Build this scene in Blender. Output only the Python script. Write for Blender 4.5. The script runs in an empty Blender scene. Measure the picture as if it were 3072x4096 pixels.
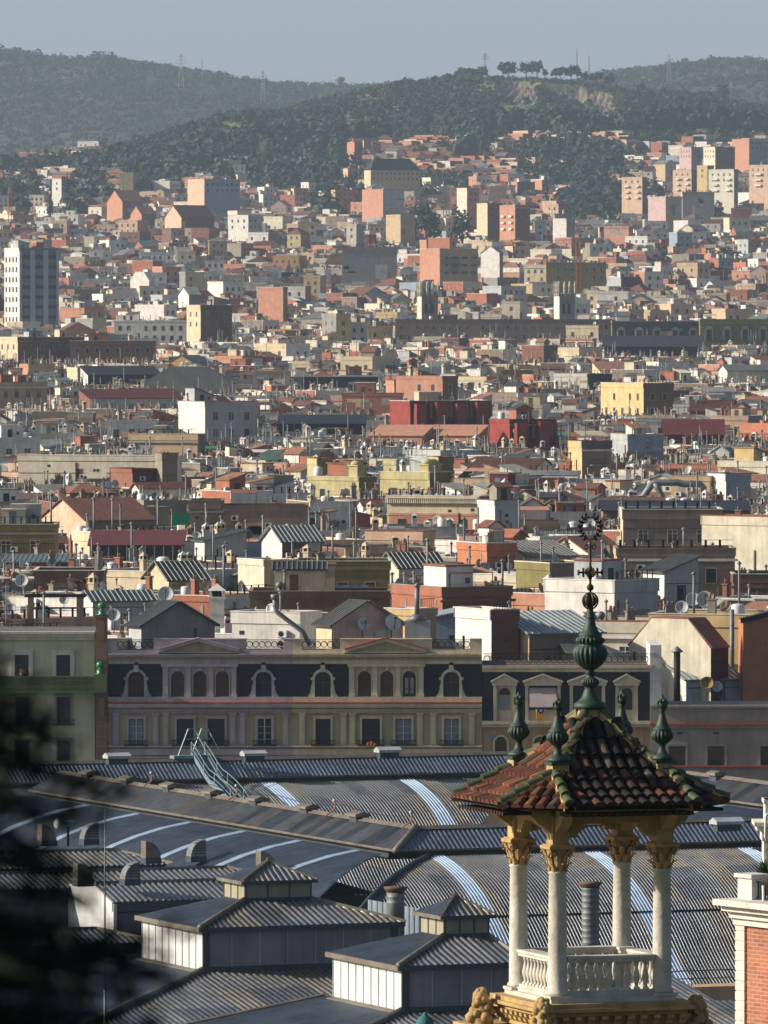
import bpy, math, random
import numpy as np
from mathutils import Vector, Matrix
S = bpy.context.scene
R = math.radians
# ---------------------------------------------------------------- camera
W_, H_, F_, CH, YH = 768, 1024, 8000.0, 46.0, 316.0
PITCH = math.atan((512 - YH) / F_)
cam = bpy.data.cameras.new('camera'); camo = bpy.data.objects.new('camera', cam)
S.collection.objects.link(camo); S.camera = camo
camo.location = (0, 0, CH); camo.rotation_euler = (R(90) - PITCH, 0, 0)
cam.sensor_fit = 'HORIZONTAL'; cam.sensor_width = 24.0; cam.lens = 24.0 * F_ / W_
cam.clip_start = 0.5; cam.clip_end = 60000
cam.dof.use_dof = True; cam.dof.focus_distance = 260.0; cam.dof.aperture_fstop = (cam.lens / 1000) / 0.020
# ---------------------------------------------------------------- light
SUN_EL, SUN_AZ = R(25), (-1.0, -0.05)
tosun = Vector((SUN_AZ[0], SUN_AZ[1], 0)).normalized() * math.cos(SUN_EL) + Vector((0, 0, math.sin(SUN_EL)))
sl = bpy.data.lights.new('sun', 'SUN'); sl.energy = 5.0; sl.angle = R(0.6); sl.color = (1.0, 0.91, 0.79)
so = bpy.data.objects.new('sun', sl); S.collection.objects.link(so)
so.rotation_euler = tosun.to_track_quat('Z', 'Y').to_euler()
wd = bpy.data.worlds.new('World'); S.world = wd; wd.use_nodes = True
wn = wd.node_tree; sky = wn.nodes.new('ShaderNodeTexSky'); sky.sky_type = 'NISHITA'; sky.sun_disc = False
sky.sun_elevation = SUN_EL; sky.sun_rotation = math.atan2(tosun.x, tosun.y)
sky.air_density = 1.0; sky.dust_density = 3.0; sky.ozone_density = 2.5
wn.links.new(sky.outputs[0], wn.nodes['Background'].inputs[0]); wn.nodes['Background'].inputs[1].default_value = 0.067
S.view_settings.view_transform = 'Standard'; S.view_settings.look = 'None'
S.view_settings.exposure = 0.6; S.view_settings.gamma = 1.0
S.cycles.max_bounces = 5; S.cycles.volume_bounces = 0; S.cycles.diffuse_bounces = 3
# ---------------------------------------------------------------- helpers
SP, CP = math.sin(PITCH), math.cos(PITCH)
def ray(px, py):
    vx, vy = (px - 384) / F_, (512 - py) / F_
    v = Vector((vx, CP + vy * SP, -SP + vy * CP)); return v / v.y
def atD(px, py, D): r = ray(px, py); return Vector((r.x * D, D, CH + r.z * D))
def atZ(px, py, z): r = ray(px, py); return atD(px, py, (z - CH) / r.z)
def proj(p):
    x, y, z = p[0], p[1], p[2] - CH
    dz = y * CP - z * SP; uy = y * SP + z * CP
    return 384 + F_ * x / dz, 512 - F_ * uy / dz
ZG = [(0, 0), (1000, 0), (1500, 3), (2000, 9), (2500, 19), (3000, 32), (3500, 48), (4000, 68), (4500, 93), (5000, 122), (5500, 150), (20000, 150)]
def zg(D):
    for (a, u), (b, v) in zip(ZG, ZG[1:]):
        if D <= b: return u + (v - u) * (D - a) / (b - a)
    return 150.0
def roofD(py, up=19.0):           # distance at which the general roof plane is seen at this height in the frame
    lo, hi = 500.0, 5400.0
    for _ in range(40):
        m = (lo + hi) / 2
        if proj((0, m, zg(m) + up))[1] > py: lo = m
        else: hi = m
    return lo
def hexc(h):
    c = [int(h[i:i + 2], 16) / 255 for i in (0, 2, 4)]
    return tuple(((x + 0.055) / 1.055) ** 2.4 if x > 0.04045 else x / 12.92 for x in c)
# ---------------------------------------------------------------- materials
MATS = {}
def mat(name, col, rough=0.85, metal=0.0, kind='stucco', var=0.22, sc=0.5, col2=None, spec=0.3):
    m = bpy.data.materials.new(name); m.use_nodes = True; MATS[name] = m
    nt = m.node_tree; N = nt.nodes; L = nt.links; b = N['Principled BSDF']
    b.inputs['Roughness'].default_value = rough; b.inputs['Metallic'].default_value = metal
    b.inputs['Specular IOR Level'].default_value = spec
    col = hexc(col) if isinstance(col, str) else col
    lo = tuple(c * (1 - var) for c in col); hi = tuple(min(1, c * (1 + var * 0.6)) for c in col)
    tc = N.new('ShaderNodeTexCoord'); src = tc.outputs['Object']
    def noise(scale, det=4, vec=src, map_=None):
        if map_:
            mp = N.new('ShaderNodeMapping'); mp.inputs['Scale'].default_value = map_; L.new(vec, mp.inputs[0]); vec = mp.outputs[0]
        n = N.new('ShaderNodeTexNoise'); n.inputs['Scale'].default_value = scale; n.inputs['Detail'].default_value = det
        n.inputs['Roughness'].default_value = 0.65; L.new(vec, n.inputs['Vector']); return n.outputs['Fac']
    def ramp(fac, a, ca, z, cz):
        r = N.new('ShaderNodeValToRGB'); e = r.color_ramp.elements
        e[0].position = a; e[0].color = (*ca, 1); e[1].position = z; e[1].color = (*cz, 1); L.new(fac, r.inputs[0]); return r.outputs[0]
    def mix(t, fac, a, c):
        x = N.new('ShaderNodeMix'); x.data_type = 'RGBA'; x.blend_type = t
        if isinstance(fac, float): x.inputs[0].default_value = fac
        else: L.new(fac, x.inputs[0])
        L.new(a, x.inputs[6]); L.new(c, x.inputs[7]); return x.outputs[2]
    base = ramp(noise(sc), 0.3, lo, 0.7, hi)
    if kind == 'stucco':
        st = ramp(noise(1.0, 5, map_=(2.2, 2.2, 0.16)), 0.35, (0.66, 0.64, 0.61), 0.58, (1, 1, 1))
        base = mix('MULTIPLY', 0.5, base, st)
        g = ramp(noise(0.045, 2), 0.3, (0.80, 0.83, 0.88), 0.7, (1.0, 1.0, 1.0)); base = mix('MULTIPLY', 0.6, base, g)
    elif kind in ('brick', 'tile', 'slate'):
        sx = N.new('ShaderNodeSeparateXYZ'); L.new(src, sx.inputs[0]); cb = N.new('ShaderNodeCombineXYZ')
        if kind == 'tile':
            L.new(sx.outputs[0], cb.inputs[0]); L.new(sx.outputs[1], cb.inputs[1])
        else:
            ad = N.new('ShaderNodeMath'); L.new(sx.outputs[0], ad.inputs[0]); L.new(sx.outputs[1], ad.inputs[1])
            L.new(ad.outputs[0], cb.inputs[0]); L.new(sx.outputs[2], cb.inputs[1])
        bt = N.new('ShaderNodeTexBrick'); L.new(cb.outputs[0], bt.inputs['Vector']); bt.inputs['Scale'].default_value = 1.0
        c2 = hexc(col2) if col2 else tuple(c * 0.6 for c in col)
        bt.inputs['Color1'].default_value = (*hi, 1); bt.inputs['Color2'].default_value = (*c2, 1)
        bt.inputs['Mortar'].default_value = (*(tuple(c * 0.45 for c in col) if kind != 'brick' else (0.42, 0.36, 0.3)), 1)
        bw, bh, ms = {'brick': (0.26, 0.075, 0.008), 'tile': (0.24, 0.42, 0.035), 'slate': (0.5, 0.4, 0.03)}[kind]
        bt.inputs['Brick Width'].default_value = bw; bt.inputs['Row Height'].default_value = bh; bt.inputs['Mortar Size'].default_value = ms
        base = mix('MIX', 0.65, base, bt.outputs[0])
        st = ramp(noise(0.8, 4), 0.3, (0.55, 0.52, 0.5), 0.7, (1, 1, 1)); base = mix('MULTIPLY', 0.5, base, st)
    elif kind == 'metal':
        st = ramp(noise(1.3, 5), 0.35, (0.55, 0.5, 0.46), 0.6, (1, 1, 1)); base = mix('MULTIPLY', 0.6, base, st)
        n2 = noise(0.35, 6); rs = ramp(n2, 0.66, (1, 1, 1), 0.78, (0.9, 0.45, 0.26)); base = mix('MULTIPLY', 0.5, base, rs)
    elif kind == 'leaf':
        g = ramp(noise(sc * 4, 2), 0.35, tuple(c * 0.7 for c in col), 0.65, tuple(c * 1.25 for c in col)); base = mix('MIX', 0.6, base, g)
    L.new(base, b.inputs['Base Color'])
    if kind in ('stucco', 'brick', 'tile', 'rock', 'metal'):
        bp = N.new('ShaderNodeBump'); bp.inputs['Strength'].default_value = 0.25; bp.inputs['Distance'].default_value = 0.05
        L.new(noise(9.0, 3), bp.inputs['Height']); L.new(bp.outputs[0], b.inputs['Normal'])
    return m
for n, c in dict(white='dcd7cc', cream='cebd9c', ivory='d2c9b2', sand='b8a280', yellow='cfb480', lemon='bfb382', peach='cfae92', pink='bda09a',
                 salmon='b9866c', rust='8a5c4c', maroon='5f2b2d', red='8e3e35', grey='8c8984', pale='aeb0ae', taupe='857468', brown='715848',
                 olive='7d7447', slate='4a4e55', concrete='908878', mint='8fa58c', ochre='a8874f', bluish='8d9aa6', orange='b86e48').items():
    mat(n, c)
for n, c, c2 in (('brick', 'a2583a', '83402a'), ('brick_dark', '6e3f30', '4f2c22'), ('brick_orange', 'b96c42', 'a05632')): mat(n, c, kind='brick', col2=c2)
mat('tile', '80584a', kind='tile', col2='5e3324'); mat('tile_light', '9c745e', kind='tile', col2='85452d'); mat('tile_dark', '543227', kind='tile', col2='3a2822')
mat('roof_floor', '766158', var=0.35); mat('roof_grey', '6f6c68', var=0.3); mat('roof_dark', '35363a', var=0.3)
mat('corr_grey', '747672', 0.5, 0.35, 'metal'); mat('corr_green', '6d7c79', 0.5, 0.35, 'metal'); mat('corr_dark', '45484b', 0.5, 0.4, 'metal')
mat('corr_rib', '8f938e', 0.5, 0.2, 'plain')
mat('slate_roof', '1d222b', 0.6, kind='slate', col2='2b303a', var=0.3)
mat('glass', (0.03, 0.04, 0.05), 0.15, kind='plain', spec=0.6); mat('glass_blue', '66787f', 0.25, kind='plain', spec=0.6)
mat('frame_white', 'bdbab2', kind='plain'); mat('shutter', '4a3d33', kind='plain'); mat('shutter_green', '25392d', kind='plain')
mat('iron', '23211f', 0.6, 0.5, kind='plain'); mat('galva', '7d8284', 0.6, 0.4, kind='metal'); mat('dish', 'b4b6b4', 0.5, kind='plain')
mat('plant', '33442a', kind='leaf', sc=1.0); mat('tarp_green', '1f7a5c', kind='plain'); mat('cloth_blue', '4c86b4', kind='plain'); mat('teal', '35686a', kind='plain')
mat('plastic', 'd0d0cc', 0.4, kind='plain'); mat('yellow_pipe', 'b08a28', kind='plain'); mat('wood', '6e4a2e', kind='plain')
# ---------------------------------------------------------------- mesh builder
class MB:
    def __init__(s): s.V = []; s.F = []; s.M = []; s.S = []; s._me = None
    def add(s, vs, fs, m, smooth=False):
        o = len(s.V); s.V += [tuple(v) for v in vs]
        for f in fs: s.F.append([i + o for i in f]); s.M.append(m); s.S.append(smooth)
        return s
    def box(s, x0, y0, z0, x1, y1, z1, m, bottom=True):
        v = [(x0, y0, z0), (x1, y0, z0), (x1, y1, z0), (x0, y1, z0), (x0, y0, z1), (x1, y0, z1), (x1, y1, z1), (x0, y1, z1)]
        f = [(4, 5, 6, 7), (0, 1, 5, 4), (1, 2, 6, 5), (2, 3, 7, 6), (3, 0, 4, 7)] + ([(3, 2, 1, 0)] if bottom else [])
        return s.add(v, f, m)
    def ext(s, poly, vec, m):      # extrude a 3d polygon
        n = len(poly); vec = Vector(vec); a = [Vector(p) for p in poly]; b = [p + vec for p in a]
        s.add(a + b, [tuple(range(n))[::-1], tuple(range(n, 2 * n))] + [(i, (i + 1) % n, n + (i + 1) % n, n + i) for i in range(n)], m); return s
    def lathe(s, prof, c=(0, 0, 0), n=16, m='white', smooth=True, gad=None):
        vs = []; fs = []
        for j, p in enumerate(prof):
            r, z = p[0], p[1]; g = p[2] if len(p) > 2 else 0
            for i in range(n):
                t = 2 * math.pi * i / n; rr = r * (1 + (g * (abs(math.cos(t * gad / 2)) - 0.6) if gad else 0))
                vs.append((c[0] + rr * math.cos(t), c[1] + rr * math.sin(t), c[2] + z))
        for j in range(len(prof) - 1):
            for i in range(n): k = (i + 1) % n; fs.append((j * n + i, j * n + k, (j + 1) * n + k, (j + 1) * n + i))
        fs.append(tuple(range((len(prof) - 1) * n, len(prof) * n))); fs.append(tuple(range(n))[::-1])
        return s.add(vs, fs, m, smooth)
    def tube(s, pts, r, m, n=6):
        pts = [Vector(p) for p in pts]; vs = []; fs = []
        for j, p in enumerate(pts):
            d = (pts[min(j + 1, len(pts) - 1)] - pts[max(j - 1, 0)]).normalized()
            u = d.orthogonal().normalized() if j == 0 else (u - d * u.dot(d)).normalized()
            w = d.cross(u)
            for i in range(n):
                t = 2 * math.pi * i / n; vs.append(p + (u * math.cos(t) + w * math.sin(t)) * (r if not isinstance(r, (list, tuple)) else r[j]))
        for j in range(len(pts) - 1):
            for i in range(n): k = (i + 1) % n; fs.append((j * n + i, j * n + k, (j + 1) * n + k, (j + 1) * n + i))
        fs.append(tuple(range(n))[::-1]); fs.append(tuple(range((len(pts) - 1) * n, len(pts) * n)))
        return s.add(vs, fs, m, n > 5)
    def merge(s, o, M=None):
        return_off = len(s.V)
        s.V += [tuple(M @ Vector(v)) for v in o.V] if M else list(o.V)
        for f, m, q in zip(o.F, o.M, o.S): s.F.append([i + return_off for i in f]); s.M.append(m); s.S.append(q)
        return s
    def mesh(s, name):
        if s._me: return s._me
        me = bpy.data.meshes.new(name); me.from_pydata([tuple(v) for v in s.V], [], s.F)
        ks = list(dict.fromkeys(s.M)); ix = {k: i for i, k in enumerate(ks)}
        for k in ks: me.materials.append(MATS[k])
        me.polygons.foreach_set('material_index', [ix[k] for k in s.M]); me.polygons.foreach_set('use_smooth', s.S); me.update()
        s._me = me; return me
    def npz(s):
        if not hasattr(s, '_np'):
            s._np = (np.array(s.V, float), np.array([i for f in s.F for i in f], int), np.array([len(f) for f in s.F], int), s.M, np.array(s.S, bool))
        return s._np
def link(name, data, parent=None, M=None):
    o = bpy.data.objects.new(name, data); S.collection.objects.link(o)
    if parent is not None: o.parent = parent
    if M is not None: o.matrix_basis = M
    return o
def put(name, mb, parent=None, M=None): return link(name, mb.mesh(name), parent, M)
def tag(o, label=None, cat=None, group=None, kind=None):
    if label: o['label'] = label
    if cat: o['category'] = cat
    if group: o['group'] = group
    if kind: o['kind'] = kind
    return o
def thing(name, label, cat, loc=(0, 0, 0), rz=0, group=None):
    o = link(name, None, None, Matrix.Translation(loc) @ Matrix.Rotation(rz, 4, 'Z')); return tag(o, label, cat, group)
def T(x=0, y=0, z=0, rz=0, s=1):
    sc = (s, s, s) if not isinstance(s, tuple) else s
    return Matrix.Translation((x, y, z)) @ Matrix.Rotation(rz, 4, 'Z') @ Matrix.Diagonal((*sc, 1))
class Mass:                        # collects far-off small things in one mesh
    def __init__(s): s.v = []; s.l = []; s.c = []; s.m = []; s.s = []; s.n = 0; s.root = Matrix(); s.ix = {}
    def put(s, name, mb, M=None, **k):
        if not mb.V: return
        v, l, c, m, sm = mb.npz(); A = np.array(s.root @ M if M is not None else s.root)
        s.v.append(v @ A[:3, :3].T + A[:3, 3]); s.l.append(l + s.n); s.c.append(c); s.s.append(sm); s.n += len(v)
        s.m.append(np.array([s.ix.setdefault(k2, len(s.ix)) for k2 in m], int))
    def raw(s, v, l, c, m): s.v.append(v); s.l.append(l + s.n); s.c.append(c); s.s.append(np.zeros(len(c), bool)); s.m.append(np.full(len(c), s.ix.setdefault(m, len(s.ix)))); s.n += len(v)
    def build(s, name):
        me = bpy.data.meshes.new(name); v = np.concatenate(s.v); l = np.concatenate(s.l); c = np.concatenate(s.c)
        me.vertices.add(len(v)); me.vertices.foreach_set('co', v.astype(np.float32).ravel())
        me.loops.add(len(l)); me.loops.foreach_set('vertex_index', l.astype(np.int32))
        me.polygons.add(len(c)); me.polygons.foreach_set('loop_start', (np.cumsum(c) - c).astype(np.int32))
        for k in s.ix: me.materials.append(MATS[k])
        me.polygons.foreach_set('material_index', np.concatenate(s.m).astype(np.int32)); me.polygons.foreach_set('use_smooth', np.concatenate(s.s))
        me.update(calc_edges=True); return link(name, me)
class Ind:
    def __init__(s, root): s.root = root
    def put(s, name, mb, M=None, parent=None):
        if mb.V: return put(name, mb, parent or s.root, M)
# ---------------------------------------------------------------- ground and hills
mat('asphalt', '5b5a58', var=0.2, kind='plain', sc=0.05)
def interp(t, x): return float(np.interp(x, [a for a, b in t], [b for a, b in t]))
CARMEL = [(-400, 175), (60, 160), (116, 148), (185, 127), (215, 113), (250, 106), (278, 108), (343, 95), (384, 86), (412, 82), (430, 81), (460, 76), (480, 75), (500, 73.6), (546, 75), (581, 77), (615, 83), (646, 89), (708, 93), (731, 100), (754, 104), (768, 105), (1150, 130)]
FARH = [(-400, 20), (0, 47), (35, 53), (69, 57), (104, 55), (139, 63), (176, 69), (208, 75), (243, 82), (289, 87), (336, 88), (370, 88), (470, 100), (560, 84), (606, 72), (638, 68), (685, 62), (731, 58), (768, 61), (1150, 80)]
rk = np.random.default_rng(5)
_ph = rk.uniform(0, 6.28, 40); _fr = rk.uniform(0.004, 0.02, 40); _an = rk.uniform(0, 6.28, 40)
def fbm(x, y): return sum(math.sin((x * math.cos(a) + y * math.sin(a)) * f + p) * 0.006 / f for a, f, p in zip(_an[:16], _fr[:16], _ph[:16]))
D1, D2, D3 = 5050.0, 6400.0, 9500.0
def quarry(px, D):
    # the old quarry in the hill: a bowl cut back into the slope
    t = (D - D1) / (D2 - D1); e = 0.0
    if 0.2 < t < 0.9 and 495 < px < 625:
        lo_, hi_ = (0.45, 0.9) if px < 540 else (0.5, 0.84) if px < 582 else (0.2, 0.82)
        k = max(0, min(1, (t - lo_) / 0.08)) * max(0, min(1, (hi_ - t) / 0.06))
        if px < 540: w = max(0, 1 - abs(px - 517) / 32)
        elif px < 582: w = 0.75
        else: w = max(0, 1 - abs(px - 599 + (t - .5) * 26) / 31)
        e = k * w
    return e
def height(x, D):
    px = 384 + F_ * x / D
    if D <= D1: z = zg(D)
    elif D <= D2:
        t = (D - D1) / (D2 - D1); top = atD(px, interp(CARMEL, px), D2).z - 4
        s = t ** 0.75; z = zg(D1) + (top - zg(D1)) * s + fbm(x, D) * 5 * math.sin(math.pi * t) ** 0.7
        if 495 < px < 625:
            q = quarry(px, D)
            z -= q * (24 if 540 < px < 584 else 8) + (q * 3 * math.sin(px * 1.3 + D * .05))
    else:
        px2 = px; far = atD(px2, interp(FARH, px2), D3).z - 5; t = (D - D2) / (D3 - D2)
        top = atD(px, interp(CARMEL, px), D2).z - 4
        if D < 7400: z = top + (150 - top) * min(1, (D - D2) / 1000) ** 0.9
        elif D <= D3: t = (D - 7400) / (D3 - 7400); z = 150 + (far - 150) * t ** 0.8 + fbm(x * 0.6, D * 0.6) * 9 * math.sin(math.pi * t)
        else: z = far - (D - D3) * 0.15
    return z
mat('earth', '4a4a2c', kind='leaf', sc=0.02, var=0.3); mat('rock', '8f7a68', kind='rock', var=0.5, sc=0.05); mat('rock_shaded', '6a5f50', kind='rock', var=0.5, sc=0.05); mat('field', '6f7440', kind='leaf', sc=0.02, var=0.3)
def grid(name, Ds, pxs, mfun, zf=height):
    mb = MB(); vs = []
    for D in Ds:
        for px in pxs: x = (px - 384) / F_ * D; vs.append((x, D, zf(x, D)))
    n = len(pxs)
    for j in range(len(Ds) - 1):
        for i in range(n - 1):
            a = j * n + i; mb.F.append([a, a + 1, a + n + 1, a + n]); mb.M.append(mfun(pxs[i], Ds[j])); mb.S.append(True)
    mb.V = vs; return put(name, mb)
nh = lambda x, D: (42.3 if D < 25 else max(0.0, 42.3 - (D - 25) * 0.45)) - 0.01
tag(grid('near_hillside', [-20, 0, 12, 25, 40, 60, 80, 100, 119], [-3000 + i * 400 for i in range(17)], lambda a, b: 'earth', lambda x, D: nh(x, D)), kind='structure')
for o in [bpy.data.objects['near_hillside']]:
    for v in o.data.vertices: v.co.x = (v.co.x if v.co.y > 20 else 0) + (((v.index % 17) - 8) * 14)
g = MB(); g.add([(-900, 119, 0), (900, 119, 0), (900, 1000, 0), (-900, 1000, 0)], [(0, 1, 2, 3)], 'asphalt'); tag(put('ground', g), kind='structure')
tag(grid('city_slope', [1000, 1250, 1500, 1750, 2000, 2250, 2500, 2750, 3000, 3250, 3500, 3750, 4000, 4250, 4500, 4750, 5050], list(range(-400, 1200, 100)), lambda a, b: 'asphalt', lambda x, D: zg(D) - 0.004), kind='structure')
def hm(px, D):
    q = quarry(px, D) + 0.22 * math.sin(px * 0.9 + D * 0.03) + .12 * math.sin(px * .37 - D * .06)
    if q > 0.42: return 'rock_shaded' if 541 < px < 583 else 'rock'  # bowl rock is darker: its shade is put into the colour
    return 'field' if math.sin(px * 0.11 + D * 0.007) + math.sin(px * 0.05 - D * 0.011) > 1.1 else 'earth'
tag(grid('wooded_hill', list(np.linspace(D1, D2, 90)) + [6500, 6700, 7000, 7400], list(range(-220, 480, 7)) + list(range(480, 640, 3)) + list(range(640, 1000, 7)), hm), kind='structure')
tag(grid('distant_hills', list(np.linspace(7400, D3, 30)) + [9900, 10600, 12000], list(range(-400, 1200, 14)), lambda a, b: 'earth'), kind='structure')
# ---------------------------------------------------------------- foliage
mat('pine', '22351f', kind='leaf', sc=0.12); mat('oak', '283b26', kind='leaf', sc=0.1); mat('shrub', '3d4a2e', kind='leaf', sc=0.1); mat('bark', '4a382a', kind='plain')
mat('dark_needles', '161d13', kind='leaf', sc=3.0)
def crown_np(rng, c, rx, rz, n, leaf):
    """leaf quads scattered through an uneven ellipsoid"""
    d = rng.normal(size=(n, 3)); d /= np.linalg.norm(d, axis=1)[:, None]; d[:, 2] = np.abs(d[:, 2]) * 1.25 - 0.35
    lump = 1 + 0.28 * np.sin(d[:, 0] * 5 + c[0]) * np.cos(d[:, 1] * 4 + c[1]) + 0.18 * np.sin(d[:, 2] * 7 + c[0])
    rr = (rng.uniform(0.55, 1.0, n) ** 0.5) * lump
    p = d * rr[:, None] * np.array([rx, rx, rz]) + np.array(c)
    nrm = d + rng.normal(size=(n, 3)) * 0.28; nrm /= np.linalg.norm(nrm, axis=1)[:, None]
    u = np.cross(nrm, rng.normal(size=(n, 3))); u /= np.linalg.norm(u, axis=1)[:, None] + 1e-9; w = np.cross(nrm, u)
    s = leaf * rng.uniform(0.6, 1.4, n)[:, None]
    v = np.stack([p - u * s, p + w * s * 0.8, p + u * s, p - w * s * 0.8], 1).reshape(-1, 3)
    return v, np.arange(4 * n), np.full(n, 4)
def forest(name, pts, mats, nq, seed):
    rng = np.random.default_rng(seed); ms = Mass()
    for (x, y, z, r, h) in pts:
        v, l, c = crown_np(rng, (x, y, z + h * 0.55), r, h * 0.55, nq, r * 0.27); ms.raw(v, l, c, mats[rng.integers(len(mats))])
    o = ms.build(name); return tag(o, kind='stuff')
rf = random.Random(3); pts = []
for _ in range(19000):
    D = D1 + 40 + (D2 + 60 - D1 - 40) * rf.random(); px = rf.uniform(-60, 830); q = max(quarry(px, D), quarry(px, D + 45), quarry(px + 2, D + 90), quarry(px, D + 140))
    if q > 0.35 and rf.random() < (0.75 if 541 < px < 583 else 0.93): continue
    if math.sin(px * 0.11 + D * 0.007) + math.sin(px * 0.05 - D * 0.011) > 1.1 and rf.random() < 0.6: continue
    x = (px - 384) / F_ * D; r = rf.uniform(1.5, 3.9) * (0.55 if (D > 6150 and 480 < px < 640) else 1)
    if rf.random() < 0.25: r *= 0.5
    pts.append((x, D, height(x, D) - 0.5, r, r * rf.uniform(1.2, 2.0)))
o = forest('pine_woodland', pts, ['pine', 'pine', 'oak', 'pine', 'shrub'], 52, 1)
tag(o, 'dense dark green pine and scrub wood covering the nearer hill', 'woodland')
pts = []
for _ in range(9500):
    D = 7500 + (D3 + 30 - 7500) * rf.random() ** 0.7; px = rf.uniform(-60, 830); x = (px - 384) / F_ * D; r = rf.uniform(3, 6.5)
    pts.append((x, D, height(x, D) - 0.5, r, r * rf.uniform(1.2, 1.8)))
o = forest('distant_woodland', pts, ['pine', 'oak', 'pine'], 30, 2)
tag(o, 'hazy blue green wood covering the farthest ridge behind', 'woodland')
def tree(name, label, x, y, z, h, r, m, group, cypress=False, bare=0.35):
    t = thing(name, label, 'tree', (x, y, z), 0, group); rng = np.random.default_rng(int(abs(x) * 13 + y))
    tr = MB(); tr.tube([(0, 0, -1), (0.1, 0, h * bare), (0.3, 0, h * 0.75)], [h * 0.035, h * 0.028, h * 0.012], 'bark', 6)
    for k in range(4):
        a = k * 1.6; tr.tube([(0.1, 0, h * bare), (math.cos(a) * r * 0.5, math.sin(a) * r * 0.5, h * 0.7)], [h * 0.015, h * 0.006], 'bark', 4)
    put('trunk', tr, t)
    ms = Mass(); hh = h * (1 - bare * 0.8)
    if cypress: v, l, c = crown_np(rng, (0, 0, h * 0.5), r, h * 0.5, 220, r * 0.35); ms.raw(v, l, c, m)
    else:
        for k in range(7):
            a = k * 2.4; q = 0 if k == 0 else r * rng.uniform(0.4, 0.75)
            v, l, c = crown_np(rng, (math.cos(a) * q, math.sin(a) * q, h - hh * 0.55 + rng.uniform(-0.15, 0.2) * hh), r * rng.uniform(0.42, 0.62), hh * 0.42, 60, r * 0.16); ms.raw(v, l, c, m)
    ob = ms.build('crown'); ob.parent = t; return t
# pines on the skyline of the hill
for i, (px, yt, yb, w, nm) in enumerate([(435, 75, 80, 9, 'lone small umbrella pine left of the hilltop, on the bare crest'), (466, 67, 75, 20, 'wide low pine on the crest left of the rock face'), (482, 66.5, 75, 13, 'round pine right beside the wide low pine on the crest'),
        (508, 62, 74, 20, 'broad dark pine above the cliff, leftmost of the hilltop trees'), (526, 61, 73, 13, 'dark pine in the middle of the hilltop clump above the cliff'), (537, 60.5, 73, 15, 'tallest round pine at the right of the hilltop clump'), (545, 68, 75, 7, 'small bush like tree right of the hilltop clump'),
        (560, 67.5, 75, 16, 'flat topped pine left end of the row past the hilltop clump'), (571, 65.5, 75, 14, 'taller pine in the row past the hilltop clump'), (577, 65, 76, 12, 'pine with a pale leaning top in the row past the hilltop'), (596, 71.5, 79, 14, 'low round pine toward the right end of the crest'), (610, 74, 83, 12, 'rounded dark pine last on the right of the crest'),
        (585, 71, 78, 8, 'small pine between two larger ones on the crest'), (416, 80, 86, 10, 'low round tree on the left shoulder of the crest'), (401, 80, 87, 12, 'bushy tree furthest left on the shoulder of the crest'), (723, 84, 98, 13, 'tall dark tree standing above the wood at the right shoulder'), (641, 82, 92, 10, 'dark tree where the crest starts to fall to the right')]):
    D = 6360; b = atD(px, yb + 4, D); h = (yb - yt + 4) * D / F_; x, y = b.x, b.y
    tree('pine_tree', nm, x, y, b.z, h, w * D / F_ / 2, 'pine', 'pines along the skyline of the hill', bare=0.12)
def pylon(px, yt, yb, D, label, arms=True, thin=False):
    b = atD(px, yb, D); h = (yb - yt) * D / F_; t = thing('mast' if thin else 'transmission_tower', label, 'pylon', b, 0, 'masts and pylons on the hills'); m = MB(); w = 0.5 if thin else h * 0.09; r = 0.28 if thin else 0.3
    n = 8
    for sx in (-1, 1):
        for sy in (-1, 1): m.tube([(sx * w, sy * w, -3), (sx * w * 0.15, sy * w * 0.15, h)], r, 'steel_far', 4)
    for k in range(n):
        z0, z1 = h * k / n, h * (k + 1) / n; w0, w1 = w * (1 - 0.85 * k / n), w * (1 - 0.85 * (k + 1) / n)
        m.tube([(-w0, -w0, z0), (w1, -w1, z1)], r * 0.6, 'steel_far', 4); m.tube([(w0, -w0, z0), (-w1, -w1, z1)], r * 0.6, 'steel_far', 4)
    put('lattice_frame', m, t)
    if arms:
        for zz, aw in ((0.72, 0.2), (0.82, 0.15), (0.92, 0.11)):
            c = MB(); c.tube([(-h * aw, 0, h * zz), (h * aw, 0, h * zz)], 0.3, 'steel_far', 4); put('cross_arm', c, t)
mat('steel_far', 'a9a69c', kind='plain')
for a in [(181, 54, 87, 8600, 'lattice power pylon on the left ridge, its foot among the trees'), (263, 71, 101, 8300, 'power pylon with wide arms on the lower saddle of the left ridge'),
          (485, 53, 73, 6800, 'power pylon rising behind the left of the hilltop pines'), (669, 55, 80, 8800, 'faint pylon in front of the right far ridge')]: pylon(*a)
for a in [(202, 58, 74, 8900, 'thin radio mast right of the pylon on the left ridge'), (577, 49, 72, 6700, 'thin tall mast behind the row of crest pines'), (589, 55, 74, 6700, 'short thin mast just right of the tall one behind the crest'), (335, 74, 86, 9300, 'thin aerial on the ridge beside a small water tower')]: pylon(*a, arms=False, thin=True)
wt = MB(); wt.lathe([(3, -2), (3, 6), (7, 9), (7, 12), (2, 13.5)], n=12, m='concrete'); p = atD(339, 88, 9300); tag(put('water_tower', wt, None, T(*p)), 'small pale water tower on the far ridge left of the hill', 'water tower')
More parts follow.
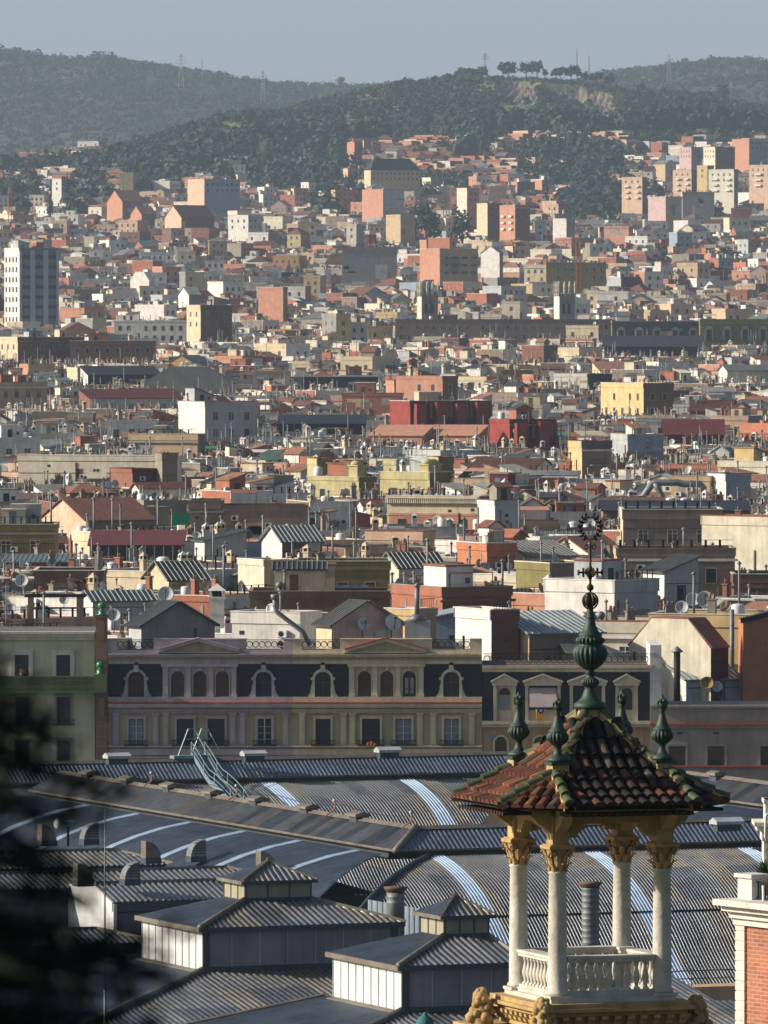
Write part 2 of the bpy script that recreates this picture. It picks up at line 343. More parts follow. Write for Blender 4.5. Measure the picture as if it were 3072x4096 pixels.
# ---------------------------------------------------------------- roof-top pieces (each built once, origin at its base)
def P(fn): m = MB(); fn(m); return m
def _chb(m, w='brick', c='concrete'): m.box(-.35, -.3, 0, .35, .3, 1.7, w, False); m.box(-.45, -.4, 1.7, .45, .4, 1.82, c); m.lathe([(.13, 1.82), (.1, 2.2)], (-.15, 0, 0), 8, 'tile_light'); m.lathe([(.13, 1.82), (.1, 2.15)], (.17, 0, 0), 8, 'tile_light')
def _chw(m, w='white'):
    m.box(-.4, -.35, 0, .4, .35, 1.6, w, False); m.box(-.5, -.45, 1.6, .5, .45, 1.72, w)
    for sx in (-1, 1):
        for sy in (-1, 1): m.box(sx * .36 - .07, sy * .3 - .07, 1.72, sx * .36 + .07, sy * .3 + .07, 2.05, w)
    m.box(-.25, -.2, 1.72, .25, .2, 2.04, 'iron'); m.add([(-.5, -.45, 2.05), (.5, -.45, 2.05), (.5, .45, 2.05), (-.5, .45, 2.05), (0, 0, 2.45)], [(0, 1, 4), (1, 2, 4), (2, 3, 4), (3, 0, 4), (3, 2, 1, 0)], w)
def _pipe(m, mt='galva', h=2.4): m.tube([(0, 0, 0), (0, 0, h)], .11, mt, 8); m.lathe([(.2, h), (.24, h + .06), (.02, h + .25)], n=8, m=mt)
def _onion(m): m.tube([(0, 0, 0), (0, 0, .9)], .22, 'galva', 10); m.lathe([(.22, .9), (.38, 1.05), (.4, 1.3), (.25, 1.5), (.02, 1.58)], n=12, m='galva')
def _dish(m, col='dish'):
    m.tube([(0, 0, 0), (0, 0, 1.15)], .035, 'iron', 6)
    A = Matrix.Translation((0, -.12, 1.25)) @ Matrix.Rotation(R(68), 4, 'X') ; b = MB()
    b.lathe([(.03, -.0), (.25, .035), (.42, .1), (.5, .16), (.505, .14), (.42, .075), (.25, .01), (.02, -.03)], n=20, m=col); m.merge(b, A)
    e = A @ Vector((0, .1, .55)); m.tube([A @ Vector((0, -.45, .1)), e], .025, 'iron', 5); m.box(e.x - .05, e.y - .05, e.z - .05, e.x + .05, e.y + .05, e.z + .05, 'iron')
def _ant(m, h=3.2):
    m.tube([(0, 0, 0), (0, 0, h)], .03, 'galva', 5); m.tube([(-.55, 0, h - .25), (.6, .1, h - .15)], .018, 'galva', 4)
    for k in range(6): x = -.5 + k * .2; m.tube([(x, -.25, h - .24 + k * .015), (x, .25, h - .24 + k * .015)], .014, 'galva', 4)
    m.tube([(-.3, 0, h - .9), (.4, 0, h - .9)], .016, 'galva', 4)
    for k in range(3): m.tube([(-.2 + k * .25, -.3, h - .9), (-.2 + k * .25, .3, h - .9)], .014, 'galva', 4)
def _ac(m):
    m.box(-.42, -.17, .08, .42, .17, .68, 'plastic'); b = MB(); b.lathe([(.24, 0), (.24, .03), (.2, .035)], n=14, m='iron'); m.merge(b, Matrix.Translation((-.1, -.175, .38)) @ Matrix.Rotation(R(90), 4, 'X'))
    m.box(-.4, -.15, 0, -.34, .15, .08, 'iron'); m.box(.34, -.15, 0, .4, .15, .08, 'iron')
def _tank(m): m.lathe([(.55, .25), (.58, .4), (.58, 1.5), (.4, 1.62), (.12, 1.66)], n=14, m='plastic'); [m.box(x - .05, y - .05, 0, x + .05, y + .05, .28, 'iron') for x in (-.4, .4) for y in (-.4, .4)]
def _rail(m):
    m.box(0, -.02, .95, 1, .02, 1.0, 'iron'); m.box(0, -.015, .1, 1, .015, .13, 'iron')
    for k in range(8): m.box(k / 8, -.012, 0, k / 8 + .022, .012, .95, 'iron')
def _plant(m):
    rr = random.Random(4)
    for k in range(70):
        a, b, c = [rr.gauss(0, .25) for _ in range(3)]; z = .85 + c * 1.1 - .35; d = Vector((rr.uniform(-1, 1), rr.uniform(-1, 1), rr.uniform(-.4, 1))).normalized() * .14; e = d.orthogonal().normalized() * .07
        p = Vector((a, b, z)); m.add([p - d, p + e, p + d, p - e], [(0, 1, 2, 3)], 'plant')
def _sky(m): m.box(0, 0, 0, .9, 1.3, .12, 'frame_white'); m.box(.08, .08, .12, .82, 1.22, .14, 'glass_blue')
def _winW(m, fr='frame_white', gl='glass', mull=True):   # window in the -y wall, unit 1 x 1.4, origin bottom left
    m.box(-.1, -.05, -.1, 1.1, 0.01, 0, 'concrete'); m.box(-.06, -.03, 0, 0, .01, 1.46, fr); m.box(1, -.03, 0, 1.06, .01, 1.46, fr); m.box(0, -.03, 1.4, 1, .01, 1.46, fr)
    m.box(0, -.012, 0, 1, .01, 1.4, gl)
    if mull: m.box(.47, -.028, 0, .53, -.012, 1.4, fr); m.box(0, -.026, .98, 1, -.012, 1.02, fr)
PR = dict(ch_brick=P(_chb), ch_red=P(lambda m: _chb(m, 'rust', 'rust')), ch_grey=P(lambda m: _chb(m, 'concrete', 'taupe')), ch_white=P(_chw), ch_cream=P(lambda m: _chw(m, 'cream')),
          pipe=P(_pipe), pipe_long=P(lambda m: _pipe(m, 'galva', 4)), pipe_rust=P(lambda m: _pipe(m, 'concrete', 2.2)), vent=P(_onion), dish=P(_dish), dish_old=P(lambda m: _dish(m, 'taupe')), dish_orange=P(lambda m: _dish(m, 'ochre')),
          antenna=P(_ant), antenna_tall=P(lambda m: _ant(m, 4.6)), ac=P(_ac), tank=P(_tank), rail=P(_rail), plant=P(_plant), skylight=P(_sky),
          win=P(_winW), win_dark=P(lambda m: _winW(m, 'shutter', 'glass')), win_shut=P(lambda m: _winW(m, 'cream', 'shutter', False)), win_green=P(lambda m: _winW(m, 'white', 'shutter_green', False)), win_blue=P(lambda m: _winW(m, 'frame_white', 'glass_blue')))
NAMES = dict(ch_brick='chimney', ch_red='chimney', ch_grey='chimney', ch_white='chimney', ch_cream='chimney', pipe='flue_pipe', pipe_long='flue_pipe', pipe_rust='flue_pipe', vent='roof_vent', dish='satellite_dish', dish_old='satellite_dish', dish_orange='satellite_dish',
             antenna='antenna', antenna_tall='antenna', ac='air_conditioner', tank='water_tank', plant='shrub', skylight='skylight')
DP = [P(lambda m, c=c: m.box(0, 0, 0, .11, .13, 1, c)) for c in ('galva', 'concrete', 'iron', 'rust')] + [P(lambda m: m.box(0, 0, 0, 1, .06, .045, 'iron')), P(lambda m: m.box(0, 0, 0, .45, .028, .35, 'glass'))]
def _bal(m, c): m.box(0, -1.0, 0, 3.2, -.002, .14, 'concrete'); m.box(0, -1.0, .14, 3.2, -.94, 1.05, c) if c != 'iron' else [m.box(0, -1.0, 1.0, 3.2, -.95, 1.05, c)] + [m.box(i * .2, -.99, .14, i * .2 + .03, -.96, 1.0, c) for i in range(17)]
BAL = [P(lambda m, c=c: _bal(m, c)) for c in ('iron', 'ivory', 'concrete')]
AWN = [P(lambda m, c=c: m.ext([(0, -1.1, -.75), (2.4, -1.1, -.75), (2.4, 0, 0), (0, 0, 0)], (0, 0, .05), c)) for c in ('cream', 'tarp_green', 'rust', 'olive')]
def roof_mesh(mb, kind, w, d, he, rise, m, trim='concrete', ribs=0.5, ov=0.3):
    """pitched roofs as slabs; local frame x 0..w, y 0..d"""
    t = 0.12
    def slab(a, b, c, e):  # quad a(low left) b(low right) c(high right) e(high left)
        a, b, c, e = map(Vector, (a, b, c, e)); n = (b - a).cross(e - a).normalized()
        if n.z < 0: n = -n
        mb.ext([a, b, c, e], n * t, m)
        if ribs and (m.startswith('corr') or m == 'glass_blue'):
            L = (b - a).length; k = int(L / ribs); u = (b - a) / L; L2 = (c - e).length; u2 = (c - e) / max(L2, 1e-6)
            for i in range(k + 1):
                f = i / max(k, 1); p = a.lerp(b, f) + n * t; q = e.lerp(c, f) + n * t; s = u * 0.035
                mb.add([p - s, p + s, q + s, q - s, p - s * .6 + n * .07, p + s * .6 + n * .07, q + s * .6 + n * .07, q - s * .6 + n * .07], [(4, 5, 6, 7), (0, 4, 7, 3), (1, 2, 6, 5), (0, 1, 5, 4)], 'corr_rib' if m != 'corr_grey' else m)
    h = he + rise
    if kind == 'gabF':   # gable toward the front, ridge along y
        s = rise / (w / 2); slab((-ov, -ov, he - ov * s), (-ov, d + ov, he - ov * s), (w / 2, d + ov, h), (w / 2, -ov, h)); slab((w + ov, d + ov, he - ov * s), (w + ov, -ov, he - ov * s), (w / 2, -ov, h), (w / 2, d + ov, h))
    elif kind == 'gabL':
        s = rise / (d / 2); slab((-ov, -ov, he - ov * s), (w + ov, -ov, he - ov * s), (w + ov, d / 2, h), (-ov, d / 2, h)); slab((w + ov, d + ov, he - ov * s), (-ov, d + ov, he - ov * s), (-ov, d / 2, h), (w + ov, d / 2, h))
    elif kind == 'shedF':
        s = rise / d; slab((-ov, -ov, he - ov * s), (w + ov, -ov, he - ov * s), (w + ov, d + ov, h + ov * s), (-ov, d + ov, h + ov * s))
    elif kind == 'shedL':
        s = rise / w; slab((-ov, d + ov, he - ov * s), (-ov, -ov, he - ov * s), (w + ov, -ov, h + ov * s), (w + ov, d + ov, h + ov * s))
    elif kind == 'shedR':
        s = rise / w; slab((w + ov, -ov, he - ov * s), (w + ov, d + ov, he - ov * s), (-ov, d + ov, h + ov * s), (-ov, -ov, h + ov * s))
    elif kind == 'hip':
        q = min(w, d) / 2; o = ov
        A, B, C, D = (-o, -o, he), (w + o, -o, he), (w + o, d + o, he), (-o, d + o, he)
        if w >= d: E, F = (q, d / 2, h), (w - q, d / 2, h); fs = [(0, 1, 5, 4), (1, 2, 5), (2, 3, 4, 5), (3, 0, 4)]
        else: E, F = (w / 2, q, h), (w / 2, d - q, h); fs = [(0, 1, 4), (1, 2, 5, 4), (2, 3, 5), (3, 0, 4, 5)]
        mb.add([A, B, C, D, E, F], fs + [(3, 2, 1, 0)], m)
def walls_mesh(mb, kind, w, d, he, rise, m, ms):
    h = he + rise; z0 = -6
    def q(pts, mm): mb.add(pts, [tuple(range(len(pts)))], mm)
    F = [(0, 0, z0), (w, 0, z0), (w, 0, he), (0, 0, he)]; L = [(0, d, z0), (0, 0, z0), (0, 0, he), (0, d, he)]; Rr = [(w, 0, z0), (w, d, z0), (w, d, he), (w, 0, he)]; B = [(w, d, z0), (0, d, z0), (0, d, he), (w, d, he)]
    if kind == 'gabF': F = F[:3] + [(w / 2, 0, h)] + F[3:]; B = B[:3] + [(w / 2, d, h)] + B[3:]
    if kind == 'gabL': L = L[:3] + [(0, d / 2, h)] + L[3:]; Rr = Rr[:3] + [(w, d / 2, h)] + Rr[3:]
    if kind == 'shedF': L[3] = (0, d, h); Rr[2] = (w, d, h); B[2] = (0, d, h); B[3] = (w, d, h)
    if kind == 'shedL': F[2] = (w, 0, h); Rr[2] = (w, d, h); Rr[3] = (w, 0, h); B[3] = (w, d, h)
    if kind == 'shedR': F[3] = (0, 0, h); L[2] = (0, 0, h); L[3] = (0, d, h); B[2] = (0, d, h)
    if kind == 'trap': F = F[:2] + [(w, 0, he), (w * .72, 0, h), (w * .28, 0, h), (0, 0, he)]; B = B[:2] + [(0, d, he), (w * .28, d, h), (w * .72, d, h), (w, d, he)]
    if kind == 'trapL': L = L[:2] + [(0, 0, he), (0, d * .28, h), (0, d * .72, h), (0, d, he)]; Rr = Rr[:2] + [(w, d, he), (w, d * .72, h), (w, d * .28, h), (w, 0, he)]
    q(F, m); q(L, ms); q(Rr, ms); q(B, m)
    q([(0, 0, he), (w, 0, he), (w, d, he), (0, d, he)], 'roof_grey')
def hut(B, rng, x, y, w, d, h, m, kind, rm, z, root='roof_hut'):
    mb = MB(); rise = 0 if kind == 'flat' else (min(w, d) * rng.uniform(.22, .35)); he = h - rise * .6
    t = MB(); walls_mesh(t, kind if kind != 'flat' else 'x', w, d, he, rise, m, m)
    t.V = [(a, b, max(c, 0)) for a, b, c in t.V]
    if kind == 'flat': t.box(-.12, -.12, he, w + .12, d + .12, he + .16, rng.choice(['concrete', 'white', m, 'rust']))
    else: roof_mesh(t, kind, w, d, he, rise, rm, ov=.2, ribs=.45)
    if rng.random() < .6: t.box(w * .3, -.03, 0, w * .3 + .8, 0.02, 2.0, rng.choice(['shutter', 'shutter_green', 'wood', 'glass_blue']))
    if rng.random() < .4: t.box(w * .7, -.03, 1.1, w * .7 + .5, .02, 1.6, 'glass')
    B.put(root, t, T(x, y, z))
    return he + rise
WALLC = ['white'] * 16 + ['ivory'] * 8 + ['cream'] * 6 + ['sand'] * 4 + ['peach'] * 3 + ['pink', 'salmon', 'rust', 'brick', 'brick', 'brick_dark', 'grey', 'pale', 'pale', 'taupe', 'concrete', 'concrete', 'olive', 'yellow', 'lemon', 'ochre', 'bluish', 'brick_orange', 'maroon']
SIDEC = ['grey', 'concrete', 'taupe', 'pale', 'white', 'ivory', 'brick', 'sand', 'brick_dark', 'cream', 'salmon']
def win_grid(B, rng, x0, x1, z0, z1, style, face='F', w=0, d=0, maxn=40, floors=3.1, pitch=2.6):
    n = max(1, int((x1 - x0) / pitch)); st = (x1 - x0) / n; zf = z1 - 2.6; c = 0
    while zf > z0 and c < maxn:
        for i in range(n):
            if rng.random() < .12: continue
            u = x0 + st * (i + .5) - .5
            M = T(u, -.004, zf) if face == 'F' else (T(-.004, d - u, zf, R(-90)) if face == 'L' else T(w + .004, u, zf, R(90)))
            B.put('window', PR[style if rng.random() < .75 else 'win_shut'], M); c += 1
        zf -= floors
def building(B, rng, w, d, h, wall, side, roof, rm=None, clutter=1.0, cmax=6.0, wins=True, lod=0, rise=None, winstyle=None, acc=(), nwin=40, cthin=2.7):
    """one building; local frame: near left corner at the origin, front along +x, left side along +y"""
    if rise is None: rise = {'flat': 0, 'hip': min(w, d) * .22}.get(roof, (w if roof[-1] in 'F' and roof[:3] == 'gab' else d) * .28 / 1)
    if roof.startswith('trap'): rise = rise or 3
    he = h - rise
    wb = MB(); walls_mesh(wb, roof, w, d, he, rise, wall, side)
    if side.startswith('brick') and lod < 2:
        for k in range(int(d / 3)): y = 1.2 + k * 3; wb.box(-.05, y, 0, .02, y + .3, he - .3, 'concrete')
    B.put('wall', wb)
    st = winstyle or rng.choice(['win', 'win', 'win_dark', 'win_shut', 'win_green'])
    if wins:
        low = max(0.5, he - 3.1 * (2 if lod else 3.2)); win_grid(B, rng, .6, w - .6, low, he, st, 'F', maxn=nwin)
        if rng.random() < .35 or wins == 'L': win_grid(B, rng, .8, d - .8, low, he, st, 'L', w, d, maxn=nwin // 2, pitch=3.4)
    if roof == 'flat':
        pm = rng.choice([wall, wall, 'concrete', 'white', 'ivory', 'rust']); ph = rng.uniform(.5, 1.1); p = MB()
        cap = rng.choice(['concrete', 'rust', 'white', 'white', 'ivory', pm])
        for a in ((-.1, -.1, w + .1, .15), (-.1, d - .15, w + .1, d + .1), (-.1, .15, .15, d - .15), (w - .15, .15, w + .1, d - .15)):
            p.box(a[0], a[1], he, a[2], a[3], he + ph, wall if a[3] - a[1] < .5 else side); p.box(a[0] - .05, a[1] - .05, he + ph, a[2] + .05, a[3] + .05, he + ph + .09, cap)
        B.put('parapet', p)
        f = MB(); f.box(.15, .15, he + .003, w - .15, d - .15, he + .06, rm or rng.choice(['roof_floor', 'roof_grey', 'roof_grey', 'roof_dark'])); B.put('roof', f)
        if lod < 2 and rng.random() < .4: c = MB(); c.box(-.3, -.3, he - .5, w + .3, -.1, he - .25, rng.choice(['concrete', wall, 'white'])); B.put('cornice', c)
    elif roof.startswith('trap'):
        f = MB(); m = rm or 'slate_roof'; a, b = .28, .72
        if roof == 'trap':
            for P4 in (((-.15, -.0, he), (-.15, d, he), (w * a, d, h), (w * a, 0, h)), ((w + .15, d, he), (w + .15, 0, he), (w * b, 0, h), (w * b, d, h))): f.ext(list(P4), (0, 0, .12), m)
            f.box(w * a, 0, h, w * b, d, h + .12, m)
        else:
            for P4 in (((0, -.15, he), (w, -.15, he), (w, d * a, h), (0, d * a, h)), ((w, d + .15, he), (0, d + .15, he), (0, d * b, h), (w, d * b, h))): f.ext(list(P4), (0, 0, .12), m)
            f.box(0, d * a, h, w, d * b, h + .12, m)
        B.put('roof', f)
    else:
        f = MB(); roof_mesh(f, roof, w, d, he, rise, rm or rng.choice(['tile', 'tile', 'tile_light', 'tile_dark', 'corr_grey', 'corr_green']), ribs=.5 if lod < 2 else 0); B.put('roof', f)
    if roof == 'flat':
        z = he + .06; free = cmax - (ph if False else 0)
        nh_ = 0 if free < 2.3 else (rng.choice([1, 1, 2]) if w * d < 110 else rng.choice([2, 2, 3]))
        if rng.random() > clutter: nh_ = min(nh_, 0 if clutter < .5 else 1)
        for i in range(nh_):
            hw, hd = rng.uniform(2.2, min(6, w * .5)), rng.uniform(2, min(5, d * .5)); hh = min(free, rng.uniform(2.2, 3.3))
            k = rng.choice(['flat', 'flat', 'flat', 'shedF', 'shedL', 'gabF', 'gabL', 'shedR'])
            hut(B, rng, rng.uniform(.4, max(.5, w - hw - .4)), rng.uniform(.6, max(.7, d - hd - .4)), hw, hd, hh * .92, rng.choice([wall, 'white', 'ivory', 'white', 'concrete', 'cream', 'brick', 'pale']), k, rng.choice(['corr_green', 'corr_grey', 'tile', 'corr_dark', 'tile_light']), z)
    else: z = he * .55 + h * .45
    if lod == 0:
        for i in range(rng.choice([1, 2, 3])): B.put('drainpipe', DP[rng.randrange(4)], T(rng.uniform(.2, w - .3), -.14, max(0, he - rng.uniform(3, 9)), 0, (1, 1, rng.uniform(2.4, 3))))
        for i in range(rng.choice([0, 1, 2])): B.put('drainpipe', DP[rng.randrange(4)], T(-.14, rng.uniform(.3, d - .2), max(0, he - rng.uniform(3, 7)), 0, (1, 1, rng.uniform(2.4, 3))))
        for i in range(rng.choice([0, 1])): B.put('cable', DP[4], T(.1, -.07, he - rng.uniform(.5, 3.2), 0, (w - .2, 1, 1)))
        for i in range(rng.choice([0, 1, 2])): B.put('wall_vent', DP[5], T(rng.uniform(.3, w - .9), -.03, he - rng.uniform(.8, 3)))
        if wins and w > 5 and rng.random() < .35:
            x0 = rng.uniform(.5, w - 4); mb = MB(); mb.box(0, -1.0, 0, 3.2, -.002, .14, 'concrete'); B.put('balcony', mb if rng.random() < .01 else BAL[rng.randrange(3)], T(x0, 0, he - 2.75))
        if wins and w > 5 and rng.random() < .3: B.put('awning', AWN[rng.randrange(4)], T(rng.uniform(.3, w - 3), 0, he - rng.choice([.9, 4.0])))
        for i in range(rng.choice([0, 1, 1, 2]) if clutter > 0 else 0):
            if w > 2.5: B.put('air_conditioner', PR['ac'], T(rng.uniform(.6, w - .6), -.2, he - rng.uniform(1.2, 3)))
    def sprinkle(keys, n, hreq):
        for _ in range(n):
            if hreq > max(cmax, cthin): return
            k = rng.choice(keys); x, y = (min(w - .6, max(.6, cc[0] + rng.gauss(0, 1.1))), min(d - .5, max(.5, cc[1] + rng.gauss(0, .8)))) if rng.random() < .6 else (rng.uniform(.6, w - .6), rng.uniform(.5, d - .6))
            B.put(NAMES[k], PR[k], T(x, y, z, rng.uniform(-.5, .5), (rng.uniform(.7, 1.15), rng.uniform(.7, 1.15), rng.uniform(.6, 1.3)) if k.startswith('ch_') or 'pipe' in k else rng.uniform(.75, 1.15)))
    q = clutter; cc = (rng.uniform(.8, w - .8), rng.uniform(.6, d - .6))
    ck = rng.choice([['ch_brick'], ['ch_white'], ['ch_grey'], ['ch_grey', 'pipe_rust'], ['ch_cream'], ['ch_red', 'ch_grey'], ['ch_white', 'pipe'], ['ch_cream', 'ch_white']])
    if roof == 'flat':
        sprinkle(ck, int((rng.choice([1, 1, 2, 3]) if ck[0] in ('ch_white', 'ch_cream') else rng.choice([2, 3, 4, 5])) * q), 2.2); sprinkle(['pipe', 'pipe_rust', 'pipe_rust', 'vent', 'pipe_long'], int(rng.choice([1, 2, 3, 5]) * q), 2.4)
        if lod < 2: sprinkle(['dish', 'dish', 'dish', 'dish_old'], int(rng.choice([0, 1, 2, 3, 4]) * q), 1.8); sprinkle(['ac', 'tank', 'ac', 'plant'], int(rng.choice([0, 1, 2, 3]) * q), 1)
        sprinkle(['antenna', 'antenna_tall'], int(rng.choice([1, 1, 2, 3] if lod < 2 else [0, 0, 1]) * q), 3.0)
        if lod < 2 and rng.random() < .3: B.put('railing', PR['rail'], T(.2, -.05, he + ph, 0, (w - .4, 1, .9)))
        if lod < 2 and rng.random() < .22 and cmax > 2.2:
            a = MB(); mw = min(w - 2, rng.uniform(3, 6)); a.ext([(0, 0, 2.0), (mw, 0, 2.0), (mw, 2.4, 2.4), (0, 2.4, 2.4)], (0, 0, .06), rng.choice(['white', 'cream', 'corr_grey', 'salmon', 'tarp_green', 'rust']))
            for x in (0.05, mw - .1): a.box(x, .05, 0, x + .06, .11, 2.0, 'iron')
            B.put('awning', a, T(1, .6, z))
    else:
        sprinkle(ck, int(rng.choice([0, 1, 1, 2]) * q), 1.5)
        if lod < 2: sprinkle(['antenna', 'pipe'], int(rng.choice([0, 1]) * q), 3)
    for a in acc: B.put(NAMES.get(a[0], a[0]), PR[a[0]], a[1])
    return he
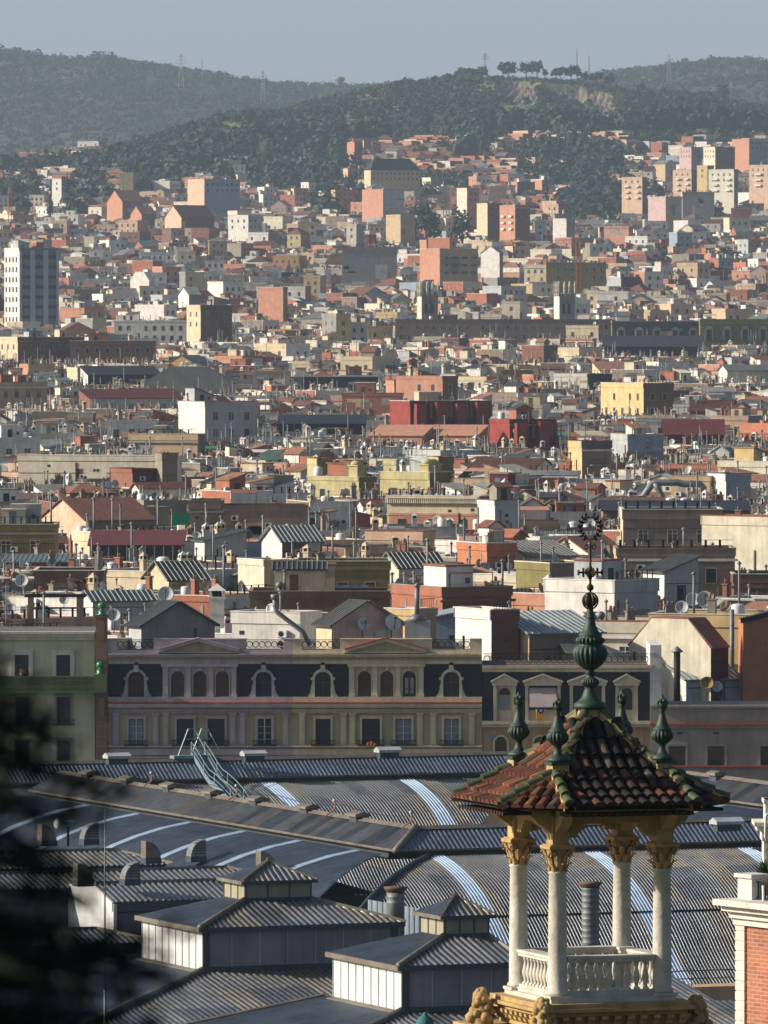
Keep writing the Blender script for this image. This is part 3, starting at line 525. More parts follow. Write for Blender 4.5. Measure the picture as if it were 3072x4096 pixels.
# ---------------------------------------------------------------- hand-placed city buildings, read off the photograph:
# x0, x1, top, visible bottom (768 x 1024 units), share of the lit left face, front wall (often a darker tone, shade put into its colour), side wall, roof kind, roof material, label, clutter
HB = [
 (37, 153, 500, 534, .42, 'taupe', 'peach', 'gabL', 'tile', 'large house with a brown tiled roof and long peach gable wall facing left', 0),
 (90, 182, 534, 560, .0, 'iron_glass', 'taupe', 'shedF', 'maroon', 'glazed roof gallery under a dark red awning roof below the large tiled house', 0),
 (-14, 55, 524, 557, .0, 'olive', 'olive', 'flat', None, 'flat olive green block at the left edge with a striped awning', .3),
 (2, 71, 558, 569, .0, 'taupe', 'white', 'shedF', 'corr_green', 'low shed with a ribbed blue grey roof at the left edge below the olive block', 0),
 (34, 103, 569, 590, .0, 'brown', 'taupe', 'flat', None, 'long low brown wall building with small windows left of a stubby chimney', .2),
 (143, 207, 563, 591, .4, 'sand', 'cream', 'gabL', 'corr_dark', 'cream gabled cottage on a roof with a dark ribbed roof and outside stair', 0),
 (189, 222, 503, 540, .0, 'taupe', 'grey', 'flat', None, 'plain dark taupe block, left one of the two windowless grey party walls', 0),
 (222, 307, 505, 540, .0, 'taupe', 'sand', 'flat', None, 'wide windowless grey taupe block with stained wall right of its twin', .2),
 (194, 246, 532, 563, .2, 'pale', 'white', 'shedL', 'corr_green', 'small white roof house with green metal roof and an orange ridge strip', .2),
 (237, 297, 566, 591, .45, 'sand', 'ivory', 'flat', None, 'cream roof room with a lattice window beside a fan shaped railing', .2),
 (133, 214, 603, 641, .1, 'grey', 'pale', 'gabF', 'corr_dark', 'grey gable house with ribbed dark roof right behind the mansard terrace', 0),
 (86, 152, 592, 618, .1, 'pale', 'white', 'gabL', 'corr_green', 'white shed with a broad sloping green metal roof near a big dish', 0),
 (232, 300, 615, 628, -25, 'white', 'white', 'flat', None, 'bright white low wall of a terrace with a rusty railing', .1),
 (250, 390, 590, 609, .0, 'brown', 'taupe', 'flat', None, 'long dark brown parapet below the washing line', .4),
 (316, 403, 602, 641, .18, 'pink', 'cream', 'gabF', 'corr_grey', 'pinkish gable house carrying two big satellite dishes above the middle pediment', 0),
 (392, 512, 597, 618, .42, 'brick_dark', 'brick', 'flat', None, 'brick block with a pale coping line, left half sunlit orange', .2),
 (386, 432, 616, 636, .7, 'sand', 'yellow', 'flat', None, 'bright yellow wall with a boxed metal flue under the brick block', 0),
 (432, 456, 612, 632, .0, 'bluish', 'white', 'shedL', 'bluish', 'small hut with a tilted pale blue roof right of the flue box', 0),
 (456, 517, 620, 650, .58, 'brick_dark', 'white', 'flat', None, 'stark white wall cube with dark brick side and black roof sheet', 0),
 (379, 445, 554, 584, .3, 'pale', 'ivory', 'gabL', 'corr_dark', 'white gabled house with a dark roof striped by white ribs', 0),
 (295, 390, 563, 590, .0, 'olive', 'sand', 'flat', None, 'long olive beige roof storey behind blue washing on a line', .1),
 (261, 321, 527, 561, .35, 'brown', 'white', 'gabL', 'corr_green', 'white gable under a slate green sheet roof with a capped flue', .1),
 (283, 330, 562, 588, .5, 'peach', 'white', 'gabL', 'corr_dark', 'small white gabled hut with blue black roof on the olive storey', 0),
 (366, 422, 534, 547, -22, 'peach', 'sand', 'flat', None, 'salmon pink wall carrying two air conditioners', .0),
 (484, 522, 530, 556, .75, 'brick_dark', 'orange', 'gabF', 'brick', 'bright orange roof block with slanting top right of the pink wall', 0),
 (460, 486, 538, 551, -20, 'pink', 'pink', 'flat', None, 'small hot pink wall with one air conditioner', 0),
 (458, 516, 551, 573, .5, 'brick_orange', 'brick_orange', 'flat', None, 'ragged orange brick wall below the pink one', .6),
 (387, 478, 498, 526, -20, 'cream', 'taupe', 'flat', None, 'cream block with balustraded parapet and a pink red window panel', .2),
 (478, 520, 505, 536, .4, 'pale', 'white', 'flat', None, 'white block with big terrace walls right of the balustraded block', .5),
 (307, 376, 481, 497, .75, 'olive', 'lemon', 'flat', None, 'lemon yellow terrace row with domed chimneys, left half', .8),
 (380, 451, 480, 496, .7, 'olive', 'lemon', 'flat', None, 'lemon yellow terrace row with domed chimneys, right half', .8),
 (307, 326, 465, 483, .55, 'olive', 'lemon', 'flat', None, 'small lemon stair box on the yellow terraces, leftmost', 0),
 (386, 403, 465, 483, .6, 'bluish', 'lemon', 'flat', None, 'lemon and grey stair box with a white door on the yellow terraces', 0),
 (428, 452, 464, 484, .45, 'olive', 'lemon', 'flat', None, 'olive green stair box at the right of the yellow terraces', 0),
 (456, 478, 485, 499, .2, 'pale', 'white', 'shedF', 'corr_grey', 'white lean to with pale ribbed roof right of the yellow terraces', .3),
 (395, 612, 319, 336, .0, 'taupe', 'sand', 'flat', None, 'very long shaded beige terrace with an even row of windows', .5),
 (566, 598, 326, 339, -20, 'cream', 'taupe', 'flat', None, 'bright cream cube at the right end of the long shaded terrace', .2),
 (566, 592, 338, 347, -20, 'salmon', 'rust', 'flat', None, 'low pinkish red roof bar under the bright cream cube', .2),
 (604, 628, 226, 238, -35, 'salmon', 'salmon', 'flat', None, 'wide lit salmon wall below the dark park', .1),
 (553, 575, 220, 240, .6, 'grey', 'white', 'flat', None, 'pair of white blank walls below the park edge', .1),
 (682, 714, 192, 213, .0, 'grey', 'white', 'flat', None, 'big blank grey slab below the hillside flats', .1),
 (649, 682, 198, 223, .5, 'sand', 'pink', 'flat', None, 'pinkish flats with balconies left of the blank grey slab', .3),
 (541, 565, 364, 380, -20, 'brown', 'white', 'flat', None, 'brown wall framed in white in the middle right', .1),
 (554, 588, 374, 388, -22, 'white', 'white', 'flat', None, 'low white block in front of the brown framed wall', .1),
 (588, 612, 374, 389, .0, 'slate_roof', 'slate_roof', 'flat', None, 'nearly black plain block left of the yellow cube', .1),
 (522, 558, 349, 363, .6, 'brown', 'rust', 'flat', None, 'striped brick red and tan chimney wall', .6),
 (524, 546, 265, 283, -20, 'cream', 'rust', 'flat', None, 'cream front with a bright red side beside the orange crane', .2),
 (546, 606, 263, 285, .0, 'olive', 'ochre', 'flat', None, 'olive and ochre balcony block behind the orange crane', .2),
 (643, 699, 558, 606, .38, 'pale', 'white', 'shedL', 'corr_grey', 'white roof house with a tilted oval roof edged in red', 0),
 (623, 722, 513, 560, .0, 'taupe', 'cream', 'flat', None, 'broad dark grey apartment top with terrace railings and shutters', .1),
 (617, 735, 549, 592, .0, 'taupe', 'sand', 'flat', None, 'lower grey terrace storey with awning in front of the broad grey top', 0),
 (704, 800, 526, 578, .75, 'sand', 'ivory', 'flat', None, 'tall cream end wall with small square windows at the right edge', .1),
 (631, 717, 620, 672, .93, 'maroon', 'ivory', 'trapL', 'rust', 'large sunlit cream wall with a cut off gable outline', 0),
 (680, 742, 657, 708, .1, 'pale', 'white', 'shedF', 'glass_blue', 'white roof room with a sloping blue glass roof and two round dishes', 0),
 (521, 603, 616, 656, .1, 'taupe', 'sand', 'shedF', 'glass_blue', 'stained brown hut with a sloping greenhouse roof and a dark blue door', 0),
 (521, 577, 544, 572, .15, 'pale', 'white', 'shedF', 'corr_grey', 'white rooftop house with pale ribbed roof left of the wreath finial', 0),
 (517, 600, 571, 594, .4, 'taupe', 'olive', 'flat', None, 'plain olive grey wall behind the finial rod', .1),
 (546, 660, 593, 620, .6, 'pale', 'white', 'flat', None, 'long white patched terrace wall with yellow pipe below the oval roof', .5),
 (734, 790, 576, 594, .0, 'brick_dark', 'brown', 'flat', None, 'brown lattice brick box at the right edge', 0),
 (603, 750, 503, 521, .0, 'brown', 'taupe', 'shedF', 'slate_roof', 'long dark slate roof with a line of skylights', 0),
 (671, 709, 476, 503, -22, 'sand', 'cream', 'flat', None, 'pale beige roof box wrapped by silver air ducts', 0),
 (709, 751, 481, 504, .4, 'bluish', 'white', 'flat', None, 'big white ventilation box beside the silver ducts', 0),
 (603, 674, 388, 416, .57, 'brown', 'yellow', 'flat', None, 'yellow cube building with small windows and a dark brown side', .2),  # brown stands for shade on the face turned from the sun
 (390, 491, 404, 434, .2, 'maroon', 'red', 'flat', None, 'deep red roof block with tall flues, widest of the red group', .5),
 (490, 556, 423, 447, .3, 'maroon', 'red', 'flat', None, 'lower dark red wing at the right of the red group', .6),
 (370, 422, 426, 447, -20, 'salmon', 'salmon', 'shedF', 'salmon', 'salmon fronted roof flat with sloping awning roof, left of its twin', .3),
 (424, 476, 426, 447, -20, 'salmon', 'salmon', 'shedF', 'salmon', 'salmon fronted roof flat with sloping awning roof, right of its twin', .3),
 (342, 400, 393, 413, -10, 'rust', 'salmon', 'flat', None, 'flat terracotta wall with grey eave stepping up to the right', .2),
 (396, 458, 379, 408, .75, 'brown', 'salmon', 'flat', None, 'tall terracotta stair block, right end brightly lit', .4),
 (279, 365, 416, 434, .0, 'slate_roof', 'slate_roof', 'shedF', 'slate_roof', 'long near black sloping slate roof with two skylights', .1),
 (302, 378, 376, 390, .0, 'roof_dark', 'white', 'flat', None, 'dark glazed slab with a white roof edge and fine grid', .1),
 (129, 198, 436, 458, -18, 'sand', 'taupe', 'flat', None, 'plain sand coloured roof block with one drainpipe', .1),
 (18, 176, 456, 484, -14, 'ivory', 'ivory', 'flat', None, 'long pale roof storey with three dark grilled windows', .3),
 (109, 156, 473, 488, .5, 'maroon', 'rust', 'flat', None, 'low crimson box in front of the long pale storey', .1),
 (155, 173, 460, 488, .4, 'taupe', 'concrete', 'flat', None, 'bare concrete lift tower beside the crimson box', 0),
 (146, 231, 367, 394, .0, 'grey', 'pale', 'trap', 'grey', 'big grey end wall with a wide cut off gable', .1),
 (80, 160, 367, 384, .1, 'slate_roof', 'white', 'shedF', 'roof_dark', 'dark sloping roof with a row of open roof windows', 0),
 (80, 182, 390, 409, .1, 'pale', 'rust', 'shedF', 'maroon', 'white terrace flats under a dark red roof strip', .5),
 (177, 257, 406, 444, .35, 'pale', 'white', 'flat', None, 'white and grey house with a dormer like roof room', .7),
 (51, 114, 484, 502, .3, 'brown', 'salmon', 'hip', 'tile_light', 'low hipped roof of orange tiles with a concrete flue', 0),
 (134, 185, 483, 500, .1, 'white', 'white', 'gabL', 'tile', 'white hut under a brown tiled roof right of the crimson box', 0),
 (664, 724, 420, 444, .0, 'maroon', 'red', 'gabL', 'maroon', 'dark red metal roof running down to the right', .2),
 (738, 790, 424, 442, .6, 'brick', 'brick_orange', 'trap', 'brick_orange', 'orange brick roof end at the right edge above the white terraces', 0),
 (569, 612, 448, 478, .3, 'taupe', 'yellow', 'flat', None, 'roof terrace with glass balustrade and stretched cream awnings', .2),
 (612, 664, 440, 462, .3, 'bluish', 'pale', 'flat', None, 'blue white plain house wall beside the awning terrace', .2),
 (529, 576, 470, 489, -10, 'bluish', 'white', 'flat', None, 'pale blue roof wall with a small shaded doorway', .2),
 (719, 800, 365, 383, .1, 'ivory', 'white', 'gabL', 'corr_grey', 'wide pale grey ribbed gable roof at the right edge', .1),
 (604, 700, 336, 356, .0, 'roof_dark', 'grey', 'gabL', 'roof_dark', 'great dark low pitched roof of a hall with aerial frames', .3),
 (700, 790, 320, 344, .0, 'olive', 'olive', 'flat', None, 'grey green mansard building with white arched dormers at the right', .3),
 (612, 702, 321, 342, .0, 'slate', 'olive', 'flat', None, 'slate mansard terrace of dormers behind the great dark roof', .3),
 (417, 438, 296, 324, .22, 'concrete', 'ivory', 'flat', None, 'ornate stone tower with a crown of pinnacles, left of the pair', 0),
 (554, 575, 296, 324, .25, 'grey', 'white', 'flat', None, 'ornate pale tower with a crown of pinnacles, right of the pair', 0),
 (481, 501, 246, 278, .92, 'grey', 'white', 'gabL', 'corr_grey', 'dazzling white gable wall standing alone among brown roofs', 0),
 (420, 478, 250, 281, .34, 'sand', 'salmon', 'flat', None, 'flat block with twin salmon end walls and rows of balconies', .2),
 (342, 397, 247, 278, .0, 'grey', 'grey', 'flat', None, 'big windowless grey warehouse slab with brown parapet wall', .1),
 (362, 404, 190, 220, .5, 'pale', 'salmon', 'flat', None, 'apartment block with striped brick red end wall and grey front', .2),
 (386, 415, 216, 240, .5, 'sand', 'sand', 'flat', None, 'stepped tan blank wall beside the big garden trees', 0),
 (364, 420, 158, 182, .12, 'sand', 'cream', 'hip', 'roof_dark', 'long stone mansion with dark hipped roof at the hill foot', .2),
 (457, 479, 190, 224, .45, 'salmon', 'ivory', 'flat', None, 'slim tall cream tower flat with a brick red side', .1),
 (477, 503, 205, 235, .4, 'rust', 'cream', 'flat', None, 'brick red tower block, first of the red group right of the slim tower', .1),
 (500, 530, 207, 237, .5, 'rust', 'salmon', 'flat', None, 'brick red balcony block, middle of the red group', .3),
 (3, 58, 250, 322, .3, 'glass_grid', 'white', 'flat', None, 'tall white office tower with glass strips at the left edge', .3),
 (622, 647, 178, 204, .8, 'brown', 'peach', 'flat', None, 'orange apartment block at the edge of the dark park', .2),
 (673, 699, 171, 190, .7, 'brown', 'peach', 'flat', None, 'peach apartment block left of the tall yellow one', .2),
 (697, 714, 167, 196, .6, 'olive', 'yellow', 'flat', None, 'tall narrow yellow apartment block among right hill houses', .1),
 (709, 738, 171, 200, .85, 'taupe', 'ivory', 'flat', None, 'large cream white apartment block with stacked balconies on the right', .1),
 (750, 790, 166, 198, .8, 'rust', 'peach', 'flat', None, 'orange brick apartment block with white balconies at the right edge', .1),
 (733, 768, 140, 160, .45, 'grey', 'salmon', 'flat', None, 'highest brick red slab on the right hillside', .2),
 (680, 702, 148, 166, .5, 'grey', 'pink', 'flat', None, 'pinkish grey block with a roof tower on the right hillside', .3),
 (704, 735, 148, 168, .35, 'brown', 'ivory', 'flat', None, 'pale slab and brown slab pair on the right hillside', .2),
 (654, 676, 160, 172, .5, 'pink', 'sand', 'gabF', 'roof_grey', 'beige blank gabled block in front of the hill wood', 0),
 (106, 143, 190, 212, .45, 'taupe', 'salmon', 'gabL', 'tile', 'brick gable house with striped end wall in the upper left town', 0),
 (130, 156, 206, 222, .45, 'taupe', 'salmon', 'gabL', 'tile', 'smaller brick gable house just below right of the striped one', 0),
 (164, 214, 205, 230, .35, 'brown', 'peach', 'gabL', 'tile_dark', 'long brown house with peach gable end and dark tiled roof', 0),
 (187, 240, 181, 210, .33, 'bluish', 'peach', 'flat', None, 'tall grey blue apartment slab with a bright narrow end', .3),
 (228, 262, 217, 235, .6, 'pale', 'white', 'flat', None, 'bright white cubic house group with a palm in front', .4),
 (52, 65, 180, 192, .75, 'pale', 'white', 'flat', None, 'small white house with three dark openings by a cypress', 0),
 (258, 286, 289, 314, .9, 'taupe', 'salmon', 'flat', None, 'salmon blank wall with pale vertical strips', .2),
 (130, 154, 272, 288, .8, 'pale', 'white', 'trapL', 'white', 'white roof wall with a cut off gable and dark arch', 0),
 (178, 200, 287, 304, .5, 'grey', 'white', 'gabL', 'corr_green', 'white gabled hut with green metal roof, lower of two', .2),
 (186, 232, 308, 341, .32, 'brown', 'cream', 'flat', None, 'brown brick block with a cream window front on its left', .2),
 (114, 187, 320, 338, -8, 'pale', 'white', 'flat', None, 'long pale grey terrace house with shaded windows', .3),
 (-10, 83, 340, 362, .3, 'brown', 'cream', 'flat', None, 'brown brick flats with cream balcony bands at the left edge', .6),
 (70, 155, 341, 363, .0, 'brick_dark', 'brown', 'flat', None, 'shaded brown brick flats with beige balconies right of the banded ones', .6),
 (-14, 46, 386, 408, .2, 'sand', 'cream', 'flat', None, 'beige long roof block with terracotta coping at the left edge', .6),
 (616, 650, 111, 128, .7, 'sand', 'cream', 'flat', None, 'cream castle like villa standing alone on the wooded hill', 0),
 (676, 700, 124, 136, .55, 'pink', 'sand', 'flat', None, 'pinkish old villa with a small roof turret on the wooded slope', .2),
 (347, 362, 143, 157, .5, 'rust', 'salmon', 'flat', None, 'taller brick red flats at the left end of the hillside estate', .3),
]
mat('iron_glass', '3b3a38', kind='plain'); mat('glass_grid', '66747e', 0.3, kind='plain', var=.3, sc=.3)
rng = random.Random(11)
PLACED = []       # px0, px1, D, py_bottom, py_top
USED = set()
def corner(x0, x1, lit, D): return atD(x0 + (x1 - x0) * lit, 500, D)
def hand(e):
    x0, x1, yt, yb, lit, wall, side, roof, rm, label, cl = e
    D = max(roofD(yb), 661.0); k = F_ / D; W = (x1 - x0)
    a = 0.0 if lit == 0 else R(lit) if lit < 0 else (R(26) if lit < .6 else R(52))
    if lit < 0: lit = 0.0
    if 110 < yt < 130 and x0 > 600: D = 5700.0; k = F_ / D
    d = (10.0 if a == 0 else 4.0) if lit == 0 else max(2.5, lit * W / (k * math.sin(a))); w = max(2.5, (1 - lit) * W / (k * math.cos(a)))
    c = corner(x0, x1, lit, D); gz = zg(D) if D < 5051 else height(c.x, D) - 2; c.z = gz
    top = atD(x0, yt, D).z - gz; low = atD(x0, yb, D).z - gz
    if lit == 0 and roof == 'flat': top -= .7
    root = thing('apartment_building' if top > 9 else 'house', label, 'building', c, a)
    B = Ind(root); span = top - low
    rise = None if roof == 'flat' else {'gabL': min(.5, .3) * d, 'gabF': .3 * w, 'shedF': min(span * .45, 3.0), 'shedL': span * .3, 'shedR': span * .3, 'hip': span * .5}.get(roof, span * .55)
    if rise: rise = min(rise, span * .6)
    if rm in ('corr_grey', 'corr_green', 'corr_dark', 'glass_blue', 'maroon', 'salmon') and roof == 'shedF': d = max(d, 6)
    PLACED.append((x0, x1, D, yb, yt, d)); D0 = D
    nw = any(s in label for s in ('blank', 'windowless', 'plain', 'wall', 'gable', 'slate', 'roof with', 'box', 'dark glazed', 'lift'))
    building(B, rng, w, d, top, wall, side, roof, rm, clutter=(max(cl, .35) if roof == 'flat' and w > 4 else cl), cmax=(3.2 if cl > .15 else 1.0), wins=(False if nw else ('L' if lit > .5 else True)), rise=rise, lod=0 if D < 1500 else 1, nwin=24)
    if nw and w > 4 and span > 1.2:
        for _ in range(4):
            pw, ph = rng.uniform(.8, w * .4), rng.uniform(.4, max(.5, span * .5)); x = rng.uniform(.1, w - pw - .1); z = top - (rise or 0) - ph - rng.uniform(.2, max(.3, span * .8)); pm = MB(); pm.box(0, -.012, 0, pw, 0, ph, rng.choice(['grey', 'concrete', wall if wall in WALLC else 'taupe', 'pale', 'sand'])); B.put('plaster_patch', pm, T(x, -.004, z))
    return root, w, d, top, k
HR = {}
for e in HB: HR[e[9]] = hand(e)
def hr(s): return next(v for k, v in HR.items() if s in k)
# --- particular details on hand-placed buildings
def add(s, name, mb, M=None): root = hr(s)[0]; return put(name, mb, root, M)
r, w, d, h, k = hr('two big satellite dishes')
for px, py, s in ((360, 623, 1.15), (389.5, 622, 1.45)):
    p = r.matrix_world.inverted() if False else None
    x = (px - 316) / (403 - 316) * (w + d * .43) - d * .43
    zz = atD(px, py, 667).z; o = put('satellite_dish', PR['dish'], r, T(x, -.25, zz - 1.3 * s, 0, s))
    if s == 1.15:
        cu = bpy.data.curves.new('dish_lettering', 'FONT'); cu.body = 'Televés'; cu.size = .24; cu.align_x = 'CENTER'; cu.extrude = .004; cu.materials.append(MATS['iron'])
        _c = link('tmp', cu); bpy.context.view_layer.update(); me_ = bpy.data.meshes.new_from_object(_c); bpy.data.objects.remove(_c); link('dish_lettering', me_, o, Matrix.Translation((0, -.42, 1.33)) @ Matrix.Rotation(R(80), 4, 'X'))
r, w, d, h, k = hr('glazed roof gallery')
m = MB(); [m.box(w * i / 10 - .06, -.12, h - 3.3, w * i / 10 + .06, -.02, h - 1.3, 'frame_white') for i in range(11)]; m.box(0, -.1, h - 3.45, w, -.02, h - 3.3, 'frame_white'); put('glazing_bars', m, r)
r, w, d, h, k = hr('glass strips')
m = MB()
for i in range(4): m.box(w * i / 3 - (.9 if i else 0), -.35, 0, w * i / 3 + (.9 if i < 3 else 0) - (.0 if i else 0), 0, h, 'pale')
for j in range(7): m.box(0.9, -.12, h - 3 - j * 3.4, w - .9, -.02, h - 1.8 - j * 3.4, 'slate')
put('pilaster_strips', m, r)
for i in range(4):
    m = MB(); y = d * (i + .6) / 4.4; [m.box(-.06, y, h - 4.2 - j * 3.4, -.01, y + 1.2, h - 2.4 - j * 3.4, 'glass') for j in range(7)]; put('window_column', m, r)
for s in ('left of the pair', 'right of the pair'):
    r, w, d, h, k = next(v for kk, v in HR.items() if s in kk)
    for i in range(4):
        for (x, y) in ((w * i / 3, 0), (0, d * i / 3), (w * i / 3, d)):
            m = MB(); m.lathe([(.5, 0), (.32, 1.5), (.4, 1.9), (.3, 3.2), (.42, 3.6), (.08, 5.0)], n=6, m='ivory'); put('pinnacle', m, r, T(x, y, h))
    for i in range(2):
        m = MB(); x = w * (.28 + .34 * i); m.box(x - .5, -.05, h - 6, x + .5, .01, h - 3, 'iron'); m.add([(x + .5 * math.cos(t * math.pi / 6), -.05, h - 3 + .5 * math.sin(t * math.pi / 6)) for t in range(7)], [tuple(range(7))], 'iron'); put('arched_opening', m, r)
for s, n in (('arched dormers at the right', 5), ('terrace of dormers', 5)):
    r, w, d, h, k = next(v for kk, v in HR.items() if s in kk)
    for i in range(n):
        m = MB(); x = w * (i + .5) / n; m.box(x - 1.3, -.5, h - 5.5, x - .8, 0, h - 2.2, 'concrete'); m.box(x + .8, -.5, h - 5.5, x + 1.3, 0, h - 2.2, 'concrete'); m.box(x - .8, -.3, h - 5.5, x + .8, -.02, h - 2.2, 'glass')
        m.add([(x + 1.3 * math.cos(t * math.pi / 8), -.52, h - 2.2 + 1.1 * math.sin(t * math.pi / 8)) for t in range(9)], [tuple(range(9))], 'concrete'); put('dormer', m, r)
r, w, d, h, k = hr('flat block with twin salmon')
for j in range(3):
    for i in range(4): m = MB(); m.box(w * (i + .3) / 4, -1.0, h - 3.6 - j * 3, w * (i + .8) / 4, 0, h - 2.7 - j * 3, 'brown'); put('balcony', m, r)
for s in ('stacked balconies', 'white balconies at the right', 'middle of the red group', 'peach apartment', 'orange apartment block at'):
    r, w, d, h, k = hr(s)
    for j in range(3):
        for i in range(2): m = MB(); m.box(-1.1, d * (i + .25) / 2, h - 5.0 - j * 3.1, 0, d * (i + .62) / 2, h - 4.1 - j * 3.1, 'white'); put('balcony', m, r)
r, w, d, h, k = hr('castle like villa')
for i in range(6): m = MB(); m.box(-.2, d * i / 6, h, .5, d * (i + .55) / 6, h + 1.2, 'cream'); put('merlon', m, r)
for i in range(4): m = MB(); y = d * (i + .4) / 4; m.box(-.06, y, h - 6, 0, y + 1.2, h - 2.5, 'glass'); put('arched_window', m, r)
r, w, d, h, k = hr('balustraded parapet')
m = MB(); n = 46
for i in range(n): m.lathe([(.08, 0), (.13, .2), (.06, .45), (.1, .6), (.09, .7)], (w * i / n, -.3, h), 6, 'ivory')
m.box(0, -.45, h + .7, w, -.15, h + .85, 'ivory'); put('balustrade', m, r)
m = MB(); m.box(.3, -.05, h - 3.8, w - .3, 0, h - 1.2, 'salmon'); put('painted_panel', m, r)
for i in range(3): put('window', PR['win_dark'], r, T(w * (i + .5) / 3 - .5, -.06, h - 3.4))
for s in ('yellow terrace row with domed chimneys, left', 'yellow terrace row with domed chimneys, right'):
    r, w, d, h, k = next(v for kk, v in HR.items() if s in kk)
    for i in range(4):
        m = MB(); m.box(-.8, -.8, 0, .8, .8, 3.0, 'lemon'); m.box(-.95, -.95, 3.0, .95, .95, 3.2, 'lemon'); m.lathe([(.9, 3.2), (.75, 3.6), (.3, 3.9)], n=10, m='lemon'); put('domed_chimney', m, r, T(1 + (w - 2) * i / 3.5, 1.2 + i * .3, h - .9))
r, w, d, h, k = hr('stretched cream awnings')
for i in range(3): m = MB(); m.ext([(0, 0, 1.9), (w / 3.4, 0, 1.9), (w / 3.4, 2.6, 2.6), (0, 2.6, 2.6)], (0, 0, .05), 'cream'); put('awning', m, r, T(w * i / 3.2 + .2, 0.3, h))
m = MB(); m.box(0, -.1, h, w, -.05, h + 1, 'glass_blue'); put('glass_balustrade', m, r)
for s in ('widest of the red group', 'lower dark red wing'):
    r, w, d, h, k = hr(s); n = 4 if 'widest' in s else 2
    for i in range(n):
        m = MB(); x = w * (i + .15) / n; m.box(x, -1.6, 0, x + w / n * .45, .0, h + .3 * (i % 2), 'red'); put('stair_bay', m, r)
        for j in range(2): put('flue_pipe', P(lambda q: _pipe(q, 'rust', 3.4)) if i + j == 0 else PR['ch_red'], r, T(x + w / n * (.62 + .2 * j), -.5, h - 2.6, 0, (.7, .7, 1.3)))
# silver air duct
duct = thing('air_duct', 'silver bent air duct on thick legs wrapping the beige roof box', 'duct', atD(641, 503, roofD(503) - 12)); m = MB(); kk = F_ / (roofD(503) - 12)
m.tube([((x - 641) / kk, 0, (503 - y) / kk) for x, y in ((641, 503), (643, 497), (652, 484), (655, 482.5), (678, 482.5), (684, 484), (700, 484), (703, 487), (703, 503))], .5, 'galva', 10); put('duct_run', m, duct)
m = MB(); m.tube([((x - 641) / kk, -.3, (503 - y) / kk) for x, y in ((655, 483), (658, 489), (662, 496), (662, 503))], .42, 'galva', 10); put('duct_branch', m, duct)
# cranes
def crane(px, yt, yb, D, jx0, jx1, jy, colr, label):
    b = atD(px, yb, D); k = F_ / D; t = thing('tower_crane', label, 'crane', b, R(8)); h = (yb - yt) / k; hj = (yb - jy) / k; m = MB(); w = .8
    for sx in (-w, w):
        for sy in (-w, w): m.tube([(sx, sy, -15), (sx, sy, hj)], .14, colr, 4)
    for i in range(int(hj / 2)): m.tube([(-w, -w, i * 2), (w, -w, i * 2 + 2)], .1, colr, 4); m.tube([(w, -w, i * 2), (-w, -w, i * 2 + 2)], .1, colr, 4); m.tube([(-w, -w, i * 2), (-w, w, i * 2 + 2)], .1, colr, 4)
    put('mast', m, t); m = MB(); m.tube([(-w, 0, hj), (0, 0, h)], .15, colr, 4); m.tube([(w, 0, hj), (0, 0, h)], .15, colr, 4); put('tower_head', m, t)
    j = MB(); a, c = (jx0 - px) / k, (jx1 - px) / k
    for yy, zz in ((-.6, 0), (.6, 0), (0, 1.1)): j.tube([(a, yy, hj + zz), (c, yy, hj + zz)], .12, colr, 4)
    n = int(abs(c - a) / 1.6)
    for i in range(n): x = a + (c - a) * i / n; j.tube([(x, -.6, hj), (x + .8, 0, hj + 1.1), (x + 1.6, -.6, hj)], .07, colr, 4)
    j.box(c - 2.5, -.7, hj - 2, c - .5, .7, hj, 'concrete'); put('jib', j, t)
mat('crane_orange', 'c07a30', kind='plain'); mat('crane_green', '3c7a68', kind='plain')
crane(578, 230, 285, roofD(285), 552, 586, 243, 'crane_orange', 'orange tower crane with a short level jib right of centre')
crane(10, 182, 217, roofD(217), 8, 14, 187, 'crane_orange', 'orange tower crane seen end on at the left edge')
crane(445, 176, 208, roofD(208), 443, 448, 181, 'crane_green', 'thin dark green tower crane near the hill foot trees')
# ---------------------------------------------------------------- parks and street trees inside the town: px, py, rx, ry
GREEN = [(15, 188, 26, 20), (88, 176, 16, 9), (75, 200, 22, 12), (175, 168, 50, 12), (150, 178, 30, 12), (120, 160, 40, 8), (300, 172, 48, 18), (348, 186, 22, 20), (322, 200, 16, 12), (428, 227, 17, 17), (463, 227, 14, 12), (600, 184, 30, 20),
         (600, 205, 40, 13), (640, 196, 22, 10), (560, 168, 40, 8), (700, 212, 22, 9), (410, 186, 30, 9), (465, 160, 30, 6), (700, 130, 70, 14), (735, 290, 0, 0), (660, 268, 18, 10), (735, 265, 12, 8), (250, 160, 50, 8), (40, 152, 60, 6), (110, 190, 12, 8), (445, 182, 30, 5), (300, 150, 90, 8), (560, 150, 120, 8)]
def in_green(px, py): return any(rx and ((px - a) / rx) ** 2 + ((py - b) / ry) ** 2 < 1 for a, b, rx, ry in GREEN)
tp = []; ti = 0; tr = random.Random(8); tl = []
for a, b, rx, ry in GREEN:
    if not rx: continue
    n = int(rx * ry * .26)
    for _ in range(n):
        px, py = a + rx * tr.uniform(-1, 1), b + ry * tr.uniform(-1, 1)
        if ((px - a) / rx) ** 2 + ((py - b) / ry) ** 2 > 1: continue
        D = min(roofD(py, 11), 5380); h = tr.uniform(9, 19); x = (px - 384) / F_ * D; r = h * tr.uniform(.25, .42)
        tl.append((x, D, (zg(D) if D < D1 else height(x, D)), r, h))
tl.sort(key=lambda t: t[1])
forest('park_woodland', tl, ['pine', 'oak', 'pine', 'oak', 'shrub'], 60, 7)
tag(bpy.data.objects['park_woodland'], 'dark garden and park trees filling gaps between hillside houses', 'woodland')
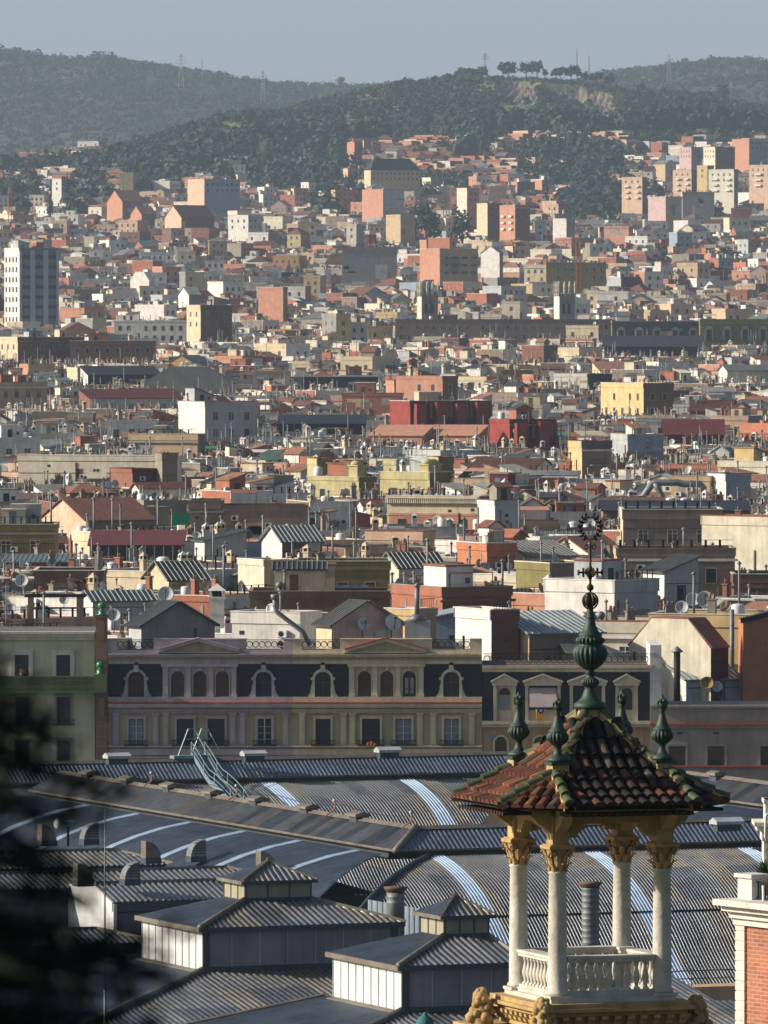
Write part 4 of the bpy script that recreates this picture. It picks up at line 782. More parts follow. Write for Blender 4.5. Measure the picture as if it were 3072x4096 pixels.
for px, yt, yb, w, m, nm in [(429, 206, 238, 26, 'pine', 'largest dark round tree right of the stepped tan wall'), (413, 214, 238, 12, 'oak', 'smaller dark tree left of the largest round one by the tan wall'), (462, 208, 238, 22, 'pine', 'broad dark tree just right of the largest round tree'), (67, 170, 192, 6, 'pine', 'tall dark cypress beside the small white house at the left'),
        (50, 190, 212, 7, 'pine', 'dark cypress lower left of the white cubic house'), (232, 166, 184, 9, 'pine', 'dark pointed tree by the brick house left of centre'), (245, 218, 232, 10, 'oak', 'palm like green tree in front of the white cubic houses'), (546, 176, 192, 8, 'oak', 'green tree at the left corner of the park'), (136, 158, 172, 7, 'pine', 'narrow cypress among hillside villas upper left'), (640, 180, 200, 8, 'oak', 'tree between the orange flats and the park')]:
    D = min(roofD(yb), 5300); b = atD(px, yb, D); h = (yb - yt) * D / F_ + 8; tree('cypress_tree' if 'cypress' in nm or 'pointed' in nm else 'tree', nm, b.x, D, b.z - 8, h, w * D / F_ / 2, m, 'trees standing among the hillside houses', cypress='cypress' in nm or 'pointed' in nm, bare=.2)
# ---------------------------------------------------------------- the rest of the town
rng = random.Random(21)
mass = Mass(); cells = {}; FILL = []
D = 664.0
while D < 6350:
    step = rng.uniform(11, 14) if D < 1400 else rng.uniform(10, 13.5) if D < 2600 else rng.uniform(10.5, 15) if D < 5300 else rng.uniform(15, 24)
    half = D * .0505 + 6; x = -half + rng.uniform(-5, 0)
    while x < half:
        w = rng.uniform(5, 12) if D < 1500 else rng.uniform(5, 11) if D < 2600 else rng.uniform(5, 12.5)
        ck = (int(x // 75), int(D // 120))
        if ck not in cells: cells[ck] = R(rng.choice([-24, -14, 0, 14, 24, 30, 40, 48, 52, 56]))
        FILL.append((x, D + rng.uniform(-2, 2), w, step * rng.uniform(.8, .95), cells[ck] + R(rng.uniform(-3, 3)))); x += w * rng.uniform(.92, 1.05)
    D += step
    if rng.random() < .10: D += 10
cnt = 0; POS = ['at far left', 'toward the left', 'left of centre', 'right of centre', 'toward the right', 'at far right']
ADJ = dict(white='white', ivory='off white', cream='cream', sand='sandy', peach='peach', pink='pink', salmon='salmon', rust='rust red', brick='red brick', brick_dark='dark brick', grey='grey', pale='pale grey', taupe='taupe', concrete='bare concrete', olive='olive', yellow='yellow', lemon='lemon', ochre='ochre', bluish='blue grey', brick_orange='orange brick', maroon='maroon')
RN = dict(flat='flat roofed block', gabL='pitched roof house', gabF='front gabled house', shedF='lean to roof house', shedL='slanting roof house', hip='hipped roof house')
labels = {}; INDN = 296 - len(HB)
def bandname(py):
    for y, n in ((615, 'right behind the mansards'), (590, 'beyond the first roofs'), (560, 'near the olive storey'), (525, 'near the big tiled house'), (495, 'near the yellow terraces'), (465, 'near the silver ducts'), (435, 'near the red blocks')):
        if py > y: return n
    return 'above the red blocks'
for (x, D, w, d, a) in FILL:
    px = 384 + F_ * x / D; rp = proj((x, D, zg(D) + 19))[1]
    if D > D1: gz = height(x, D) - 1
    else: gz = zg(D)
    if in_green(px, rp if D < D1 else proj((x, D, gz + 8))[1]) and rng.random() < (.93 if D < 4300 or 540 < px < 670 else .66): continue
    if D > 4800 and 205 < px < 610 and rng.random() < (.22 if px < 340 or px > 560 else .08): continue
    if 4950 < D < 5330 and not (340 < px < 600) and rng.random() < .25: continue
    if D > 5330 and not ((px < 112 and D < 6150 and rng.random() < .3) or (340 < px < 385 and D < 5420 and rng.random() < .6) or (610 < px and D < 5480 and rng.random() < .2)): continue
    up = 18.2 + rng.gauss(0, 1.1) + (rng.uniform(2, 4.5) if rng.random() < .07 else 0)
    if D > 2400: up = 14 + rng.gauss(0, 2.5) + (rng.uniform(3, 8) if rng.random() < .06 else 0)
    if D > 4200: up = 9.5 + rng.gauss(0, 2.4) + (rng.uniform(3, 9) if rng.random() < .07 else 0)
    ch = 4.2; skip = False; k = F_ / D
    if D > D1: up = min(up, 9); ch = 2
    wpx = (w * math.cos(a) + d * math.sin(a)) * k; xa, xb = px - d * math.sin(a) * k, px + w * math.cos(a) * k
    for (p0, p1, Dj, yb, yt, dj) in PLACED:
        ov = min(xb, p1) - max(xa, p0)
        if ov <= 0: continue
        if abs(Dj + 4 - D) < 9 and ov > .25 * min(wpx, p1 - p0): skip = True; break
        if D < Dj + 2:
            lim = atD(px, yb + (.5 if Dj < 2600 else -2.5), D).z - gz       # keep the sight line to the placed building free
            if up + 1 > lim: up = max(6, lim - 1.0)
            ch = min(ch, max(0, lim - up - .6))
    if skip or up < 5: continue
    roof = rng.choice(['flat'] * 10 + ['gabL', 'gabF', 'shedF', 'hip']) if D < 2600 else rng.choice(['flat'] * 7 + ['gabL', 'gabF', 'hip', 'hip'])
    wall = rng.choice(WALLC); side = rng.choice(SIDEC + [wall] * 6)
    if D > 4300 and 340 < px < 620: wall = rng.choice(['rust', 'salmon', 'brick', 'brick_dark', 'brick_dark', 'taupe', 'ivory']); side = rng.choice(['salmon', 'peach', 'brick', 'ivory'])
    elif D > 2600 and rng.random() < .09: wall = rng.choice(['rust', 'salmon', 'brick', 'peach']); side = rng.choice(['salmon', 'brick', wall])
    rm = rng.choice(['tile', 'tile_light', 'tile_dark', 'corr_grey', 'corr_green', 'roof_grey', 'tile_dark']) if roof != 'flat' else None
    M = Matrix.Translation((x, D, gz)) @ Matrix.Rotation(a, 4, 'Z')
    rise = None if roof == 'flat' else min(3.0, .26 * (w if roof == 'gabF' else d))
    if cnt < INDN and 0 <= xb and xa <= 768:
        cnt += 1; py = proj((x, D, gz + up))[1]
        lab = None
        base = f"{ADJ[wall]} {RN[roof]}"
        extra = ['', ', %s side' % ADJ[side] if side != wall else '', ', broad' if w > 13 else ', narrow' if w < 9.5 else '']
        tails = [f" {POS[min(5, max(0, int(px / 128)))]}, {bandname(py)}"]
        for e1 in (extra[1] if side != wall else '', (extra[1] if side != wall else '') + extra[2]):
            c = base + e1 + tails[0]
            if c not in labels and len(c.split()) <= 16: lab = c; break
        if not lab:
            px2 = max(0, min(768, px))
            for f in ('nearer', 'lower', 'higher', 'half hidden', 'farther', 'squat', 'deep', 'slim', 'plainer', 'hindmost'):
                c = f"{f} {ADJ[wall]} {RN[roof]} {tails[0].strip()}"
                if c not in labels: lab = c; break
        labels[lab] = 1
        root = thing('apartment_building' if roof == 'flat' else 'house', lab, 'building', (x, D, gz), a, 'buildings of the dense town'); B = Ind(root)
        building(B, rng, w, d, up, wall, side, roof, rm, clutter=1.0, cmax=ch, lod=0, rise=rise, nwin=16)
    else:
        mass.root = M; building(mass, rng, w, d, up, wall, side, roof, rm, clutter=1.0 if D < 3000 else .45, cmax=ch, lod=1 if D < 1500 else 2, rise=rise, nwin=8, wins=True, cthin=2.7 if D < 2600 else 0)
o = mass.build('distant_houses'); tag(o, 'thousands of small far houses and roofs filling the slope up to the hill', 'houses', None, 'stuff')
# ---------------------------------------------------------------- the terrace of facades (one pixel = 0.08 m at 640 m)
FD = 640.0; FK = F_ / FD
mat('f_lilac', 'b8aaaa', var=.15); mat('f_cream', 'd2c3a2', var=.15); mat('f_olive', 'aea17c', var=.15); mat('f_green', 'c6c4a4', var=.15); mat('f_ochre', 'c4a478', var=.15)
mat('f_stone', '948b80', var=.2); mat('f_brownstone', '8a6c55', var=.2); mat('balcony_green', '5f6e45', var=.2); mat('glaze_green', '2e7046', 0.3, kind='plain', spec=.5)
mat('ledge_red', 'a45038', var=.25); mat('iron_net', '2c2826', .7, kind='plain'); mat('curtain', '8a8a88', kind='plain'); mat('blind', 'a89898', kind='plain')
mat('flag_yellow', 'e0a81c', kind='plain'); mat('flag_red', 'b8241c', kind='plain'); mat('flag_blue', '1f3d7a', kind='plain')
def X(px): return (px - 384) / FK
def Z(py): return CH - (py - 316) / FK
def fb(m, x0, y0, x1, y1, dep, mt, back=0.0): m.box(X(x0), -dep, Z(y1), X(x1), back, Z(y0), mt)   # box from pixel rectangle, standing dep metres proud of the wall plane
def arch_pts(x0, x1, y0, y1, n=12):
    r = (x1 - x0) / 2; cx = (x0 + x1) / 2; return [(x0, y1), (x1, y1)] + [(cx + r * math.cos(math.pi * i / n), y0 + r - r * math.sin(math.pi * i / n)) for i in range(n + 1)]
def ring(m, x0, x1, y0, y1, t, dep, mt, back=-.0):       # arched architrave
    o = arch_pts(x0 - t, x1 + t, y0 - t, y1); i = arch_pts(x0, x1, y0, y1); n = len(o)
    P3 = lambda p, y: (X(p[0]), y, Z(p[1])); o = o[1:] + o[:1]; i = i[1:] + i[:1]
    for a in range(n - 1):
        v = [P3(o[a], -dep), P3(o[a + 1], -dep), P3(i[a + 1], -dep), P3(i[a], -dep), P3(o[a], back), P3(o[a + 1], back), P3(i[a + 1], back), P3(i[a], back)]
        m.add(v, [(0, 1, 2, 3), (4, 5, 1, 0), (3, 2, 6, 7), (7, 6, 5, 4)], mt)
def flat_arch(m, x0, x1, y0, y1, y, mt): m.add([(X(a), y, Z(b)) for a, b in arch_pts(x0, x1, y0, y1)][::-1], [tuple(range(15))], mt)
def arched_window(par, x0, x1, y0, y1, tm, style, surround=2.2, scroll=False, dep=.28, pn=.05):
    w = MB(); ring(w, x0, x1, y0, y1, surround, dep, tm, -.02)
    if scroll:
        for s in (-1, 1):
            cx = x0 - surround if s < 0 else x1 + surround
            for i in range(9): t = i / 8; xx = cx + s * (6.5 * t ** 2.2) ; hh = 14 * (1 - t) + 2; fb(w, min(xx - .9, xx + .9), y1 + 4 - hh, max(xx - .9, xx + .9), y1 + 4, dep * .8 - i * .006, tm, -.03)
            fb(w, cx - 1.6 if s < 0 else cx - .8, y0 + 6, cx + .8 if s < 0 else cx + 1.6, y0 + 8.5, dep + .06, tm)
            fb(w, cx - (8.5 if s < 0 else 0), y1 + 4, cx + (8.5 if s > 0 else 0), y1 + 6.5, dep + .05, tm)
        m2 = MB(); fb(m2, (x0 + x1) / 2 - 2.3, y0 - 6.5, (x0 + x1) / 2 + 2.3, y0 + .5, dep + .15, tm); fb(m2, (x0 + x1) / 2 - 1.8, y0 - 9, (x0 + x1) / 2 + 1.8, y0 - 6.5, dep + .05, 'iron'); put('keystone', m2, par)
    o = put('window', w, par); g = MB(); flat_arch(g, x0, x1, y0, y1, -pn, 'shutter' if style == 's' else 'glass'); put('pane', g, o)
    f = MB(); c = (x0 + x1) / 2; fb(f, c - .25, y0 + 1, c + .25, y1, pn + .05, 'wood'); fb(f, x0, (y0 + y1) / 2 - 2, x1, (y0 + y1) / 2 - 1.5, pn + .04, 'wood')
    if style == 'w':
        for u in (x0 + 2.4, c + 1.2): fb(f, u, y0 + 7, u + 3.2, y1 - 8, pn + .06, 'curtain'); fb(f, u, y1 - 7, u + 3.2, y1 - 3, pn + .06, 'curtain')
    put('window_bars', f, o); return o
def rect_window(par, x0, x1, y0, y1, tm, style, fr=2, rail=True):
    w = MB(); fb(w, x0 - fr, y0 - fr, x1 + fr, y0, .14, tm); fb(w, x0 - fr, y0, x0, y1, .14, tm); fb(w, x1, y0, x1 + fr, y1, .14, tm); fb(w, x0 - fr - 1, y0 - fr - 1.2, x1 + fr + 1, y0 - fr, .2, tm)
    o = put('window', w, par); g = MB(); fb(g, x0, y0, x1, y1, .02, 'glass'); put('pane', g, o); f = MB(); c = (x0 + x1) / 2; sm = {'b': 'glass_blue', 'c': 'curtain', 'd': 'shutter', 'w': 'frame_white'}[style]
    if style in 'cb': fb(f, x0 + 1.5, y0 + 1, c - 1, y1, .05, 'glass_blue'); fb(f, c + 1, y0 + 1, x1 - 1.5, y1, .05, 'glass_blue')
    if style in 'cbw': fb(f, c - .6, y0, c + .6, y1, .07, 'frame_white')
    for u in (x0, x1 - 1): fb(f, u, y0, u + 1, y1, .075, 'shutter' if style == 'd' else sm)
    for v in (.3, .55, .8): fb(f, x0, y0 + (y1 - y0) * v, x1, y0 + (y1 - y0) * v + .35, .06, 'iron' if style == 'd' else 'frame_white')
    put('window_bars', f, o)
    if rail:
        r = MB(); fb(r, x0 - 4.5, y1 - 4.6, x1 + 4.5, y1 - 4.1, .5, 'iron', -.46); fb(r, x0 - 4.5, y1 + .4, x1 + 4.5, y1 + 1.2, .5, 'iron')
        n = int((x1 - x0 + 9) / .8)
        for i in range(n + 1): u = x0 - 4.5 + (x1 - x0 + 9) * i / n; fb(r, u - .13, y1 - 4.2, u + .13, y1 + .6, .49, 'iron', -.47)
        put('balcony_rail', r, o)
    return o
def pediment(par, x0, x1, xa, ya, y1, tm, fill, dep=.55, t=3.2):
    m = MB(); P3 = lambda x, y, d: (X(x), -d, Z(y))
    m.ext([P3(x0 + 4, y1 - 1.5, .3), P3(x1 - 4, y1 - 1.5, .3), P3(xa, ya + t, .3)], (0, .3, 0), fill)
    for s, xe in ((0, x0), (1, x1)):
        m.ext([P3(xe, y1, dep), P3(xa, ya + t, dep), P3(xa, ya, dep), P3(xe, y1 - t, dep)], (0, dep, 0), tm)
        m.ext([P3(xe, y1 - t, dep + .12), P3(xa, ya, dep + .12), P3(xa, ya - 1, dep + .12), P3(xe, y1 - t - 1, dep + .12)], (0, dep + .1, 0), tm if x0 < 300 else 'ledge_red')
    fb(m, x0, y1, x1, y1 + 1.6, dep + .05, tm); put('pediment', m, par)
def roof_rail(par, x0, x1, y0, y1, dep=.1):
    m = MB(); fb(m, x0, y0, x1, y0 + .5, dep, 'iron_net', -dep + .05); fb(m, x0, y1 - .5, x1, y1, dep, 'iron_net', -dep + .05); n = int((x1 - x0) / .9)
    for i in range(n + 1): u = x0 + (x1 - x0) * i / n; fb(m, u - .14, y0, u + .14, y1, dep, 'iron_net', -dep + .05)
    c = int((x1 - x0) / 6)
    for i in range(c):
        cx = x0 + (x1 - x0) * (i + .5) / c; cy = (y0 + y1) / 2; rr = (y1 - y0) * .3
        m.tube([(X(cx + rr * math.cos(t * .7)), -dep - .02, Z(cy + rr * math.sin(t * .7))) for t in range(10)], .035, 'iron_net', 4)
    put('roof_railing', m, par)
def ball_finial(par, px, py, s=1.0):
    m = MB(); z = Z(py); m.lathe([(.42 * s, 0), (.42 * s, .08), (.25 * s, .15), (.34 * s, .3), (.12 * s, .45), (.3 * s, .62), (.36 * s, .78), (.28 * s, .96), (.08 * s, 1.05)], (X(px), -.3, z), 14, 'glaze_green'); put('ball_finial', m, par)
def terrace(name, label, x0, x1, tm, body, singles, triple, tw, low, rails, ped, styles, lowst):
    t = thing('apartment_building', label, 'building', (0, FD, 0), 0, 'terrace of mansard facades'); w = MB()
    w.box(X(x0), 0, 0, X(x1), 12, Z(664), body); put('wall', w, t)
    s = MB(); fb(s, x0, 664, x1, 697, .03, 'slate_roof'); put('slate_mansard', s, t)
    p = MB(); segs = []; c = x0
    for a, b in rails + [(x1, x1)]: segs.append((c, a)); c = b
    for a, b in segs:
        if b > a: fb(p, a, 639.5, b, 650, .25, tm, .4); fb(p, a, 638.5, b, 639.5, .35, tm, .5)
    fb(p, x0, 650, x1, 653, .28, tm, .4); fb(p, x0, 653, x1, 655, .6, tm, .4); fb(p, x0, 655, x1, 657, .42, tm); fb(p, x0, 657, x1, 660.5, .12, 'f_olive'); fb(p, x0, 660.5, x1, 664, .2, tm); put('cornice', p, t)
    rf = MB(); rf.box(X(x0) + .01, .5, Z(664), X(x1) - .01, 12, Z(655), 'roof_floor'); put('roof', rf, t)
    for a, b in rails: roof_rail(t, a, b, 639.5, 649.5)
    l = MB(); fb(l, x0, 697, x1, 702, .4, tm); fb(l, x0, 702, x1, 703.6, .75, 'ledge_red'); fb(l, x0, 703.6, x1, 706, .7, tm); fb(l, x0, 706, x1, 708, .5, tm); fb(l, x0, 709, x1, 713, .18, tm)
    n = int((x1 - x0) / 1.9)
    for i in range(n): u = x0 + (x1 - x0) * (i + .3) / n; fb(l, u, 710.5, u + .9, 712.5, .26, tm)
    put('string_course', l, t)
    l2 = MB(); fb(l2, x0, 745.5, x1, 747.3, .42, tm); fb(l2, x0, 749, x1, 755, .16, tm); fb(l2, x0, 757, x1, 758.4, .12, tm); put('string_course', l2, t)
    for cx, st in zip(singles, styles): arched_window(t, cx - 8, cx + 8, 671.5, 701.8 if False else 697, tm, st, 2.6, True)
    b0, b1 = tw; bl = MB(); fb(bl, b0, 664, b1, 697, .12, tm)
    fb(bl, b0 - 1.5, 664, b1 + 1.5, 666.5, .5, tm)
    for i in range(4):
        cx = b0 + 2.8 + (b1 - b0 - 5.6) * i / 3; fb(bl, cx - 2.4, 666.5, cx + 2.4, 695, .3, tm); fb(bl, cx - 3, 666.5, cx + 3, 668.5, .38, tm); fb(bl, cx - 3.2, 694.5, cx + 3.2, 697, .4, tm)
    put('window_bay', bl, t)
    for cx, st in triple: arched_window(t, cx - 6.6, cx + 6.6, 671, 696.6, tm, st, 1.0, False, .2, .14); k = MB(); fb(k, cx - 1.6, 664.5, cx + 1.6, 671, .34, tm); put('keystone', k, t)
    pediment(t, *ped, tm, 'f_olive')
    for (cx, hw), st in zip(low, lowst): rect_window(t, cx - hw, cx + hw, 719, 744.5, tm, st)
    for cx in PIL[name]: m = MB(); hw = 2.9; fb(m, cx - hw, 714, cx + hw, 745, .12, tm); fb(m, cx - hw + 1, 716, cx + hw - 1, 743, .15, tm); fb(m, cx - hw - .6, 713, cx + hw + .6, 715, .3, tm); put('pilaster', m, t)
    return t
PIL = {'a': [115.5, 155.5, 165.5, 232.5, 242.5, 285.5], 'b': [302, 343.5, 352.5, 420, 433.5, 472]}
ta = terrace('a', 'lilac trimmed mansard apartment house with dark slate attic, left of its cream twin', 108, 292.6, 'f_lilac', 'f_olive', [136, 263.5], [(177.5, 's'), (199.8, 's'), (222.3, 's')], (162.5, 236.5), [(136, 7.6), (185, 8.6), (216, 8.6), (264.5, 7.6)], [(117, 153.5), (246.5, 283.5)], (158, 239.5, 198.3, 638.2, 652.5), 'sd', 'bddw')
tb = terrace('b', 'cream trimmed mansard apartment house with dark slate attic, right of its lilac twin', 292.7, 482, 'f_cream', 'f_olive', [322.7, 451.3], [(364.5, 's'), (386.8, 's'), (409.3, 'w')], (349, 423.8), [(323, 7.6), (371, 9), (403.3, 8.2), (451.5, 7.6)], [(301.5, 340), (432, 470)], (344.5, 426.6, 385.7, 638.2, 652.5), 'dd', 'ddcc')
fl = thing('flag', 'small yellow and red striped flag over a window rail of the cream trimmed house', 'flag', (X(371), FD - .62, Z(746))); m = MB()
for i in range(5): m.ext([(-.36 + i * .15, 0, .42 - abs(i - 2) * .08), (-.22 + i * .15, 0, .42 - abs(i - 1.2) * .08), (-.26 + i * .13, 0, .02), (-.34 + i * .13, 0, .05)], (0, .03, 0), 'flag_yellow' if i % 2 == 0 else 'flag_red')
put('cloth', m, fl)
# left house with the green balcony
t = thing('apartment_building', 'pale green grey house with white framed windows and a green balcony at the left edge', 'building', (0, FD, 0), 0, None)
w = MB(); w.box(X(-40), 0, 0, X(94.5), 13, Z(640), 'f_green'); put('wall', w, t)
c = MB(); fb(c, -40, 631.5, 94.5, 634, .5, 'ivory', .5); fb(c, -40, 634, 94.5, 637, .35, 'ivory', .5); fb(c, -40, 637, 94.5, 640, .22, 'ivory', .5); put('cornice', c, t)
rf = MB(); rf.box(X(-40), .5, Z(640), X(94.5), 13, Z(633), 'roof_grey'); put('roof', rf, t)
for cx in (21.5, 63): o = rect_window(t, cx - 7, cx + 7, 655, 676, 'white', 'd', 4, False)
for cx in (22, 63.5): o = rect_window(t, cx - 6.5, cx + 6.5, 697, 724, 'f_stone', 'd', 1.5, True); o = rect_window(t, cx - 6.5, cx + 6.5, 741, 765, 'f_stone', 'd', 1.5, False)
b = MB(); fb(b, -40, 677, 96, 690.5, 1.3, 'balcony_green', -1.1); fb(b, -40, 690.5, 96, 692.5, 1.4, 'balcony_green'); fb(b, -40, 675.6, 96, 677, 1.36, 'balcony_green', -1.05)
for x0_, x1_ in ((5, 42), (49, 92)): fb(b, x0_, 680, x1_, 681, 1.34, 'balcony_green', -1.3); fb(b, x0_, 686, x1_, 687, 1.34, 'balcony_green', -1.3)
put('balcony', b, t)
pl = MB(); fb(pl, 96, 616, 107, 660, .5, 'f_brownstone', .9); fb(pl, 95.5, 660, 107.4, 770, .42, 'f_brownstone', .6); fb(pl, 94.8, 614.5, 108, 617.5, .65, 'f_brownstone', 1); [fb(pl, 95.2, y, 107.8, y + .7, .46, 'f_stone') for y in range(656, 768, 10)]
fb(pl, 98, 620, 105, 640, .54, 'f_brownstone'); fb(pl, 98.5, 697, 104.5, 716, .8, 'f_brownstone'); fb(pl, 97.5, 716, 105.5, 719, .7, 'f_brownstone'); put('corner_pier', pl, t)
pb = MB(); fb(pb, 95, 674, 107, 692, 1.5, 'balcony_green'); put('balcony_pedestal', pb, t)
ball_finial(t, 102, 615, 1.05); m = MB(); m.lathe([(.42, 0), (.42, .08), (.25, .15), (.34, .3), (.12, .45), (.3, .62), (.36, .78), (.28, .96), (.08, 1.05)], (X(100.5), -.9, Z(674)), 14, 'glaze_green'); put('ball_finial', m, t)
fp = thing('flower_pot', 'pot of yellow flowers on the green balcony of the left house', 'plant', (X(22), FD - 1.2, Z(675.6))); m = MB(); m.lathe([(.12, 0), (.17, .2)], n=8, m='rust'); put('pot', m, fp); m = MB(); rr = random.Random(2)
for i in range(60): p = Vector((rr.gauss(0, .16), rr.gauss(0, .1), .35 + rr.gauss(0, .12))); m.add([p, p + Vector((.08, 0, .03)), p + Vector((.03, 0, .1))], [(0, 1, 2)], 'flag_yellow' if i % 2 else 'plant')
put('blossom', m, fp)
# right mansard house with pedimented dormers
t = thing('apartment_building', 'lower slate attic house with pedimented dormers right of the twin terrace', 'building', (0, FD, 0), 0, 'terrace of mansard facades')
w = MB(); w.box(X(482.1), .3, 0, X(650), 12, Z(668), 'f_ochre'); put('wall', w, t)
w = MB(); w.box(X(650.1), -.3, Z(706), X(661.5), 9, Z(645), 'white'); w.box(X(649.6), -.4, Z(655), X(653.5), 0, Z(652), 'white'); put('side_wall', w, t)
s = MB(); fb(s, 482.1, 672, 650, 721, .0, 'slate_roof', .28); put('slate_mansard', s, t)
c = MB(); fb(c, 482.1, 665, 652, 668, .5, 'f_cream', .6); fb(c, 482.1, 668, 652, 672, .25, 'f_cream', .6); put('cornice', c, t)
c = MB(); fb(c, 482.1, 721, 650, 724, .6, 'f_cream', .28); fb(c, 482.1, 724, 650, 727, .4, 'f_cream', .28); put('string_course', c, t)
rf = MB(); rf.box(X(482.1), .6, Z(672), X(650), 12, Z(667), 'roof_floor'); put('roof', rf, t)
roof_rail(t, 484, 648, 653.5, 665, .2)
for cx, hw in ((504.6, 8), (543, 14.5), (587.5, 14.5), (626.8, 8)):
    m = MB(); o_ = hw + 3.5; fb(m, cx - hw - 3.2, 685, cx - hw, 721, .35, 'f_cream'); fb(m, cx + hw, 685, cx + hw + 3.2, 721, .35, 'f_cream'); fb(m, cx - o_ - 1, 682.5, cx + o_ + 1, 685.5, .5, 'f_cream')
    m.ext([(X(cx - o_ - 1.5), -.5, Z(682.5)), (X(cx + o_ + 1.5), -.5, Z(682.5)), (X(cx), -.5, Z(675))], (0, .5, 0), 'f_cream')
    for s_ in (-1, 1): m.ext([(X(cx + s_ * (o_ + 2.2)), -.62, Z(682.6)), (X(cx), -.62, Z(675.2)), (X(cx), -.62, Z(673.6)), (X(cx + s_ * (o_ + 2.2)), -.62, Z(680.9))], (0, .6, 0), 'f_cream')
    d_ = put('dormer', m, t); g = MB()
    if hw < 10:
        fb(g, cx - hw, 685.5, cx + hw, 721, .1, 'f_cream'); g2 = MB(); flat_arch(g2, cx - 5.5, cx + 5.5, 688, 710, -.14, 'shutter'); put('pane', g2, d_)
        if cx < 520: fb(g, cx - 5.6, 695, cx + 5.6, 710, .18, 'curtain')
    else:
        fb(g, cx - hw, 710, cx + hw, 721, .1, 'f_cream'); g2 = MB(); fb(g2, cx - hw, 685.5, cx + hw, 710, .02, 'glass'); put('pane', g2, d_)
        if cx < 560: g3 = MB(); g3.ext([(X(cx - 13.5), -.2, Z(688)), (X(cx + 13.5), -.2, Z(688)), (X(cx + 13.5), -1.0, Z(707)), (X(cx - 13.5), -1.0, Z(707))], (0, -.04, .02), 'blind'); put('awning', g3, d_)
    put('dormer_panel', g, d_)
for cx in (501, 540, 580, 615): arched_window(t, cx - 6, cx + 6, 737, 760, 'f_cream', 's', 2, False, .0 + .12)
fl = thing('flag', 'yellow and red striped flag with a blue star triangle below the pink awning', 'flag', (X(541), FD - 1.1, Z(722)))
m = MB()
for i in range(9):
    x0_, x1_ = -.42 + i * .085, -.42 + (i + 1) * .085; sl_ = .0
    m.ext([(x0_, -.02 * (i % 2), 1.1), (x1_, -.02 * ((i + 1) % 2), 1.1), (x1_ * .55 - .12, -.02, .12 + .05 * math.sin(i)), (x0_ * .55 - .12, -.02, .1 + .05 * math.sin(i))], (0, .015, 0), 'flag_yellow' if i % 2 == 0 else 'flag_red')
put('cloth', m, fl); m = MB(); m.ext([(-.44, -.035, 1.13), (.36, -.035, 1.13), (-.02, -.035, .62)], (0, -.01, 0), 'flag_blue'); put('blue_triangle', m, fl)
m = MB(); st = [(math.cos(R(90 + i * 36)) * (.13 if i % 2 == 0 else .055) - .03, -.05, math.sin(R(90 + i * 36)) * (.13 if i % 2 == 0 else .055) + .95) for i in range(10)]; m.add(st, [tuple(range(10))[::-1]], 'white'); put('white_star', m, fl)
m = MB(); fb(m, 490, 736.5, 494.5, 741, .2, 'cloth_blue'); tag(put('street_plate', m, None, T(0, FD + .28, 0)), 'small blue plate on the ochre wall beside an arched window', 'sign')
# grey stone building at the right
t = thing('apartment_building', 'grey stone block with a red ledge and dark square windows at the lower right', 'building', (0, FD, 0), 0)
w = MB(); w.box(X(650.1), -.6, 0, X(800), 8, Z(706), 'f_stone'); put('wall', w, t)
c = MB(); fb(c, 650.1, 705, 800, 707.5, .85, 'f_stone', .6); fb(c, 650.1, 723, 800, 725, .95, 'ledge_red'); fb(c, 650.1, 725, 800, 728, .8, 'f_stone'); fb(c, 650.1, 765.5, 800, 767, .9, 'ledge_red'); put('cornice', c, t)
for cx in (677, 716, 769):
    o = MB(); fb(o, cx - 11, 743, cx + 11, 746, .72, 'f_stone'); fb(o, cx - 11, 746, cx - 8.5, 766, .7, 'f_stone'); fb(o, cx + 8.5, 746, cx + 11, 766, .7, 'f_stone'); o = put('window', o, t); g = MB(); fb(g, cx - 8.5, 746, cx + 8.5, 765, .63, 'shutter'); put('pane', g, o); g = MB(); fb(g, cx - 8.5, 760, cx + 8.5, 765, .66, 'iron_net'); put('window_rail', g, o)
for cx in (680, 716): g = MB(); fb(g, cx - 3, 732, cx + 3, 734, .63, 'glass'); put('vent_slot', g, t)
# things standing on the terrace roofs
def item(px, pyb, key, s=1.0, D=None, label='', cat='chimney', rz=0):
    D = D or FD + 5; k = key; s = s * (.84 if 'dish' in k else 1); tag(put(NAMES[k], PR[k], None, T(*atD(px, pyb, D), rz, s)), label, cat)
item(217, 628, 'ch_white', 1.6, 700, 'slender white plastered chimney right of the grey gable house')
item(64, 612, 'dish', 1.0, 700, 'round dish low at the left beside the pergola frame', 'satellite dish')
item(166, 615, 'dish', 1.7, 700, 'large blue grey dish left of the grey gable house', 'satellite dish')
item(114, 633, 'dish', 1.35, 655, 'dish standing on the roof edge left of the lilac house', 'satellite dish')
item(10, 625, 'dish', 1.3, 690, 'dish on the shaded wall at the far left edge', 'satellite dish')
item(22, 598, 'dish', 1.5, 740, 'lettered dish on the red edged roof at the left', 'satellite dish')
for px, pb, s, lab in ((575, 637, 1.0, 'dish fixed left of the greenhouse door'), (539, 637, 0.9, 'rusty reddish dish on the stained hut'), (714, 640, 1.4, 'round dish by the orange brick gable'), (745, 662, 1.2, 'pale dish at the foot of the orange brick gable'),
                        (693, 618, 1.5, 'left one of two big dishes above the cream cut off gable'), (705, 622, 1.8, 'right one of two big dishes above the cream cut off gable')):
    item(px, pb, 'dish_orange' if 'rusty' in lab else 'dish', s, 690, lab, 'satellite dish')
item(707, 700, 'dish_orange', 1.3, 655, 'orange round dish on the white roof room', 'satellite dish'); item(717, 701, 'dish', 1.1, 655, 'pale dish right beside the orange one', 'satellite dish')
